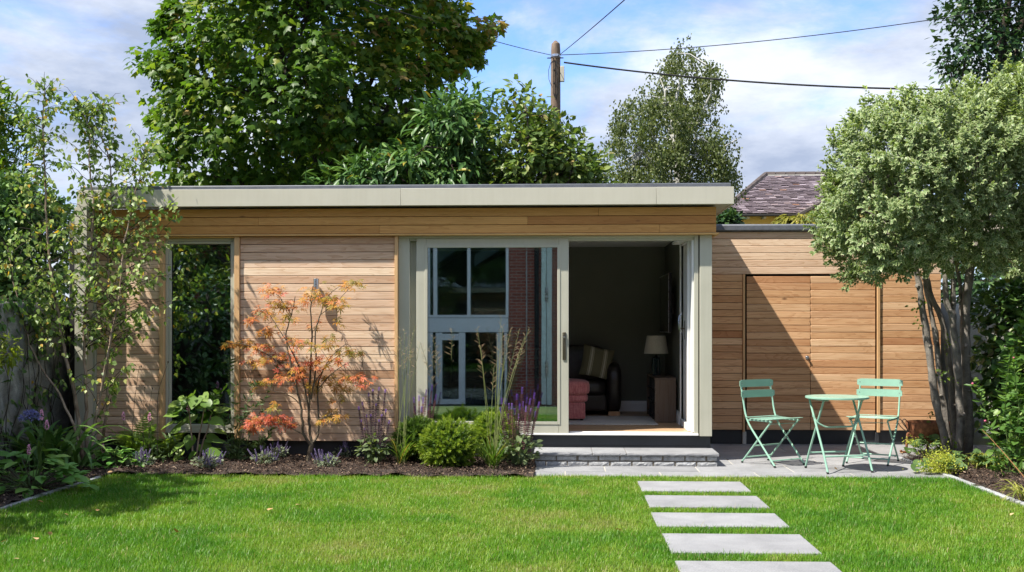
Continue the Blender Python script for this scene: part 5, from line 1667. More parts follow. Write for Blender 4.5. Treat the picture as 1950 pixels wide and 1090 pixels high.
for k in range(16):
    w = rng.uniform(0, 2 * math.pi); L = rng.uniform(0.30, 0.50)
    for i in range(30):
        t = i / 29
        q = np.array([o_.x + math.cos(w) * L * t, 20 + math.sin(w) * L * t, o_.z + 0.75 * L * (1.9 * t - 1.7 * t * t) * 1.6])
        pp.append(q + rng.normal(0, 0.018, 3)); aa.append([math.cos(w) + rng.normal(0, .5), math.sin(w) + rng.normal(0, .5), -0.6 * t]); nn.append([0, -.3, 1])
    segs.append(([o_, Vector(pp[-16]), Vector(pp[-1])], [0.012, 0.008, 0.003]))
tubes_np(segs, M['bark_dark'], 'stem', gs, 5)
foliage(gs, 'long', np.array(pp), unit(np.array(aa)), unit(np.array(nn)), rng.uniform(0.10, 0.18, len(pp)), rng.random(len(pp)), M['golden'])

bush('hedge', 'dark green hedge beyond the back wall on the right', [(1770, 640), (1775, 500), (1850, 470), (1950, 480), (2120, 470), (2120, 640)], 19.0, 90, 50, 0.45, 0.8, 'birch', 0.09, 0.15, M['poplar_leaf'], 0, 'hedge')
# ------------------------------------------------------------------ left: trees over the boundary wall
bush('bamboo_clump', 'feathery dark willow like tree at the upper left edge', [(-120, 420), (-130, 150), (-40, 140), (0, 185), (22, 215), (42, 255), (45, 300), (60, 340), (70, 420)], 15.0, 90, 60, 0.36, 0.9, 'long', 0.10, 0.18, M['syc_leaf'], 0, 'tree', 0.08)
bush('ivy_hedge', 'dark ivy and hedge spilling over the left boundary wall', [(-140, 650), (-140, 330), (-20, 310), (60, 330), (105, 380), (135, 420), (140, 500), (136, 590), (120, 650), (95, 615), (70, 640), (40, 605), (0, 625)], 13.7, 190, 60, 0.25, 0.55, 'ovate', 0.07, 0.12, M['ivy_leaf'], 100, 'hedge')
# off to the left and behind the camera: these throw the shade on the lawn and fill the window's reflection
def plain_tree(name, label, x, y, h, rx, zc, rz, n, mat, shape='sycamore', s0=0.14, s1=0.24, per=26, rad=0.5):
    d = rand_dir(n) * (rng.random(n) ** 0.4)[:, None]
    C = np.stack([x + d[:, 0] * rx, y + d[:, 1] * rx, zc + d[:, 2] * rz], 1)
    t = ground_tree(name, label, 'tree', (x, y, 0), (x, y, zc + rz * 0.3), 0.16, 0.06, C, M['bark_dark'], 8, 0.015)
    pos, ax, nor = clumpy(C, per, rad, 0.75, 0.7, 0.4, np.array([x, y, zc - 0.5]))
    k = len(pos)
    foliage(t, shape, pos, ax, nor, rng.uniform(s0, s1, k), np.clip(rng.beta(2, 2.4, k), 0, 1), mat)
    return t
plain_tree('garden_tree', 'leafy tree beyond the left wall whose shade falls on the lawn', -7.1, 7.9, 5, 1.35, 3.9, 1.5, 42, M['syc_leaf'])
plain_tree('garden_tree', 'broad leafy tree behind the camera mirrored in the tall window', -9.4, -4.2, 9, 2.6, 5.2, 3.6, 240, M['ivy_leaf'])
plain_tree('garden_tree', 'lower green tree behind the camera mirrored in the tall window', -7.7, -2.6, 4, 1.25, 2.3, 1.5, 90, M['elder_leaf'], 'ovate', 0.09, 0.16)
M['yellowgreen'] = leaf_mat('lime acer leaf', [(0.0, (0.12, 0.17, 0.018)), (1.0, (0.25, 0.29, 0.035))], 0.45, 0.5, 0.3)
plain_tree('garden_tree', 'yellow green shrub behind the camera mirrored in the tall window', -7.0, -1.2, 3, 0.8, 2.3, 0.7, 40, M['yellowgreen'], 'long', 0.12, 0.2)

# ------------------------------------------------------------------ multi-stemmed pittosporum on the right
YPI = 12.0
pit_poly = [(1552, 430), (1560, 395), (1580, 370), (1572, 320), (1590, 280), (1595, 245), (1625, 225), (1640, 200), (1690, 190), (1695, 168), (1720, 185), (1760, 172), (1800, 180), (1830, 150), (1850, 165), (1880, 132), (1905, 148), (1960, 150), (2040, 190), (2100, 280), (2120, 400), (2080, 500), (2000, 540), (1940, 520), (1880, 500), (1850, 540), (1800, 510), (1760, 505), (1725, 528), (1690, 548), (1655, 552), (1625, 520), (1580, 490), (1568, 460)]
M['pit_leaf'] = leaf_mat('pittosporum leaf', [(0.0, (0.095, 0.165, 0.060)), (0.5, (0.150, 0.225, 0.085)), (0.75, (0.21, 0.285, 0.085)), (1.0, (0.34, 0.41, 0.075))], 0.25, 0.36, 0.45, (0.42, 0.47, 0.25))
C = inside_outline(pit_poly, YPI - 0.5, 820, 1.1, 0.75, 24)
cen = np.array([XY(1800, YPI), YPI - 0.4, 2.7])
pit = thing('pittosporum_tree', 'round headed variegated small tree on several bare dark trunks', 'tree', (XY(1815, YPI), YPI, 0))
trunks = [  # pixel polylines, depth, radius at foot and top
    ([(1812, 868), (1790, 800), (1778, 740), (1768, 660), (1757, 590), (1748, 530), (1735, 470)], 11.95, 0.062, 0.036),
    ([(1812, 862), (1800, 790), (1790, 720), (1783, 650), (1772, 590), (1762, 530), (1770, 470)], 12.15, 0.045, 0.030),
    ([(1822, 855), (1815, 790), (1810, 720), (1800, 640), (1790, 600), (1770, 555), (1760, 490)], 12.1, 0.048, 0.030),
    ([(1826, 866), (1828, 790), (1824, 700), (1817, 640), (1812, 600), (1802, 570), (1798, 490)], 11.9, 0.058, 0.034),
    ([(1817, 640), (1816, 590), (1814, 540), (1810, 470)], 11.93, 0.036, 0.030),
    ([(1842, 858), (1844, 790), (1840, 700), (1838, 620), (1842, 560), (1850, 500), (1870, 440)], 12.0, 0.072, 0.055),
    ([(1836, 690), (1832, 620), (1830, 560), (1822, 500)], 12.08, 0.030, 0.026),
]
for pl_, Yt, ra, rb_ in trunks:
    pts = []
    P0 = [PY(u, v, Yt) for u, v in pl_]
    if pl_[0][1] > 850: P0[0] = Vector((P0[0].x, Yt, -0.04))
    for i in range(len(P0) - 1):
        for k in range(4):
            t = k / 4
            a, b, c, d = P0[max(i - 1, 0)], P0[i], P0[i + 1], P0[min(i + 2, len(P0) - 1)]
            q = 0.5 * ((2 * b) + (c - a) * t + (2 * a - 5 * b + 4 * c - d) * t * t + (3 * b - a - 3 * c + d) * t ** 3)
            pts.append(q + Vector((rng.normal(0, .003), rng.normal(0, .003), 0)))
    pts.append(P0[-1])
    m_ = len(pts)
    rad = [0.74 * (ra + (rb_ - ra) * i / (m_ - 1)) * (1 + 0.08 * rng.normal()) * (1.25 if i == 0 and pl_[0][1] > 850 else 1) for i in range(m_)]
    tk = MB(); tk.tube(pts, rad, 12)
    for q in range(3):                                   # healed knots
        i = rng.integers(2, m_ - 2); w = rng.uniform(-2.6, -0.5)
        c_ = pts[i] + Vector((math.cos(w), math.sin(w), 0)) * rad[i] * 0.9
        tk.lathe([(0.0, -0.024), (0.019, -0.014), (0.024, 0.0), (0.017, 0.015), (0.0, 0.022)], tuple(c_), 7)
    tk.v = [(a + rng.normal(0, .0028), b + rng.normal(0, .0028), c + rng.normal(0, .004)) for a, b, c in tk.v]
    tk.build('trunk', M['bark'], pit, smooth=True)
tops = [PY(*t[0][-1], t[1]) for t in trunks]
for k in range(14):
    c_ = Vector(C[rng.integers(len(C))]); s_ = min(tops, key=lambda q: (q - c_).length)
    MB().tube(bend(s_, c_, 0.05, 5, 0.03), list(np.linspace(0.026, 0.007, 6)), 6).build('limb', M['bark'], pit, smooth=True)
segs = []
for k in range(110):
    c_ = Vector(C[rng.integers(len(C))]); s_ = min(tops, key=lambda q: (q - c_).length)
    segs.append((bend(s_.lerp(c_, 0.35), c_, 0.05, 3, 0.03), [0.009, 0.007, 0.005, 0.003]))
tubes_np(segs, M['bark_dark'], 'twig', pit, 4, 'stuff')
# sprays: short shoots with whorled leaves
nS = 9
sp_c = np.repeat(C, nS, 0) + rand_dir(len(C) * nS) * (rng.random(len(C) * nS) ** 0.5)[:, None] * 0.13
outw = unit(sp_c - cen)
dirs = unit(outw * 0.8 + np.array([0, 0, 0.42]) + rng.normal(0, 0.35, sp_c.shape))
per = 13
t_ = np.tile(np.linspace(0.0, 1.0, per), len(sp_c))
ph = np.tile(np.arange(per) * 2.4, len(sp_c)) + np.repeat(rng.uniform(0, 6.28, len(sp_c)), per)
D = np.repeat(dirs, per, 0)
s1 = unit(np.cross(D, np.array([0.31, 0.2, 0.93])[None] + rng.normal(0, .02, D.shape))); s2 = np.cross(D, s1)
rad_ = s1 * np.cos(ph)[:, None] + s2 * np.sin(ph)[:, None]
pos = np.repeat(sp_c, per, 0) + D * (t_ * 0.11)[:, None]
ax = unit(rad_ * (1.0 - 0.45 * t_)[:, None] + D * (0.35 + 0.5 * t_)[:, None] + np.array([0, 0, -0.15]))
nor = unit(D * 0.9 - rad_ * 0.2 + np.array([0, 0, 0.5]) + rng.normal(0, .3, D.shape))
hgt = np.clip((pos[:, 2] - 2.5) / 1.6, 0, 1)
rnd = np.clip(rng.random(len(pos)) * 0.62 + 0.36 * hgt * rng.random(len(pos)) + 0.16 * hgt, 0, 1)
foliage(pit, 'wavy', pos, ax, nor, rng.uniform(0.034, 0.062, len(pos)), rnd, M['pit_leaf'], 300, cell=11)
# epicormic shoots on the trunks
pp, aa, nn = [], [], []
for (u, v, Y_) in ((1745, 590, 11.9), (1745, 610, 11.9), (1752, 570, 11.9), (1808, 650, 11.85), (1806, 665, 11.85), (1795, 710, 11.95), (1790, 720, 11.95), (1806, 835, 11.85), (1815, 842, 11.85), (1812, 720, 11.9), (1776, 790, 12.4), (1778, 802, 12.4)):
    c_ = np.array(PY(u, v, Y_))
    for k in range(9):
        d = unit(rng.normal(size=3) + np.array([-.4, -.8, .2])); pp.append(c_ + d * 0.03 + rng.normal(0, 0.025, 3)); aa.append(d); nn.append(unit(rng.normal(size=3) * .5 + np.array([0, -.5, .8])))
M['shoot_leaf'] = leaf_mat('fresh shoot leaf', [(0.0, (0.06, 0.12, 0.02)), (1.0, (0.16, 0.22, 0.03))], 0.35, 0.4, 0.4)
foliage(pit, 'ovate', np.array(pp), np.array(aa), np.array(nn), rng.uniform(0.03, 0.055, len(pp)), rng.random(len(pp)), M['shoot_leaf'], mass='trunk_shoot')

# ivy and climber on the right-hand wall
bush('ivy_climber', 'dark leafy climber covering the right boundary wall behind the trunks', [(1850, 640), (1862, 560), (1880, 545), (1930, 520), (1990, 500), (2120, 520), (2120, 900), (1985, 905), (1900, 860), (1872, 800), (1858, 740)], 12.4, 210, 34, 0.20, 0.5, 'heart', 0.055, 0.105, M['ivy_leaf'], 200, 'climber')
M['bright_climb'] = leaf_mat('bright climber leaf', [(0.0, (0.055, 0.133, 0.028)), (0.7, (0.118, 0.227, 0.047)), (1.0, (0.218, 0.328, 0.070))], 0.35, 0.4, 0.4)
bush('leafy_shrub', 'brighter green leafy shrub at the right edge in front of the ivy', [(1905, 900), (1908, 760), (1925, 660), (1945, 600), (1990, 560), (2090, 600), (2100, 900), (1990, 915)], 10.9, 120, 30, 0.17, 0.4, 'heart', 0.05, 0.09, M['bright_climb'], 160)

for x_, y_, zc_, wd_ in ((-5.1, 8.6, 1.0, 'nearest the garden room'), (-5.15, 7.0, 1.3, 'second from the garden room'), (-5.1, 5.4, 1.1, 'third from the garden room'), (-5.2, 3.8, 1.4, 'fourth from the garden room'), (-5.1, 2.2, 1.2, 'fifth from the garden room')):
    plain_tree('wall_shrub', 'dark leafy shrub along the left wall, ' + wd_, x_, y_, 2, 0.62, zc_, 0.95, 34, M['ivy_leaf'], 'ovate', 0.07, 0.13, 34, 0.28)

# ivy stems creeping on the left wall
wi = thing('wall_ivy', 'thin ivy stems with scattered leaves creeping on the left rendered wall', 'climber', (-5.33, 10.9, 0))
segs, pp, aa, nn = [], [], [], []
for k in range(16):
    y0 = rng.uniform(9.9, 11.5); q = Vector((-5.335, y0, rng.uniform(0.0, 0.3))); pts = [q]
    for i in range(9):
        q = q + Vector((0, rng.normal(0, .07), rng.uniform(.10, .20))); q.x = -5.325 + rng.uniform(0, .02)
        if q.z > 1.62: break
        pts.append(q)
        if rng.random() < .55:
            for _ in range(3):
                pp.append(np.array(q) + rng.normal(0, .035, 3) + np.array([.03, 0, 0])); aa.append(unit(np.array([.3, rng.normal(0, .8), -.5 + rng.normal(0, .4)]))); nn.append(unit(np.array([.9, rng.normal(0, .3), .4])))
    if len(pts) > 2: segs.append((pts, list(np.linspace(.006, .002, len(pts)))))
for k in range(260):
    y0 = rng.uniform(9.7, 12.0); zz = 1.64 - abs(rng.normal(0, .16)) + .04
    pp.append(np.array([-5.30 + rng.normal(0, .03), y0, zz])); aa.append(unit(np.array([.3, rng.normal(0, .7), -.6]))); nn.append(unit(np.array([.7, rng.normal(0, .3), .6])))
tubes_np(segs, M['bark_dark'], 'stem', wi, 4)
foliage(wi, 'heart', np.array(pp), np.array(aa), np.array(nn), rng.uniform(.04, .08, len(pp)), rng.random(len(pp)), M['ivy_leaf'], 60)
# ------------------------------------------------------------------ bed plants
def smooth_px(pl, Y, n=4, jit=0.0):
    P0 = [PY(u, v, Y if not isinstance(Y, (list, tuple)) else Y[i]) for i, (u, v) in enumerate(pl)]
    out = []
    for i in range(len(P0) - 1):
        a, b, c, d = P0[max(i - 1, 0)], P0[i], P0[i + 1], P0[min(i + 2, len(P0) - 1)]
        for k in range(n):
            t = k / n
            q = 0.5 * ((2 * b) + (c - a) * t + (2 * a - 5 * b + 4 * c - d) * t * t + (3 * b - a - 3 * c + d) * t ** 3)
            out.append(q + Vector(tuple(rng.normal(0, jit, 3))) if jit else q)
    out.append(P0[-1])
    return out

def A3(*v): return np.array(v, float)

# --- multi-stemmed young birch on the left
M['birch_leaf'] = leaf_mat('young birch leaf', [(0.0, (0.098, 0.172, 0.041)), (0.5, (0.190, 0.276, 0.075)), (0.85, (0.310, 0.391, 0.115)), (0.94, (0.414, 0.425, 0.149)), (1.0, (0.575, 0.322, 0.034))], 0.40, 0.26, 0.55)
YBI = 11.15
bir = thing('birch_tree', 'slender multi-stemmed young birch with small leaves at the left corner of the room', 'tree', PG(165, 885))
stems = [([(158, 885), (150, 800), (140, 740), (125, 680), (110, 600), (95, 500), (88, 400), (84, 300), (82, 230), (85, 172)], 11.1, 0.024),
         ([(163, 885), (165, 800), (163, 730), (160, 640), (165, 560), (172, 480), (178, 400), (170, 300), (172, 250), (152, 200)], 11.2, 0.021),
         ([(172, 885), (178, 820), (190, 760), (203, 690), (215, 620), (228, 560), (235, 480), (250, 400), (268, 330), (275, 290)], 11.05, 0.017),
         ([(160, 885), (140, 810), (112, 750), (80, 700), (52, 640), (30, 560), (15, 470)], 10.9, 0.015),
         ([(175, 885), (196, 830), (205, 750), (200, 660), (208, 560), (205, 470), (212, 380), (208, 300), (180, 230), (190, 208)], 11.3, 0.017)]
tips = []
for pl_, Y_, r_ in stems:
    pts = smooth_px(pl_, Y_, 4, 0.004)
    pts[0].z = -0.05
    MB().tube(pts, list(np.linspace(r_, 0.004, len(pts))), 8).build('stem', M['bark_birch'], bir, smooth=True)
    tips.append(pts)
segs, pp, aa, nn = [], [], [], []
for pts in tips:
    for i in range(6, len(pts)):
        for _ in range(4 if pts[i].z > 1.15 else (1 if i % 2 else 0)):
            s = pts[i]
            w = rng.uniform(0, 2 * math.pi)
            L = rng.uniform(0.20, 0.66) * (1.0 if pts[i].z < 2.4 else 0.5)
            e = s + Vector((math.cos(w) * L, math.sin(w) * L * 0.7, L * rng.uniform(0.1, 0.75)))
            if e.y > YP - 0.12: e.y = YP - 0.12 - rng.uniform(0, .1)
            br = bend(s, e, 0.08, 4, 0.012)
            segs.append((br, [0.0042, 0.0035, 0.0028, 0.002, 0.0012]))
            m_ = int(rng.integers(7, 13))
            for k in range(m_):
                t = rng.uniform(0.2, 1.02)
                q = s.lerp(e, t)
                pp.append(A3(*q) + rng.normal(0, 0.022, 3)); aa.append(unit(A3(math.cos(w) * .5 + rng.normal(0, .5), math.sin(w) * .4 + rng.normal(0, .5), -0.75 + rng.normal(0, .35)))); nn.append(unit(A3(rng.normal(0, .6), -0.35 + rng.normal(0, .6), 0.6 + rng.normal(0, .5))))
# a few long side sprays that cross the wood
for a_, b_ in (((228, 560), (345, 400)), ((235, 470), (340, 375)), ((228, 560), (345, 515)), ((215, 620), (345, 572)), ((203, 690), (270, 610)), ((190, 760), (250, 690)), ((178, 820), (225, 720)), ((110, 600), (20, 480)), ((95, 500), (30, 380)), ((88, 400), (20, 330)), ((178, 400), (120, 300)), ((84, 300), (40, 215))):
    s, e = PY(*a_, 11.1), PY(*b_, 11.1 + rng.uniform(-.25, .1))
    segs.append((bend(s, e, 0.05, 6, 0.015), list(np.linspace(0.005, 0.0015, 7))))
    for k in range(42):
        t = rng.uniform(0.2, 1.0)
        q = s.lerp(e, t)
        pp.append(A3(*q) + rng.normal(0, 0.04, 3)); aa.append(unit(A3(rng.normal(0, .6), rng.normal(0, .6), -0.7))); nn.append(unit(A3(rng.normal(0, .6), -0.3 + rng.normal(0, .5), 0.6)))
tubes_np(segs, M['bark_dark'], 'twig', bir, 4, 'stuff')
pp, aa, nn = np.array(pp), np.array(aa), np.array(nn)
foliage(bir, 'birch', pp, aa, nn, rng.uniform(0.040, 0.068, len(pp)), rng.random(len(pp)), M['birch_leaf'], 300, cell=8)

# --- red maple against the boards
M['acer_leaf'] = leaf_mat('japanese maple leaf', [(0.0, (0.44, 0.085, 0.055)), (0.30, (0.52, 0.17, 0.060)), (0.55, (0.46, 0.21, 0.032)), (0.78, (0.30, 0.20, 0.022)), (1.0, (0.13, 0.14, 0.02))], 0.28, 0.5, 0.35, None, 1.15)
YAC = 11.33
ace = thing('japanese_maple', 'small red and orange leaved maple tree in front of the cedar boards', 'tree', PG(588, 884))
ST = [([(586, 888), (590, 860), (594, 845)], 0.026, 0.021, 0),
      ([(594, 845), (590, 820), (588, 770), (592, 690), (594, 640), (592, 580), (596, 545)], 0.016, 0.004, 0),
      ([(592, 848), (578, 825), (572, 770), (560, 720), (553, 690), (545, 640), (555, 600), (562, 565)], 0.015, 0.004, -0.05),
      ([(594, 845), (606, 825), (606, 780), (605, 740), (618, 700), (640, 670), (660, 655)], 0.013, 0.003, 0.03),
      ([(590, 800), (580, 740), (566, 690), (545, 650), (520, 610), (505, 590)], 0.010, 0.003, -0.12),
      ([(592, 760), (602, 700), (600, 640), (610, 600), (620, 570), (640, 550)], 0.010, 0.003, -0.02),
      ([(580, 830), (555, 815), (530, 805), (500, 803)], 0.008, 0.003, -0.12),
      ([(560, 720), (530, 690), (500, 670), (460, 655), (432, 655)], 0.008, 0.002, -0.05),
      ([(605, 740), (630, 715), (655, 695), (690, 690)], 0.007, 0.002, 0.0),
      ([(588, 770), (600, 730), (630, 690), (660, 670)], 0.007, 0.002, -0.1),
      ([(572, 770), (545, 750), (520, 745)], 0.006, 0.002, -0.05),
      ([(606, 800), (630, 790), (648, 785)], 0.006, 0.002, -0.05),
      ([(553, 690), (520, 690), (490, 698), (470, 700)], 0.005, 0.002, -0.1),
      ([(610, 600), (640, 575), (668, 548), (680, 540)], 0.004, 0.0015, -0.03),
      ([(555, 600), (535, 570), (522, 552)], 0.005, 0.002, -0.05)]
for pl_, ra, rb_, dy in ST:
    pts = smooth_px(pl_, [YAC + dy * min(1, i / 2) for i in range(len(pl_))], 5, 0.003)
    if pl_[0][1] == 888: pts[0].z = -0.04
    MB().tube(pts, list(np.linspace(ra, rb_, len(pts))), 8).build('stem', M['bark_maple'], ace, smooth=True)
clus = [  # pixel centre, spread, number, redness
    (520, 552, 20, 12, .25), (535, 580, 22, 12, .55), (560, 580, 26, 14, .45), (600, 565, 30, 22, .5), (630, 570, 24, 16, .6), (640, 580, 20, 8, .6), (676, 540, 16, 9, .75), (655, 545, 10, 4, .6),
    (496, 592, 18, 8, .3), (510, 600, 18, 8, .5), (485, 608, 10, 5, .3), (545, 610, 22, 8, .6), (505, 630, 18, 9, .4), (440, 655, 14, 10, .5), (465, 655, 18, 10, .4), (495, 665, 22, 14, .25), (510, 685, 18, 8, .4), (545, 685, 24, 16, .12), (570, 700, 22, 12, .3), (600, 690, 26, 12, .12), (630, 690, 24, 12, .35),
    (655, 668, 18, 10, .65), (675, 670, 12, 6, .7), (690, 672, 10, 4, .5), (605, 660, 18, 6, .6), (580, 655, 16, 6, .6), (560, 650, 20, 8, .3), (625, 650, 18, 6, .75),
    (550, 718, 24, 12, .1), (575, 720, 18, 7, .3), (625, 725, 24, 13, .55), (600, 735, 20, 9, .6), (650, 740, 18, 8, .65), (660, 720, 16, 7, .35), (685, 722, 16, 9, .2), (695, 735, 8, 4, .2), (645, 760, 14, 4, .65),
    (495, 732, 16, 5, .5), (515, 725, 14, 5, .4), (525, 775, 14, 5, .6), (485, 805, 18, 12, .1), (505, 800, 20, 14, .05), (530, 800, 20, 14, .05), (550, 808, 14, 8, .1), (480, 815, 10, 5, .1), (635, 788, 18, 8, .6), (648, 795, 12, 4, .6), (610, 800, 12, 5, .65), (470, 690, 14, 5, .4), (595, 620, 20, 6, .5), (640, 610, 12, 3, .6)]
pp, aa, nn, rr, segs = [], [], [], [], []
allst = [q for pl_, ra, rb_, dy in ST[1:] for q in [PY(u, v, YAC + dy * .7) for u, v in pl_]]
for (u, v, sp, n_, red) in clus:
    yy = min(YAC + rng.normal(-0.06, 0.13), 11.56)
    c_ = PY(u, v, yy)
    near = min(allst, key=lambda q: (q - c_).length)
    segs.append((bend(near, c_, 0.05, 4, 0.006), [0.0032, 0.0028, 0.0022, 0.0018, 0.0012]))
    for k in range(int(n_ * 2.6)):
        q = A3(*c_) + A3(rng.normal(0, sp * .5 / 189), rng.normal(0, 0.05), rng.normal(0, sp * .28 / 189))
        q[1] = min(q[1], 11.60)
        d = rng.normal(0, 0.6, 3)
        pp.append(q); aa.append(unit(A3(d[0] + np.sign(q[0] - c_.x) * .5, d[1] - .35, -0.35 + d[2] * .5))); nn.append(unit(A3(rng.normal(0, .35), -0.45 + rng.normal(0, .35), 0.8)))
        rr.append(np.clip(red + rng.normal(0.09, 0.22), 0, 1))
tubes_np(segs, M['bark_dark'], 'twig', ace, 4, 'stuff')
pp, aa, nn, rr = map(np.array, (pp, aa, nn, rr))
foliage(ace, 'acer', pp, aa, nn, rng.uniform(0.050, 0.088, len(pp)), rr, M['acer_leaf'], 300, cell=3)

# --- strap leaves
def strap_mesh(name, L, w, arch, mat, fold=0.25, seg=9):
    vs, fs = [], []
    y = z = 0.0
    a = R(82)
    for i in range(seg + 1):
        t = i / seg
        ww = w * (0.55 + 0.45 * math.sin(min(1, t * 2.2) * math.pi / 2)) * (1 - max(0, (t - 0.55) / 0.45) ** 1.8)
        vs += [(-ww / 2, y, z + fold * ww * .5), (0, y, z), (ww / 2, y, z + fold * ww * .5)]
        y += math.cos(a) * L / seg; z += math.sin(a) * L / seg
        a -= arch / seg * (0.5 + t)
    for i in range(seg):
        b = i * 3
        fs += [(b, b + 1, b + 4, b + 3), (b + 1, b + 2, b + 5, b + 4)]
    me = bpy.data.meshes.new(name); me.from_pydata(vs, [], fs); me.materials.append(mat)
    me.polygons.foreach_set('use_smooth', [True] * len(fs))
    return me

def tuft(parent, meshes, n, spread, lean=(0.05, 0.6), size=(0.75, 1.1), name='leaf', base=(0, 0, 0), az=None):
    for k in range(n):
        w = rng.uniform(0, 2 * math.pi) if az is None else rng.uniform(*az)
        o = link(name, meshes[rng.integers(len(meshes))], parent, Vector(base) + Vector((math.cos(w - math.pi / 2) * 0, 0, 0)) + Vector((rng.normal(0, spread), rng.normal(0, spread), 0)))
        s = rng.uniform(*size)
        o.scale = (s, s, s)
        o.rotation_euler = (-rng.uniform(*lean), rng.normal(0, .06), w)
    return parent

M['aga_leaf'] = leaf_mat('agapanthus leaf', [(0.0, (0.056, 0.135, 0.039)), (0.6, (0.113, 0.224, 0.060)), (1.0, (0.209, 0.329, 0.090))], 0.25, 0.3, 0.5)
aga = thing('agapanthus', 'dark strap leaved agapanthus with one blue flower head by the left wall', 'plant', PG(95, 895))
AM = [strap_mesh('leaf', L, w, ar, M['aga_leaf']) for L, w, ar in ((0.70, 0.048, 1.6), (0.84, 0.052, 2.2), (0.62, 0.045, 1.0), (0.90, 0.055, 2.5))]
tuft(aga, AM, 60, 0.11, (0.0, 0.6), (0.75, 1.1))
tuft(aga, AM, 16, 0.05, (0.1, 0.7), (0.65, 0.95), base=(0.26, 0.05, 0))
M['blue_petal'] = leaf_mat('blue petal', [(0.0, (0.22, 0.22, 0.62)), (1.0, (0.45, 0.45, 0.86))], 0.3, 0.5, 0.3, None, 1.0)
M['green_stem'] = plain('green stem', (0.07, 0.12, 0.03), 0.5, 0, 0.2, 10, 0.0)
fl = PY(58, 795, 10.6)
fs_ = MB().tube(bend(Vector((fl.x - .05, 11.1, 0)), fl, 0.02, 5), 0.006, 6).build('flower_stem', M['green_stem'], aga, smooth=True)
pp, aa, nn = [], [], []
for k in range(80):
    d = rand_dir(1)[0]; d[2] = abs(d[2]) * .9 - .25
    for j in range(5):
        e = unit(d + rng.normal(0, .42, 3)); pp.append(A3(*fl) + d * 0.085); aa.append(e); nn.append(rand_dir(1)[0])
foliage(fs_, 'long', np.array(pp), np.array(aa), np.array(nn), rng.uniform(0.022, 0.036, len(pp)), rng.random(len(pp)), M['blue_petal'], mass='flower_head')

# --- big leaved persicaria clumps with pink spikes
M['dock_leaf'] = leaf_mat('persicaria leaf', [(0.0, (0.090, 0.224, 0.045)), (0.6, (0.158, 0.322, 0.067)), (1.0, (0.269, 0.419, 0.098))], 0.28, 0.36, 0.45)
M['pink_petal'] = plain('pink flower', (0.72, 0.33, 0.48), 0.7, 0, 0.2, 90, 0.4)
def persicaria(label, c, Rr, n, s0, s1, h, shape='ovate', spikes=()):
    t = thing('persicaria', label, 'plant', c, 0, None)
    w = rng.uniform(0, 2 * np.pi, n); r = np.sqrt(rng.random(n)) * Rr
    P = np.stack([c.x + np.cos(w) * r, c.y + np.sin(w) * r * .8, 0.04 + h * (1 - (r / Rr) ** 1.6) * rng.uniform(0.5, 1.0, n)], 1)
    ax = unit(np.stack([np.cos(w) + rng.normal(0, .3, n), np.sin(w) - .25 + rng.normal(0, .3, n), rng.uniform(-.35, .35, n)], 1))
    nor = unit(np.stack([np.cos(w) * .4 + rng.normal(0, .2, n), np.sin(w) * .4 - .3 + rng.normal(0, .2, n), np.ones(n)], 1))
    foliage(t, shape, P, ax, nor, rng.uniform(s0, s1, n), rng.random(n), M['dock_leaf'], 90)
    segs = [(bend(Vector((c.x + rng.normal(0, .02), c.y, -0.02)), Vector(tuple(P[k])), 0.05, 3), [0.004, 0.004, 0.003, 0.003]) for k in range(0, n, 2)]
    tubes_np(segs, M['green_stem'], 'leaf_stalk', t, 4, 'stuff')
    for u, v in spikes:
        q = PY(u, v, c.y - 0.03)
        sp = MB().tube(bend(Vector((c.x + rng.normal(0, .05), c.y, 0)), q, 0.02, 5), 0.0028, 5)
        so = sp.build('flower_stem', M['green_stem'], t, smooth=True)
        b = MB(); g_ = np.linspace(0, 1, 9)
        for i in range(60):
            tt = rng.random(); w = rng.uniform(0, 6.28); rr_ = 0.013 * math.sin(math.pi * (0.15 + .8 * tt)) + .003
            p_ = q + Vector((rr_ * math.cos(w), rr_ * math.sin(w), -0.035 + 0.085 * tt))
            b.lathe([(0.0, -.005), (0.0055, 0), (0.0, .005)], tuple(p_), 4)
        b.build('flower_spike', M['pink_petal'], so)
    return t
persicaria('large floppy green leaves of persicaria at the lower left with pink spikes', PG(60, 934), 0.46, 120, 0.10, 0.20, 0.34, 'ovate', ((79, 792), (89, 812), (55, 858)))
persicaria('low heap of small heart shaped leaves right of the birch stems', PG(225, 892), 0.27, 80, 0.06, 0.105, 0.20, 'heart', ((196, 856),))

# --- ferns
M['fern'] = leaf_mat('fern frond', [(0.0, (0.098, 0.188, 0.036)), (1.0, (0.269, 0.374, 0.073))], 0.4, 0.5, 0.3)
def frond_mesh(L, arch):
    vs, fs = [], []
    a = R(78); y = z = 0; n = 24
    for i in range(n + 1):
        t = i / n
        pl_ = L * 0.24 * math.sin(math.pi * min(1, 0.12 + t * 0.93)) ** 0.8 * (1 - t * 0.35)
        for s in (-1, 1):
            b = len(vs)
            tx = s * pl_; dz = -0.12 * pl_
            cy, cz = math.cos(a), math.sin(a)
            w = L / n * 0.42
            vs += [(0, y - cy * w, z - cz * w), (0, y + cy * w, z + cz * w), (tx * .5, y + cy * (w * 1.1 + pl_ * .12), z + dz * .3 + cz * (w * 1.1 + pl_ * .12)), (tx, y + cy * pl_ * .30, z + dz + cz * pl_ * .30), (tx * .5, y - cy * (w * .9 - pl_ * .12), z + dz * .3 - cz * (w * .9 - pl_ * .12))]
            fs += [(b, b + 4, b + 3), (b, b + 3, b + 2), (b, b + 2, b + 1)]
        y += math.cos(a) * L / n; z += math.sin(a) * L / n
        a -= arch / n
    me = bpy.data.meshes.new('frond'); me.from_pydata(vs, [], fs); me.materials.append(M['fern'])
    return me
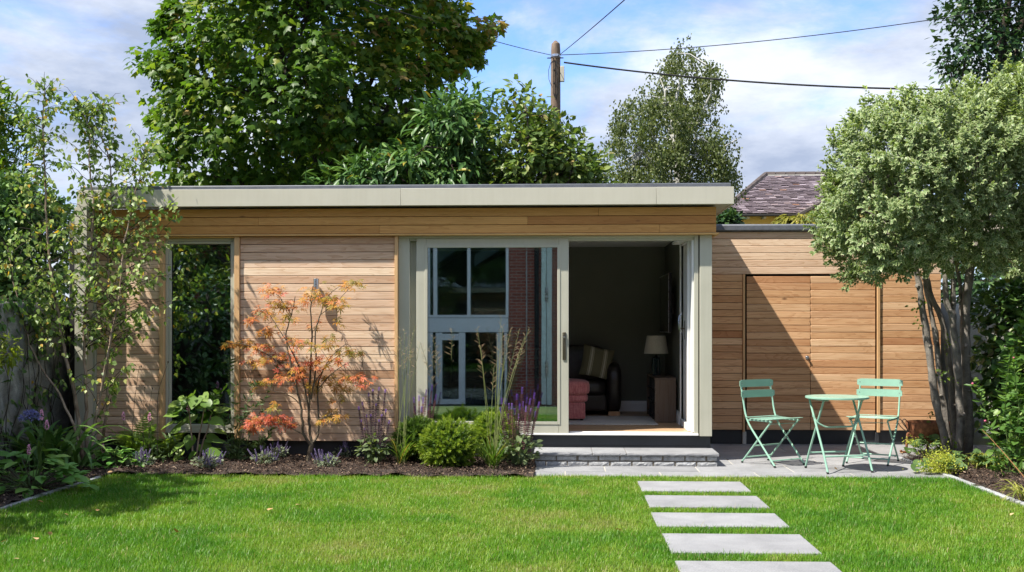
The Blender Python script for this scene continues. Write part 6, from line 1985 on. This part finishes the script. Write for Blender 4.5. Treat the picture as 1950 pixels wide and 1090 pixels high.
FM = [frond_mesh(0.62, 1.0), frond_mesh(0.70, 1.5), frond_mesh(0.55, 0.7)]
for u, v, n_, lab, rot in ((262, 880, 9, 'upright green fern between the birch and the tall window', 0.0), (305, 876, 7, 'pale green fern arching across the left edge of the tall window', -1.2)):
    c = PG(u, v)
    t = thing('fern', lab, 'fern', c, 0, 'ferns in the bed')
    for k in range(n_):
        w = rot + k / n_ * 2 * math.pi + rng.normal(0, .2)
        o = link('frond', FM[k % 3], t, (rng.normal(0, .015), rng.normal(0, .015), 0))
        o.rotation_euler = (-rng.uniform(-0.05, 0.5) if k else 0.1, 0, w); s = rng.uniform(.75, 1.1); o.scale = (s, s, s)

# --- hydrangea like shrub before the window
M['hyd_leaf'] = leaf_mat('broad lime leaf', [(0.0, (0.078, 0.163, 0.029)), (0.6, (0.163, 0.267, 0.052)), (0.93, (0.260, 0.351, 0.078)), (1.0, (0.390, 0.312, 0.065))], 0.38, 0.4, 0.45)
c = PG(372, 882)
hyd = thing('hydrangea', 'leggy shrub with big rounded lime green leaves before the tall window', 'shrub', c)
segs = []
px_l = [(352, 755), (368, 748), (385, 752), (398, 762), (340, 790), (352, 780), (375, 770), (392, 775), (402, 768), (335, 775), (345, 815), (360, 800), (400, 800), (408, 820), (385, 845), (348, 858), (360, 835), (395, 860), (330, 805), (410, 785), (372, 790), (355, 765), (388, 765), (345, 770), (365, 830), (392, 835), (372, 860), (350, 845), (404, 840), (345, 870), (340, 830), (380, 780), (360, 760), (376, 756), (412, 800)]
pp, aa, nn = [], [], []
for u, v in px_l:
    q = PY(u, v, c.y + rng.uniform(-.16, .14))
    pp.append(A3(*q)); aa.append(unit(A3((u - 372) / 40 + rng.normal(0, .3), -0.3 + rng.normal(0, .4), -0.35 + rng.normal(0, .3)))); nn.append(unit(A3(rng.normal(0, .3), -0.45 + rng.normal(0, .25), .8)))
foliage(hyd, 'heart', np.array(pp), np.array(aa), np.array(nn), rng.uniform(0.11, 0.175, len(pp)), rng.random(len(pp)), M['hyd_leaf'], 60, cell=3)
for pl_ in ([(368, 888), (366, 840), (362, 800), (358, 765)], [(372, 888), (378, 840), (385, 800), (392, 765)], [(376, 888), (384, 850), (396, 815), (402, 790)]):
    pts = smooth_px(pl_, c.y, 3, .002); pts[0].z = -0.03
    MB().tube(pts, list(np.linspace(0.010, 0.005, len(pts))), 7).build('stem', M['bark_birch'], hyd, smooth=True)

# --- flower spikes (salvia, catmint)
M['purple'] = leaf_mat('violet flower', [(0.0, (0.14, 0.05, 0.34)), (1.0, (0.33, 0.18, 0.58))], 0.2, 0.6, 0.2, None, 1.0)
M['spent'] = leaf_mat('spent plum calyx', [(0.0, (0.11, 0.035, 0.065)), (1.0, (0.30, 0.105, 0.14))], 0.2, 0.7, 0.2, None, 1.0)
M['dark_spent'] = leaf_mat('dark spent calyx', [(0.0, (0.045, 0.022, 0.040)), (1.0, (0.12, 0.06, 0.10))], 0.2, 0.7, 0.2, None, 1.0)
M['lav'] = leaf_mat('catmint flower', [(0.0, (0.17, 0.12, 0.30)), (1.0, (0.36, 0.29, 0.50))], 0.25, 0.6, 0.2, None, 1.0)
M['sage_leaf'] = leaf_mat('salvia leaf', [(0.0, (0.070, 0.105, 0.045)), (0.6, (0.125, 0.170, 0.075)), (1.0, (0.20, 0.25, 0.115))], 0.25, 0.55, 0.3)
M['cat_leaf'] = leaf_mat('catmint leaf', [(0.0, (0.11, 0.14, 0.085)), (1.0, (0.24, 0.28, 0.17))], 0.25, 0.6, 0.25)
def spike_mesh(L, fl_from, fm, tip, whorl=0.017, gap=0.021, r=0.0055):
    """flower spike standing on its stem: rings of small florets, fresh ones at the tip"""
    vs, fs, mi, rn = [], [], [], []
    z = L * fl_from
    while z < L:
        f_ = (z - L * fl_from) / (L - L * fl_from)
        n_ = 6
        ww = whorl * (1 - 0.55 * f_)
        for k in range(n_):
            w = k / n_ * 6.283 + z * 40
            b = len(vs)
            cx, cy = math.cos(w) * ww * .6, math.sin(w) * ww * .6
            ex, ey = math.cos(w) * ww * 1.25, math.sin(w) * ww * 1.25
            s = r
            vs += [(cx - math.sin(w) * s, cy + math.cos(w) * s, z), (cx + math.sin(w) * s, cy - math.cos(w) * s, z), (ex, ey, z + s * 1.5), (cx, cy, z + s * 1.7)]
            fs += [(b, b + 1, b + 2), (b, b + 2, b + 3), (b + 1, b + 3, b + 2)]
            mi += [1 if f_ > tip else 0] * 3
        z += gap * (1 - 0.45 * f_)
    b = len(vs)
    for i in range(5):
        for k in range(3):
            vs.append((math.cos(k * 2.09) * 0.0022, math.sin(k * 2.09) * 0.0022, L * i / 4))
    for i in range(4):
        for k in range(3):
            a = b + i * 3
            fs.append((a + k, a + (k + 1) % 3, a + 3 + (k + 1) % 3, a + 3 + k)); mi.append(2)
    me = bpy.data.meshes.new('flower_spike'); me.from_pydata(vs, [], fs)
    for m_ in (fm, M['purple'], M['green_stem']): me.materials.append(m_)
    me.polygons.foreach_set('material_index', mi)
    return me
SP_RED = [spike_mesh(0.40, .22, M['spent'], .78), spike_mesh(0.52, .2, M['spent'], .86), spike_mesh(0.34, .25, M['spent'], .7)]
SP_DRK = [spike_mesh(0.55, .2, M['dark_spent'], .92), spike_mesh(0.45, .2, M['dark_spent'], .95), spike_mesh(0.36, .2, M['dark_spent'], .85)]
def salvia(label, c, spikes, top, meshes, leaf_n=150, Rr=0.17, hh=0.30, group='salvias in the bed'):
    t = thing('salvia', label, 'plant', c, 0, group)
    d = rand_dir(leaf_n); r = rng.random(leaf_n) ** .5
    P = np.stack([c.x + d[:, 0] * Rr * r, c.y + d[:, 1] * Rr * r, hh * .5 + d[:, 2] * hh * .5 * r + .02], 1)
    ax = unit(np.stack([d[:, 0], d[:, 1], rng.normal(0.1, .5, leaf_n)], 1)); nor = unit(d * .4 + A3(0, -.2, .8) + rng.normal(0, .35, (leaf_n, 3)))
    foliage(t, 'ovate', P, ax, nor, rng.uniform(0.04, 0.085, leaf_n), rng.random(leaf_n), M['sage_leaf'], 40)
    segs = [([Vector((c.x + rng.normal(0, .02), c.y, -.02)), Vector(tuple(P[k]))], [.003, .002]) for k in range(0, leaf_n, 5)]
    tubes_np(segs, M['green_stem'], 'leaf_stalk', t, 3, 'stuff')
    for u, v in spikes:
        q = PY(u, v, c.y + rng.uniform(-.1, .1)) - c
        me = meshes[rng.integers(len(meshes))]
        L = max(q.length * 0.0 + me.vertices[-1].co.z, .1)
        base = Vector((q.x * .55, q.y * .6, max(0.02, q.z - L)))
        dv = (q - base)
        o = link('flower_spike', me, t, base)
        o.rotation_mode = 'QUATERNION'
        o.rotation_quaternion = dv.to_track_quat('Z', 'Y') @ Vector((0, 0, 1)).rotation_difference(Vector((0, 0, 1)))
        s = dv.length / L
        o.scale = (max(.8, min(1.2, s)),) * 2 + (s,)
    return t
salvia('dark spent salvia spires in front of the boards left of the grass tuft', PG(712, 886), [(683, 775), (690, 765), (702, 748), (710, 742), (722, 737), (734, 742), (688, 800), (698, 790), (716, 770), (727, 790), (735, 780), (706, 790), (742, 800), (722, 800), (694, 815)], 0, SP_DRK, 170, .16, .30)
salvia('plum salvia spires at the left edge of the sliding door glass', PG(800, 878), [(788, 758), (798, 755), (806, 757), (812, 742), (823, 735), (831, 752), (803, 775), (817, 770), (790, 775)], 0, SP_RED, 90, .14, .24)
salvia('sparse purple tipped salvia behind the front clipped ball', PG(866, 872), [(863, 750), (868, 742), (872, 760), (860, 770), (885, 735), (889, 750), (898, 752), (905, 735), (901, 765), (893, 770), (914, 780)], 0, SP_RED, 60, .14, .24)
salvia('bushy salvia with many violet and plum spires beside the stone step', PG(985, 891), [(955, 760), (961, 758), (969, 768), (953, 778), (984, 752), (995, 738), (996, 765), (1004, 756), (1010, 760), (1018, 750), (1027, 766), (990, 770), (980, 778), (1002, 775), (1012, 778), (968, 790), (975, 770), (988, 790), (1020, 785)], 0, SP_RED, 230, .22, .34)

CM = [spike_mesh(0.16, .35, M['lav'], 2.0, .009, .016, .0042), spike_mesh(0.12, .3, M['lav'], 2.0, .009, .015, .004)]
for u, v, wd, lab in ((268, 893, 1.0, 'lavender blue catmint at the left end of the bed below the ferns'), (395, 895, 1.15, 'lavender blue catmint below the broad leaved shrub'), (505, 887, 1.0, 'lavender blue catmint left of the maple trunk'), (530, 876, .8, 'lavender blue catmint set back towards the wall left of the maple'), (622, 893, .95, 'lavender blue catmint just right of the maple trunk'), (655, 874, .75, 'lavender blue catmint set back between the maple and the dark salvia')):
    c = PG(u, v)
    t = thing('catmint', lab, 'plant', c, 0, 'catmint plants along the front of the bed')
    n_ = int(190 * wd)
    d = rand_dir(n_); rr_ = rng.random(n_) ** .5
    P = np.stack([c.x + d[:, 0] * .13 * wd * rr_, c.y + d[:, 1] * .10 * rr_, .055 + d[:, 2] * .05 * rr_ + .02], 1)
    foliage(t, 'ovate', P, unit(d + rng.normal(0, .4, (n_, 3))), unit(A3(0, -.4, .8) + rng.normal(0, .4, (n_, 3))), rng.uniform(.022, .042, n_), rng.random(n_), M['cat_leaf'])
    for k in range(int(24 * wd)):
        w = rng.uniform(0, 6.28); r_ = rng.random() ** .5
        o = link('flower_spike', CM[k % 2], t, (math.cos(w) * .11 * wd * r_, math.sin(w) * .08 * r_, .03))
        o.rotation_euler = (-math.sin(w) * .55 * r_ + rng.normal(0, .12), math.cos(w) * .6 * r_ + rng.normal(0, .12), rng.uniform(0, 6.28)); s = rng.uniform(.75, 1.15); o.scale = (s, s, s)

# --- clipped yew balls
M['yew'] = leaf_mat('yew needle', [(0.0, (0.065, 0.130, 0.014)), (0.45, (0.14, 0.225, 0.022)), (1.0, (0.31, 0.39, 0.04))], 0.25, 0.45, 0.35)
M['yew_dark'] = leaf_mat('dark yew needle', [(0.0, (0.045, 0.100, 0.016)), (0.6, (0.09, 0.165, 0.026)), (1.0, (0.18, 0.26, 0.045))], 0.25, 0.45, 0.35)  # deeper green needles for the rear ball and the inner growth
def yew(label, u, v, rpx, Y, mat, squash=.9):
    c = PY(u, v, Y); r = rpx / FPX * Y
    t = thing('yew_ball', label, 'clipped shrub', (c.x, Y, 0), 0, 'clipped yew balls')
    n_ = 620
    d = rand_dir(n_)
    base = np.stack([c.x + d[:, 0] * r * .80, Y + d[:, 1] * r * .80, c.z + d[:, 2] * r * .80 * squash], 1) * 1.0
    jit = rng.uniform(.85, 1.08, n_)
    base = np.array([c.x, Y, c.z]) + (base - np.array([c.x, Y, c.z])) * jit[:, None]
    dirs = unit(d + rng.normal(0, .35, (n_, 3)) + A3(0, 0, .30))
    per = 26
    tt = np.tile(np.linspace(0, 1, per), n_)
    D = np.repeat(dirs, per, 0)
    s1 = unit(np.cross(D, unit(rng.normal(size=(n_, 3)))[np.repeat(np.arange(n_), per)])); s2 = np.cross(D, s1)
    ph = np.tile(np.arange(per) * 2.39996, n_)
    side = s1 * np.cos(ph)[:, None] + s2 * np.sin(ph)[:, None] * .8
    L = np.repeat(rng.uniform(.05, .085, n_), per)
    P = np.repeat(base, per, 0) + D * (tt * L)[:, None]
    ax = unit(side * (1 - .55 * tt)[:, None] + D * .75)
    P[:, 2] = np.maximum(P[:, 2], 0.03)
    rn = np.clip(np.repeat(rng.random(n_) * .5, per) + tt * .45 + rng.normal(0, .06, len(P)), 0, 1)
    foliage(t, 'needle', P, ax, unit(D + rng.normal(0, .3, P.shape)), rng.uniform(.024, .036, len(P)), rn, mat, mass='foliage')
    # inner mass of older growth
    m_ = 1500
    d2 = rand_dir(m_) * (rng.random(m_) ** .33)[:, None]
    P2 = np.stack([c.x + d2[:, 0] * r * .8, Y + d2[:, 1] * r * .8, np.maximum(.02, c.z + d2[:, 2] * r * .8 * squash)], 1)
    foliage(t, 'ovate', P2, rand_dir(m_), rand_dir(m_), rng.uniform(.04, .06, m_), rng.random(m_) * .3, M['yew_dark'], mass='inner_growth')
    MB().tube([(c.x, Y, -.05), (c.x, Y, c.z)], [.025, .015], 7).build('stem', M['bark_dark'], t)
    return t
yew('bright round clipped yew ball at the front of the bed', 855, 849, 56, 11.0, M['yew'])
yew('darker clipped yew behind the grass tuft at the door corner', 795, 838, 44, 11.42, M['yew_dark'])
yew('upright clipped yew behind the tall grass stems near the step', 940, 829, 44, 11.43, M['yew'])

# --- moor grass tufts with tall flowering stems
M['grass_leaf'] = leaf_mat('moor grass leaf', [(0.0, (0.060, 0.125, 0.020)), (0.6, (0.105, 0.185, 0.030)), (0.94, (0.17, 0.25, 0.05)), (1.0, (0.38, 0.27, 0.09))], 0.35, 0.4, 0.4)
M['seed'] = plain('ripe grass seed', (0.34, 0.24, 0.13), 0.8, 0, 0.3, 30, 0.0)
M['seed_stem'] = plain('pale grass stem', (0.17, 0.20, 0.06), 0.6, 0, 0.2, 10, 0.0)
GM = [strap_mesh('blade', L, w, ar, M['grass_leaf'], .35, 8) for L, w, ar in ((.34, .009, .7), (.42, .010, 1.1), (.28, .008, .4), (.46, .009, 1.6))]
def moor(label, u, v, n_, tall, Y=None):
    c = PG(u, v)
    t = thing('moor_grass', label, 'ornamental grass', c, 0, 'moor grasses in the bed')
    tuft(t, GM, n_, .022, (0.0, .55), (.75, 1.15), 'blade')
    for top, thick in tall:
        q = PY(top[0], top[1], c.y + rng.uniform(-.08, .12)) - c
        q.y = min(q.y, YP - c.y - .06)
        b0 = Vector((rng.normal(0, .02), rng.normal(0, .02), 0))
        pts = bend(b0, q, 0.0, 7, 0.0)
        for i, p_ in enumerate(pts):
            k = i / 7
            p_.x -= (q.x - b0.x) * (k - k ** 1.5) * .8
        st_ = MB().tube(pts, list(np.linspace(.0034, .0014, 8)), 5).build('flower_stem', M['seed_stem'], t, smooth=True, local=True)
        sd_ = MB()
        for j in range(13):
            k = .74 + .26 * j / 12
            i0 = min(6, int(k * 7)); p0 = pts[i0].lerp(pts[i0 + 1], k * 7 - i0)
            w = rng.choice([-1, 1]); dv = Vector((w * rng.uniform(.4, 1.0), rng.normal(0, .5), rng.uniform(.3, .9))).normalized()
            L = rng.uniform(.025, .075) * (1.25 - .6 * (j / 12))
            sd_.tube([p0, p0 + dv * L * .45, p0 + dv * L], [.0008, .0017, .0008], 4, False)
        so_ = sd_.build('seed_head', M['seed'], st_, local=True); so_.location = so_.location - st_.location
    return t
moor('narrow green grass tuft with thin tall stems at the left door jamb', 765, 886, 95, [((762, 640), 1), ((770, 625), 1), ((756, 660), 1), ((790, 620), 1), ((778, 640), 1), ((800, 655), 1), ((783, 668), 1)])
moor('moor grass rising behind the front yew ball across the glass', 856, 868, 30, [((870, 628), 1), ((826, 660), 1), ((834, 640), 1), ((820, 690), 1), ((812, 650), 1), ((838, 668), 1)])
moor('moor grass with stout seed stems fanning out left of the step', 938, 894, 120, [((909, 625), 1), ((915, 660), 1), ((954, 605), 1), ((965, 640), 1), ((958, 620), 1), ((972, 628), 1), ((989, 628), 1), ((1008, 624), 1), ((1000, 640), 1), ((940, 700), 1), ((948, 640), 1), ((990, 668), 1)])

# --- wiry plant between window and maple
M['wiry'] = leaf_mat('wiry leaf', [(0.0, (0.050, 0.095, 0.030)), (1.0, (0.110, 0.165, 0.055))], 0.25, 0.5, 0.3)
c = PG(452, 880)
wir = thing('scabious', 'wiry thin stemmed plant between the tall window and the maple', 'plant', c)
pp, aa, nn = [], [], []
for pl_ in ([(445, 880), (440, 800), (436, 700), (440, 690)], [(452, 880), (462, 810), (478, 745), (490, 735)], [(458, 880), (480, 820), (505, 760), (530, 700), (540, 690)], [(440, 880), (430, 820), (415, 770), (405, 755)], [(448, 880), (452, 820), (470, 790), (495, 770)], [(460, 880), (490, 850), (512, 830), (520, 800)], [(450, 880), (455, 840), (447, 770), (452, 730)]):
    pts = smooth_px(pl_, c.y + rng.uniform(-.1, .1), 5, .003); pts[0].z = -.02
    MB().tube(pts, list(np.linspace(.0042, .0016, len(pts))), 5).build('stem', M['green_stem'], wir, smooth=True)
    for p_ in pts[1:]:
        for k in range(3 if p_.z > .25 else 10):
            pp.append(A3(*p_) + rng.normal(0, .012, 3)); aa.append(unit(A3(rng.normal(0, 1), rng.normal(0, .6), rng.uniform(0, .9)))); nn.append(rand_dir(1)[0])
for k in range(110):
    pp.append(A3(c.x + rng.normal(0, .14), c.y + rng.normal(0, .08), rng.uniform(.02, .2))); aa.append(unit(A3(rng.normal(0, 1), rng.normal(0, .7), rng.uniform(0, 1.0)))); nn.append(rand_dir(1)[0])
foliage(wir, 'long', np.array(pp), np.array(aa), np.array(nn), rng.uniform(.03, .085, len(pp)), rng.random(len(pp)), M['wiry'])
# dark wiry burnet stems in front of the ferns
c = PG(285, 884)
bur = thing('burnet', 'thin dark flower stems rising through the ferns beside the window', 'plant', c)
for pl_ in ([(250, 884), (255, 780), (264, 705), (269, 698)], [(300, 884), (300, 760), (315, 705), (320, 690)], [(285, 884), (284, 790), (290, 740)], [(275, 884), (272, 800), (276, 738)]):
    pts = smooth_px(pl_, c.y - .04, 4, .002); pts[0].z = -.02
    s_ = MB().tube(pts, list(np.linspace(.0034, .0014, len(pts))), 5).build('stem', M['bark_dark'], bur, smooth=True)
    e_ = pts[-1]
    MB().lathe([(0, -.014), (.006, -.006), (.006, .006), (0, .014)], tuple(e_), 6).build('seed_head', M['bark_dark'], s_)
pp = np.stack([rng.normal(c.x, .16, 120), rng.normal(c.y - .03, .06, 120), rng.uniform(.03, .28, 120)], 1)
foliage(bur, 'long', pp, unit(rng.normal(size=(120, 3)) + A3(0, -.2, .5)), rand_dir(120), rng.uniform(.05, .11, 120), rng.random(120), M['wiry'])
for u, v in ((235, 793), (285, 795)):
    q = PY(u, v, 11.15)
    b = MB()
    for i in range(70):
        tt = rng.random(); w = rng.uniform(0, 6.28); rr_ = .012 * math.sin(math.pi * (.15 + .8 * tt)) + .003
        b.lathe([(0, -.005), (.0055, 0), (0, .005)], (q.x + rr_ * math.cos(w), q.y + rr_ * math.sin(w), q.z - .04 + .085 * tt), 4)
    t = thing('bistort', ('pale pink bottle brush flower on a thin stem left of the upright fern' if u < 250 else 'pale pink bottle brush flower on a thin stem below the arching fern'), 'flower', (q.x, q.y, 0))
    MB().tube(bend(Vector((q.x + .04, q.y, -.02)), q, .01, 4), .0026, 5).build('stem', M['green_stem'], t)
    b.build('flower_spike', M['pink_petal'], t)
# lime leaves of a shrub at the left edge
lim = thing('lime_acer', 'lime yellow pointed leaves of a shrub entering at the left edge', 'shrub', PG(-75, 960))
Cc = inside_outline([(-110, 760), (-120, 620), (-20, 632), (20, 648), (46, 668), (30, 690), (5, 700), (-20, 720)], 9.9, 44, .25, .3)
pos, ax, nor = clumpy(Cc, 15, .09, .6, .9, .5)
foliage(lim, 'long', pos, ax, nor, rng.uniform(.06, .10, len(pos)), rng.random(len(pos)), M['yellowgreen'], 60)
b0 = Vector(PG(-75, 960))
MB().tube(bend(b0 - Vector((0, 0, .05)), Vector(tuple(Cc.mean(0))), .03, 6, .02), list(np.linspace(.022, .008, 7)), 8).build('stem', M['bark_dark'], lim, smooth=True)
tubes_np([(bend(Vector(tuple(Cc.mean(0))), Vector(tuple(q)), .03, 3), [.006, .005, .004, .002]) for q in Cc[:30]], M['bark_dark'], 'twig', lim, 4, 'stuff')

# --- right bed: lady's mantle, grasses, stems
M['alch_leaf'] = leaf_mat('ladys mantle leaf', [(0.0, (0.065, 0.130, 0.040)), (1.0, (0.145, 0.225, 0.075))], 0.25, 0.55, 0.3)
M['alch_flower'] = leaf_mat('lime froth', [(0.0, (0.26, 0.31, 0.035)), (1.0, (0.52, 0.54, 0.09))], 0.35, 0.6, 0.2)
def mantle(label, u, v, Rr, n_, fr, h=.16):
    c = PG(u, v)
    t = thing('ladys_mantle', label, 'plant', c, 0, 'ladys mantle plants in the right bed')
    w = rng.uniform(0, 6.283, n_); r = np.sqrt(rng.random(n_)) * Rr
    P = np.stack([c.x + np.cos(w) * r, c.y + np.sin(w) * r * .8, .05 + h * (1 - (r / Rr) ** 2) * rng.uniform(.5, 1, n_)], 1)
    foliage(t, 'round', P, unit(np.stack([np.cos(w), np.sin(w) - .3, rng.normal(0, .2, n_)], 1)), unit(A3(0, -.4, .8) + rng.normal(0, .28, (n_, 3))), rng.uniform(.055, .10, n_), rng.random(n_), M['alch_leaf'], 60)
    tubes_np([([Vector((c.x + rng.normal(0, .03), c.y, -.03)), Vector(tuple(P[k]))], [.002, .002]) for k in range(0, n_, 3)], M['green_stem'], 'leaf_stalk', t, 3, 'stuff')
    for (fu, fv, fs, fn) in fr:
        q = PY(fu, fv, c.y - .05)
        k = fn
        pp = np.stack([rng.normal(q.x, fs / 178 * .45, k), rng.normal(q.y, .06, k), np.maximum(.03, rng.normal(q.z, fs / 178 * .35, k))], 1)
        foliage(t, 'birch', pp, rand_dir(k), unit(rng.normal(size=(k, 3)) + A3(0, -.3, .7)), rng.uniform(.010, .020, k), rng.random(k), M['alch_flower'], mass='flower_froth')
    return t
mantle('green scalloped leaves of ladys mantle below the fire bowl', 1768, 868, .20, 70, ((1735, 842, 14, 160), (1790, 845, 14, 150)))
mantle('lime flowering ladys mantle at the foot of the trunks', 1790, 902, .20, 30, ((1785, 880, 30, 900), (1775, 895, 26, 600), (1806, 890, 24, 500), (1800, 868, 16, 250)), .10)
mantle('ladys mantle leaves just right of the tree trunks', 1843, 893, .19, 60, ((1862, 880, 18, 250),))
M['hak'] = leaf_mat('variegated grass blade', [(0.0, (0.12, 0.17, 0.03)), (0.6, (0.28, 0.30, 0.06)), (1.0, (0.42, 0.40, 0.12))], 0.35, 0.45, 0.35)
HM = [strap_mesh('blade', L, w, ar, M['hak'], .3, 8) for L, w, ar in ((.30, .010, 2.0), (.36, .011, 2.6), (.24, .009, 1.5))]
for u, v, n_, lab in ((1882, 893, 70, 'golden striped grass clump right of the tree trunks'), (1955, 955, 60, 'golden striped grass clump at the right edge by the kerb')):
    t = thing('golden_grass', lab, 'ornamental grass', PG(u, v), 0, 'golden grasses in the right bed')
    tuft(t, HM, n_, .035, (.1, .8), (.7, 1.15), 'blade')
M['geum'] = plain('rosy flower', (0.55, 0.13, 0.22), 0.6, 0, 0.1, 10, 0)
t = thing('wildflower', 'tall thin stems with tiny pink flowers in front of the right shrub', 'plant', PG(1905, 912))
pp, aa, nn = [], [], []
for pl_, fl_ in (([(1900, 905), (1890, 830), (1868, 760), (1852, 731)], 1), ([(1925, 915), (1915, 800), (1918, 720), (1926, 660)], 0), ([(1935, 915), (1940, 800), (1932, 700), (1930, 682)], 1), ([(1940, 920), (1935, 830), (1945, 760)], 0), ([(1895, 905), (1900, 850), (1876, 802)], 1), ([(1915, 912), (1925, 850), (1921, 790)], 0)):
    pts = smooth_px(pl_, 10.6, 5, .002); pts[0].z = -.03
    s_ = MB().tube(pts, list(np.linspace(.004, .0016, len(pts))), 5).build('stem', M['green_stem'], t, smooth=True)
    if fl_: MB().lathe([(0, -.012), (.010, -.004), (.012, .004), (0, .012)], tuple(pts[-1]), 7).build('flower', M['geum'], s_)
    for p_ in pts[1:-2]:
        for k in range(5):
            pp.append(A3(*p_) + rng.normal(0, .012, 3)); aa.append(unit(A3(rng.normal(0, 1), rng.normal(0, .6), rng.uniform(-.1, .7)))); nn.append(rand_dir(1)[0])
foliage(t, 'long', np.array(pp), np.array(aa), np.array(nn), rng.uniform(.05, .11, len(pp)), rng.random(len(pp)), M['bright_climb'])
q0, q1 = PG(1955, 915), PY(1870, 818, 10.5)
tag(MB().tube(bend(q0, q1, .02, 5), list(np.linspace(.005, .002, 6)), 5).build('dry_stalk', plain('orange dry stalk', (.42, .22, .09), .7), None, smooth=True), 'single dry orange stalk leaning across the right bed', 'stalk')

# ------------------------------------------------------------------ lawn grass
def in_rects(P, rects, m=0.0):
    k = np.zeros(len(P), bool)
    for x0, x1, y0, y1 in rects:
        k |= (P[:, 0] > x0 - m) & (P[:, 0] < x1 + m) & (P[:, 1] > y0 - m) & (P[:, 1] < y1 + m)
    return k
def vnoise(P, s, seed):
    g = np.random.default_rng(seed).random((64, 64))
    q = P * s
    i = np.floor(q).astype(int); f = q - i; f = f * f * (3 - 2 * f)
    a = g[i[:, 0] % 64, i[:, 1] % 64]; b = g[(i[:, 0] + 1) % 64, i[:, 1] % 64]; c = g[i[:, 0] % 64, (i[:, 1] + 1) % 64]; d = g[(i[:, 0] + 1) % 64, (i[:, 1] + 1) % 64]
    return (a * (1 - f[:, 0]) + b * f[:, 0]) * (1 - f[:, 1]) + (c * (1 - f[:, 0]) + d * f[:, 0]) * f[:, 1]
NB = 520000
yy = 5.9 + (Y_LAWN_PAT - 5.9) * rng.random(NB) ** 0.9
P = np.stack([rng.uniform(-1, 1, NB) * (yy * .475 + .2) - yy * .046, yy], 1)
P = P[pip(P, [(a + (0.0), b) for a, b in LAWN])]
P = P[~in_rects(P, STEPS, -0.006)]
# thinner and sparser in places
d1 = vnoise(P, 1.1, 1) * .5 + vnoise(P, 3.1, 2) * .3 + vnoise(P, 8.3, 3) * .2
P = P[rng.random(len(P)) < .5 + d1]
d1 = vnoise(P, 1.1, 1) * .5 + vnoise(P, 3.1, 2) * .3 + vnoise(P, 8.3, 3) * .2
n_ = len(P)
near_slab = in_rects(P, STEPS, .05)
h = rng.gamma(6, .0035, n_) * (.65 + .75 * d1) * np.where(near_slab, .75, 1.0) + .008
w = rng.uniform(.0020, .0040, n_)
an = rng.uniform(0, 2 * np.pi, n_)
lean = np.abs(rng.normal(0, .55, n_)) + .12
dx, dy = np.cos(an), np.sin(an)
sx, sy = -dy, dx
b = np.concatenate([P, np.full((n_, 1), -.014)], 1)
def lvl(t, ww, bow):
    q = b.copy()
    q[:, 0] += dx * lean * h * bow; q[:, 1] += dy * lean * h * bow; q[:, 2] += h * t
    o_ = np.stack([sx, sy, np.zeros(n_)], 1) * (w * ww)[:, None] * .5
    return q - o_, q + o_
l0, r0 = lvl(0, 1, 0); l1, r1 = lvl(.58, .85, .35); tp, _ = lvl(.95, 0, 1.0)
V = np.stack([l0, r0, r1, l1, tp], 1).reshape(-1, 3)
k5 = (np.arange(n_) * 5)[:, None]
F = np.concatenate([k5 + A3(0, 1, 2).astype(int), k5 + A3(0, 2, 3).astype(int), k5 + A3(3, 2, 4).astype(int)])
dry = np.clip(vnoise(P, 2.3, 9) * vnoise(P, 6.1, 10) * 2.6 - 1.05, 0, 1)
tone = np.clip(.46 - (d1 - .5) * 1.5 + dry * .35 + rng.normal(0, .13, n_), 0, .93)
tone = np.where(rng.random(n_) < .035, rng.uniform(.94, 1, n_), tone)
M['lawn_blade'] = leaf_mat('lawn blade', [(0.0, (0.055, 0.177, 0.011)), (0.4, (0.115, 0.263, 0.016)), (0.75, (0.214, 0.312, 0.034)), (0.93, (0.253, 0.268, 0.077)), (1.0, (0.461, 0.386, 0.217))], 0.35, 0.42, 0.35)
go = link('lawn_grass', np_mesh('lawn_grass', V, F, M['lawn_blade'], {'rnd': np.repeat(tone, 5), 'joined': np.ones(n_ * 5)}))
tag(go, 'mown bright green grass blades of the lawn', kind='stuff')

# fallen leaves
fm_ = leaf_mat('dry fallen leaf', [(0.0, (0.42, 0.24, 0.10)), (0.6, (0.52, 0.36, 0.20)), (1.0, (0.36, 0.15, 0.04))], 0.1, 0.7, 0.2)
for u, v, where in ((58, 953, 'l'), (131, 943, 'l'), (184, 973, 'l'), (90, 1014, 'l'), (25, 1064, 'l'), (123, 979, 'l'), (510, 972, 'l'), (573, 961, 'l'), (240, 918, 'l'), (337, 1015, 'l'), (1170, 1007, 'l'), (1661, 918, 'l'), (1929, 977, 'l'), (1712, 946, 'l'), (70, 953, 'l'), (68, 1024, 'l'), (2, 1033, 'l'), (115, 923, 'b'), (185, 905, 'b'), (215, 898, 'b'), (160, 912, 'b'), (60, 930, 'b'), (1712, 863, 'p'), (1652, 864, 'p'), (1590, 893, 'p'), (1433, 882, 'p'), (1480, 884, 'p')):
    z = {'l': .022, 'b': .035, 'p': .004}[where]
    q = PG(u, v, z)
    o = link('fallen_leaf', leaf_mesh('ovate', fm_), None, q)
    s = rng.uniform(.035, .065)
    o.scale = (s * 1.3, s, s); o.rotation_euler = (rng.normal(0, .35), rng.normal(0, .35), rng.uniform(0, 6.28))
    tag(o, {'l': 'small dry brown leaf fallen on the lawn', 'b': 'small dry brown leaf fallen on the dark bed at the left', 'p': 'small dry brown leaf fallen on the grey patio'}[where], 'leaf', {'l': 'dry leaves fallen on the lawn', 'b': 'dry leaves fallen on the left bed', 'p': 'dry leaves fallen on the patio'}[where])
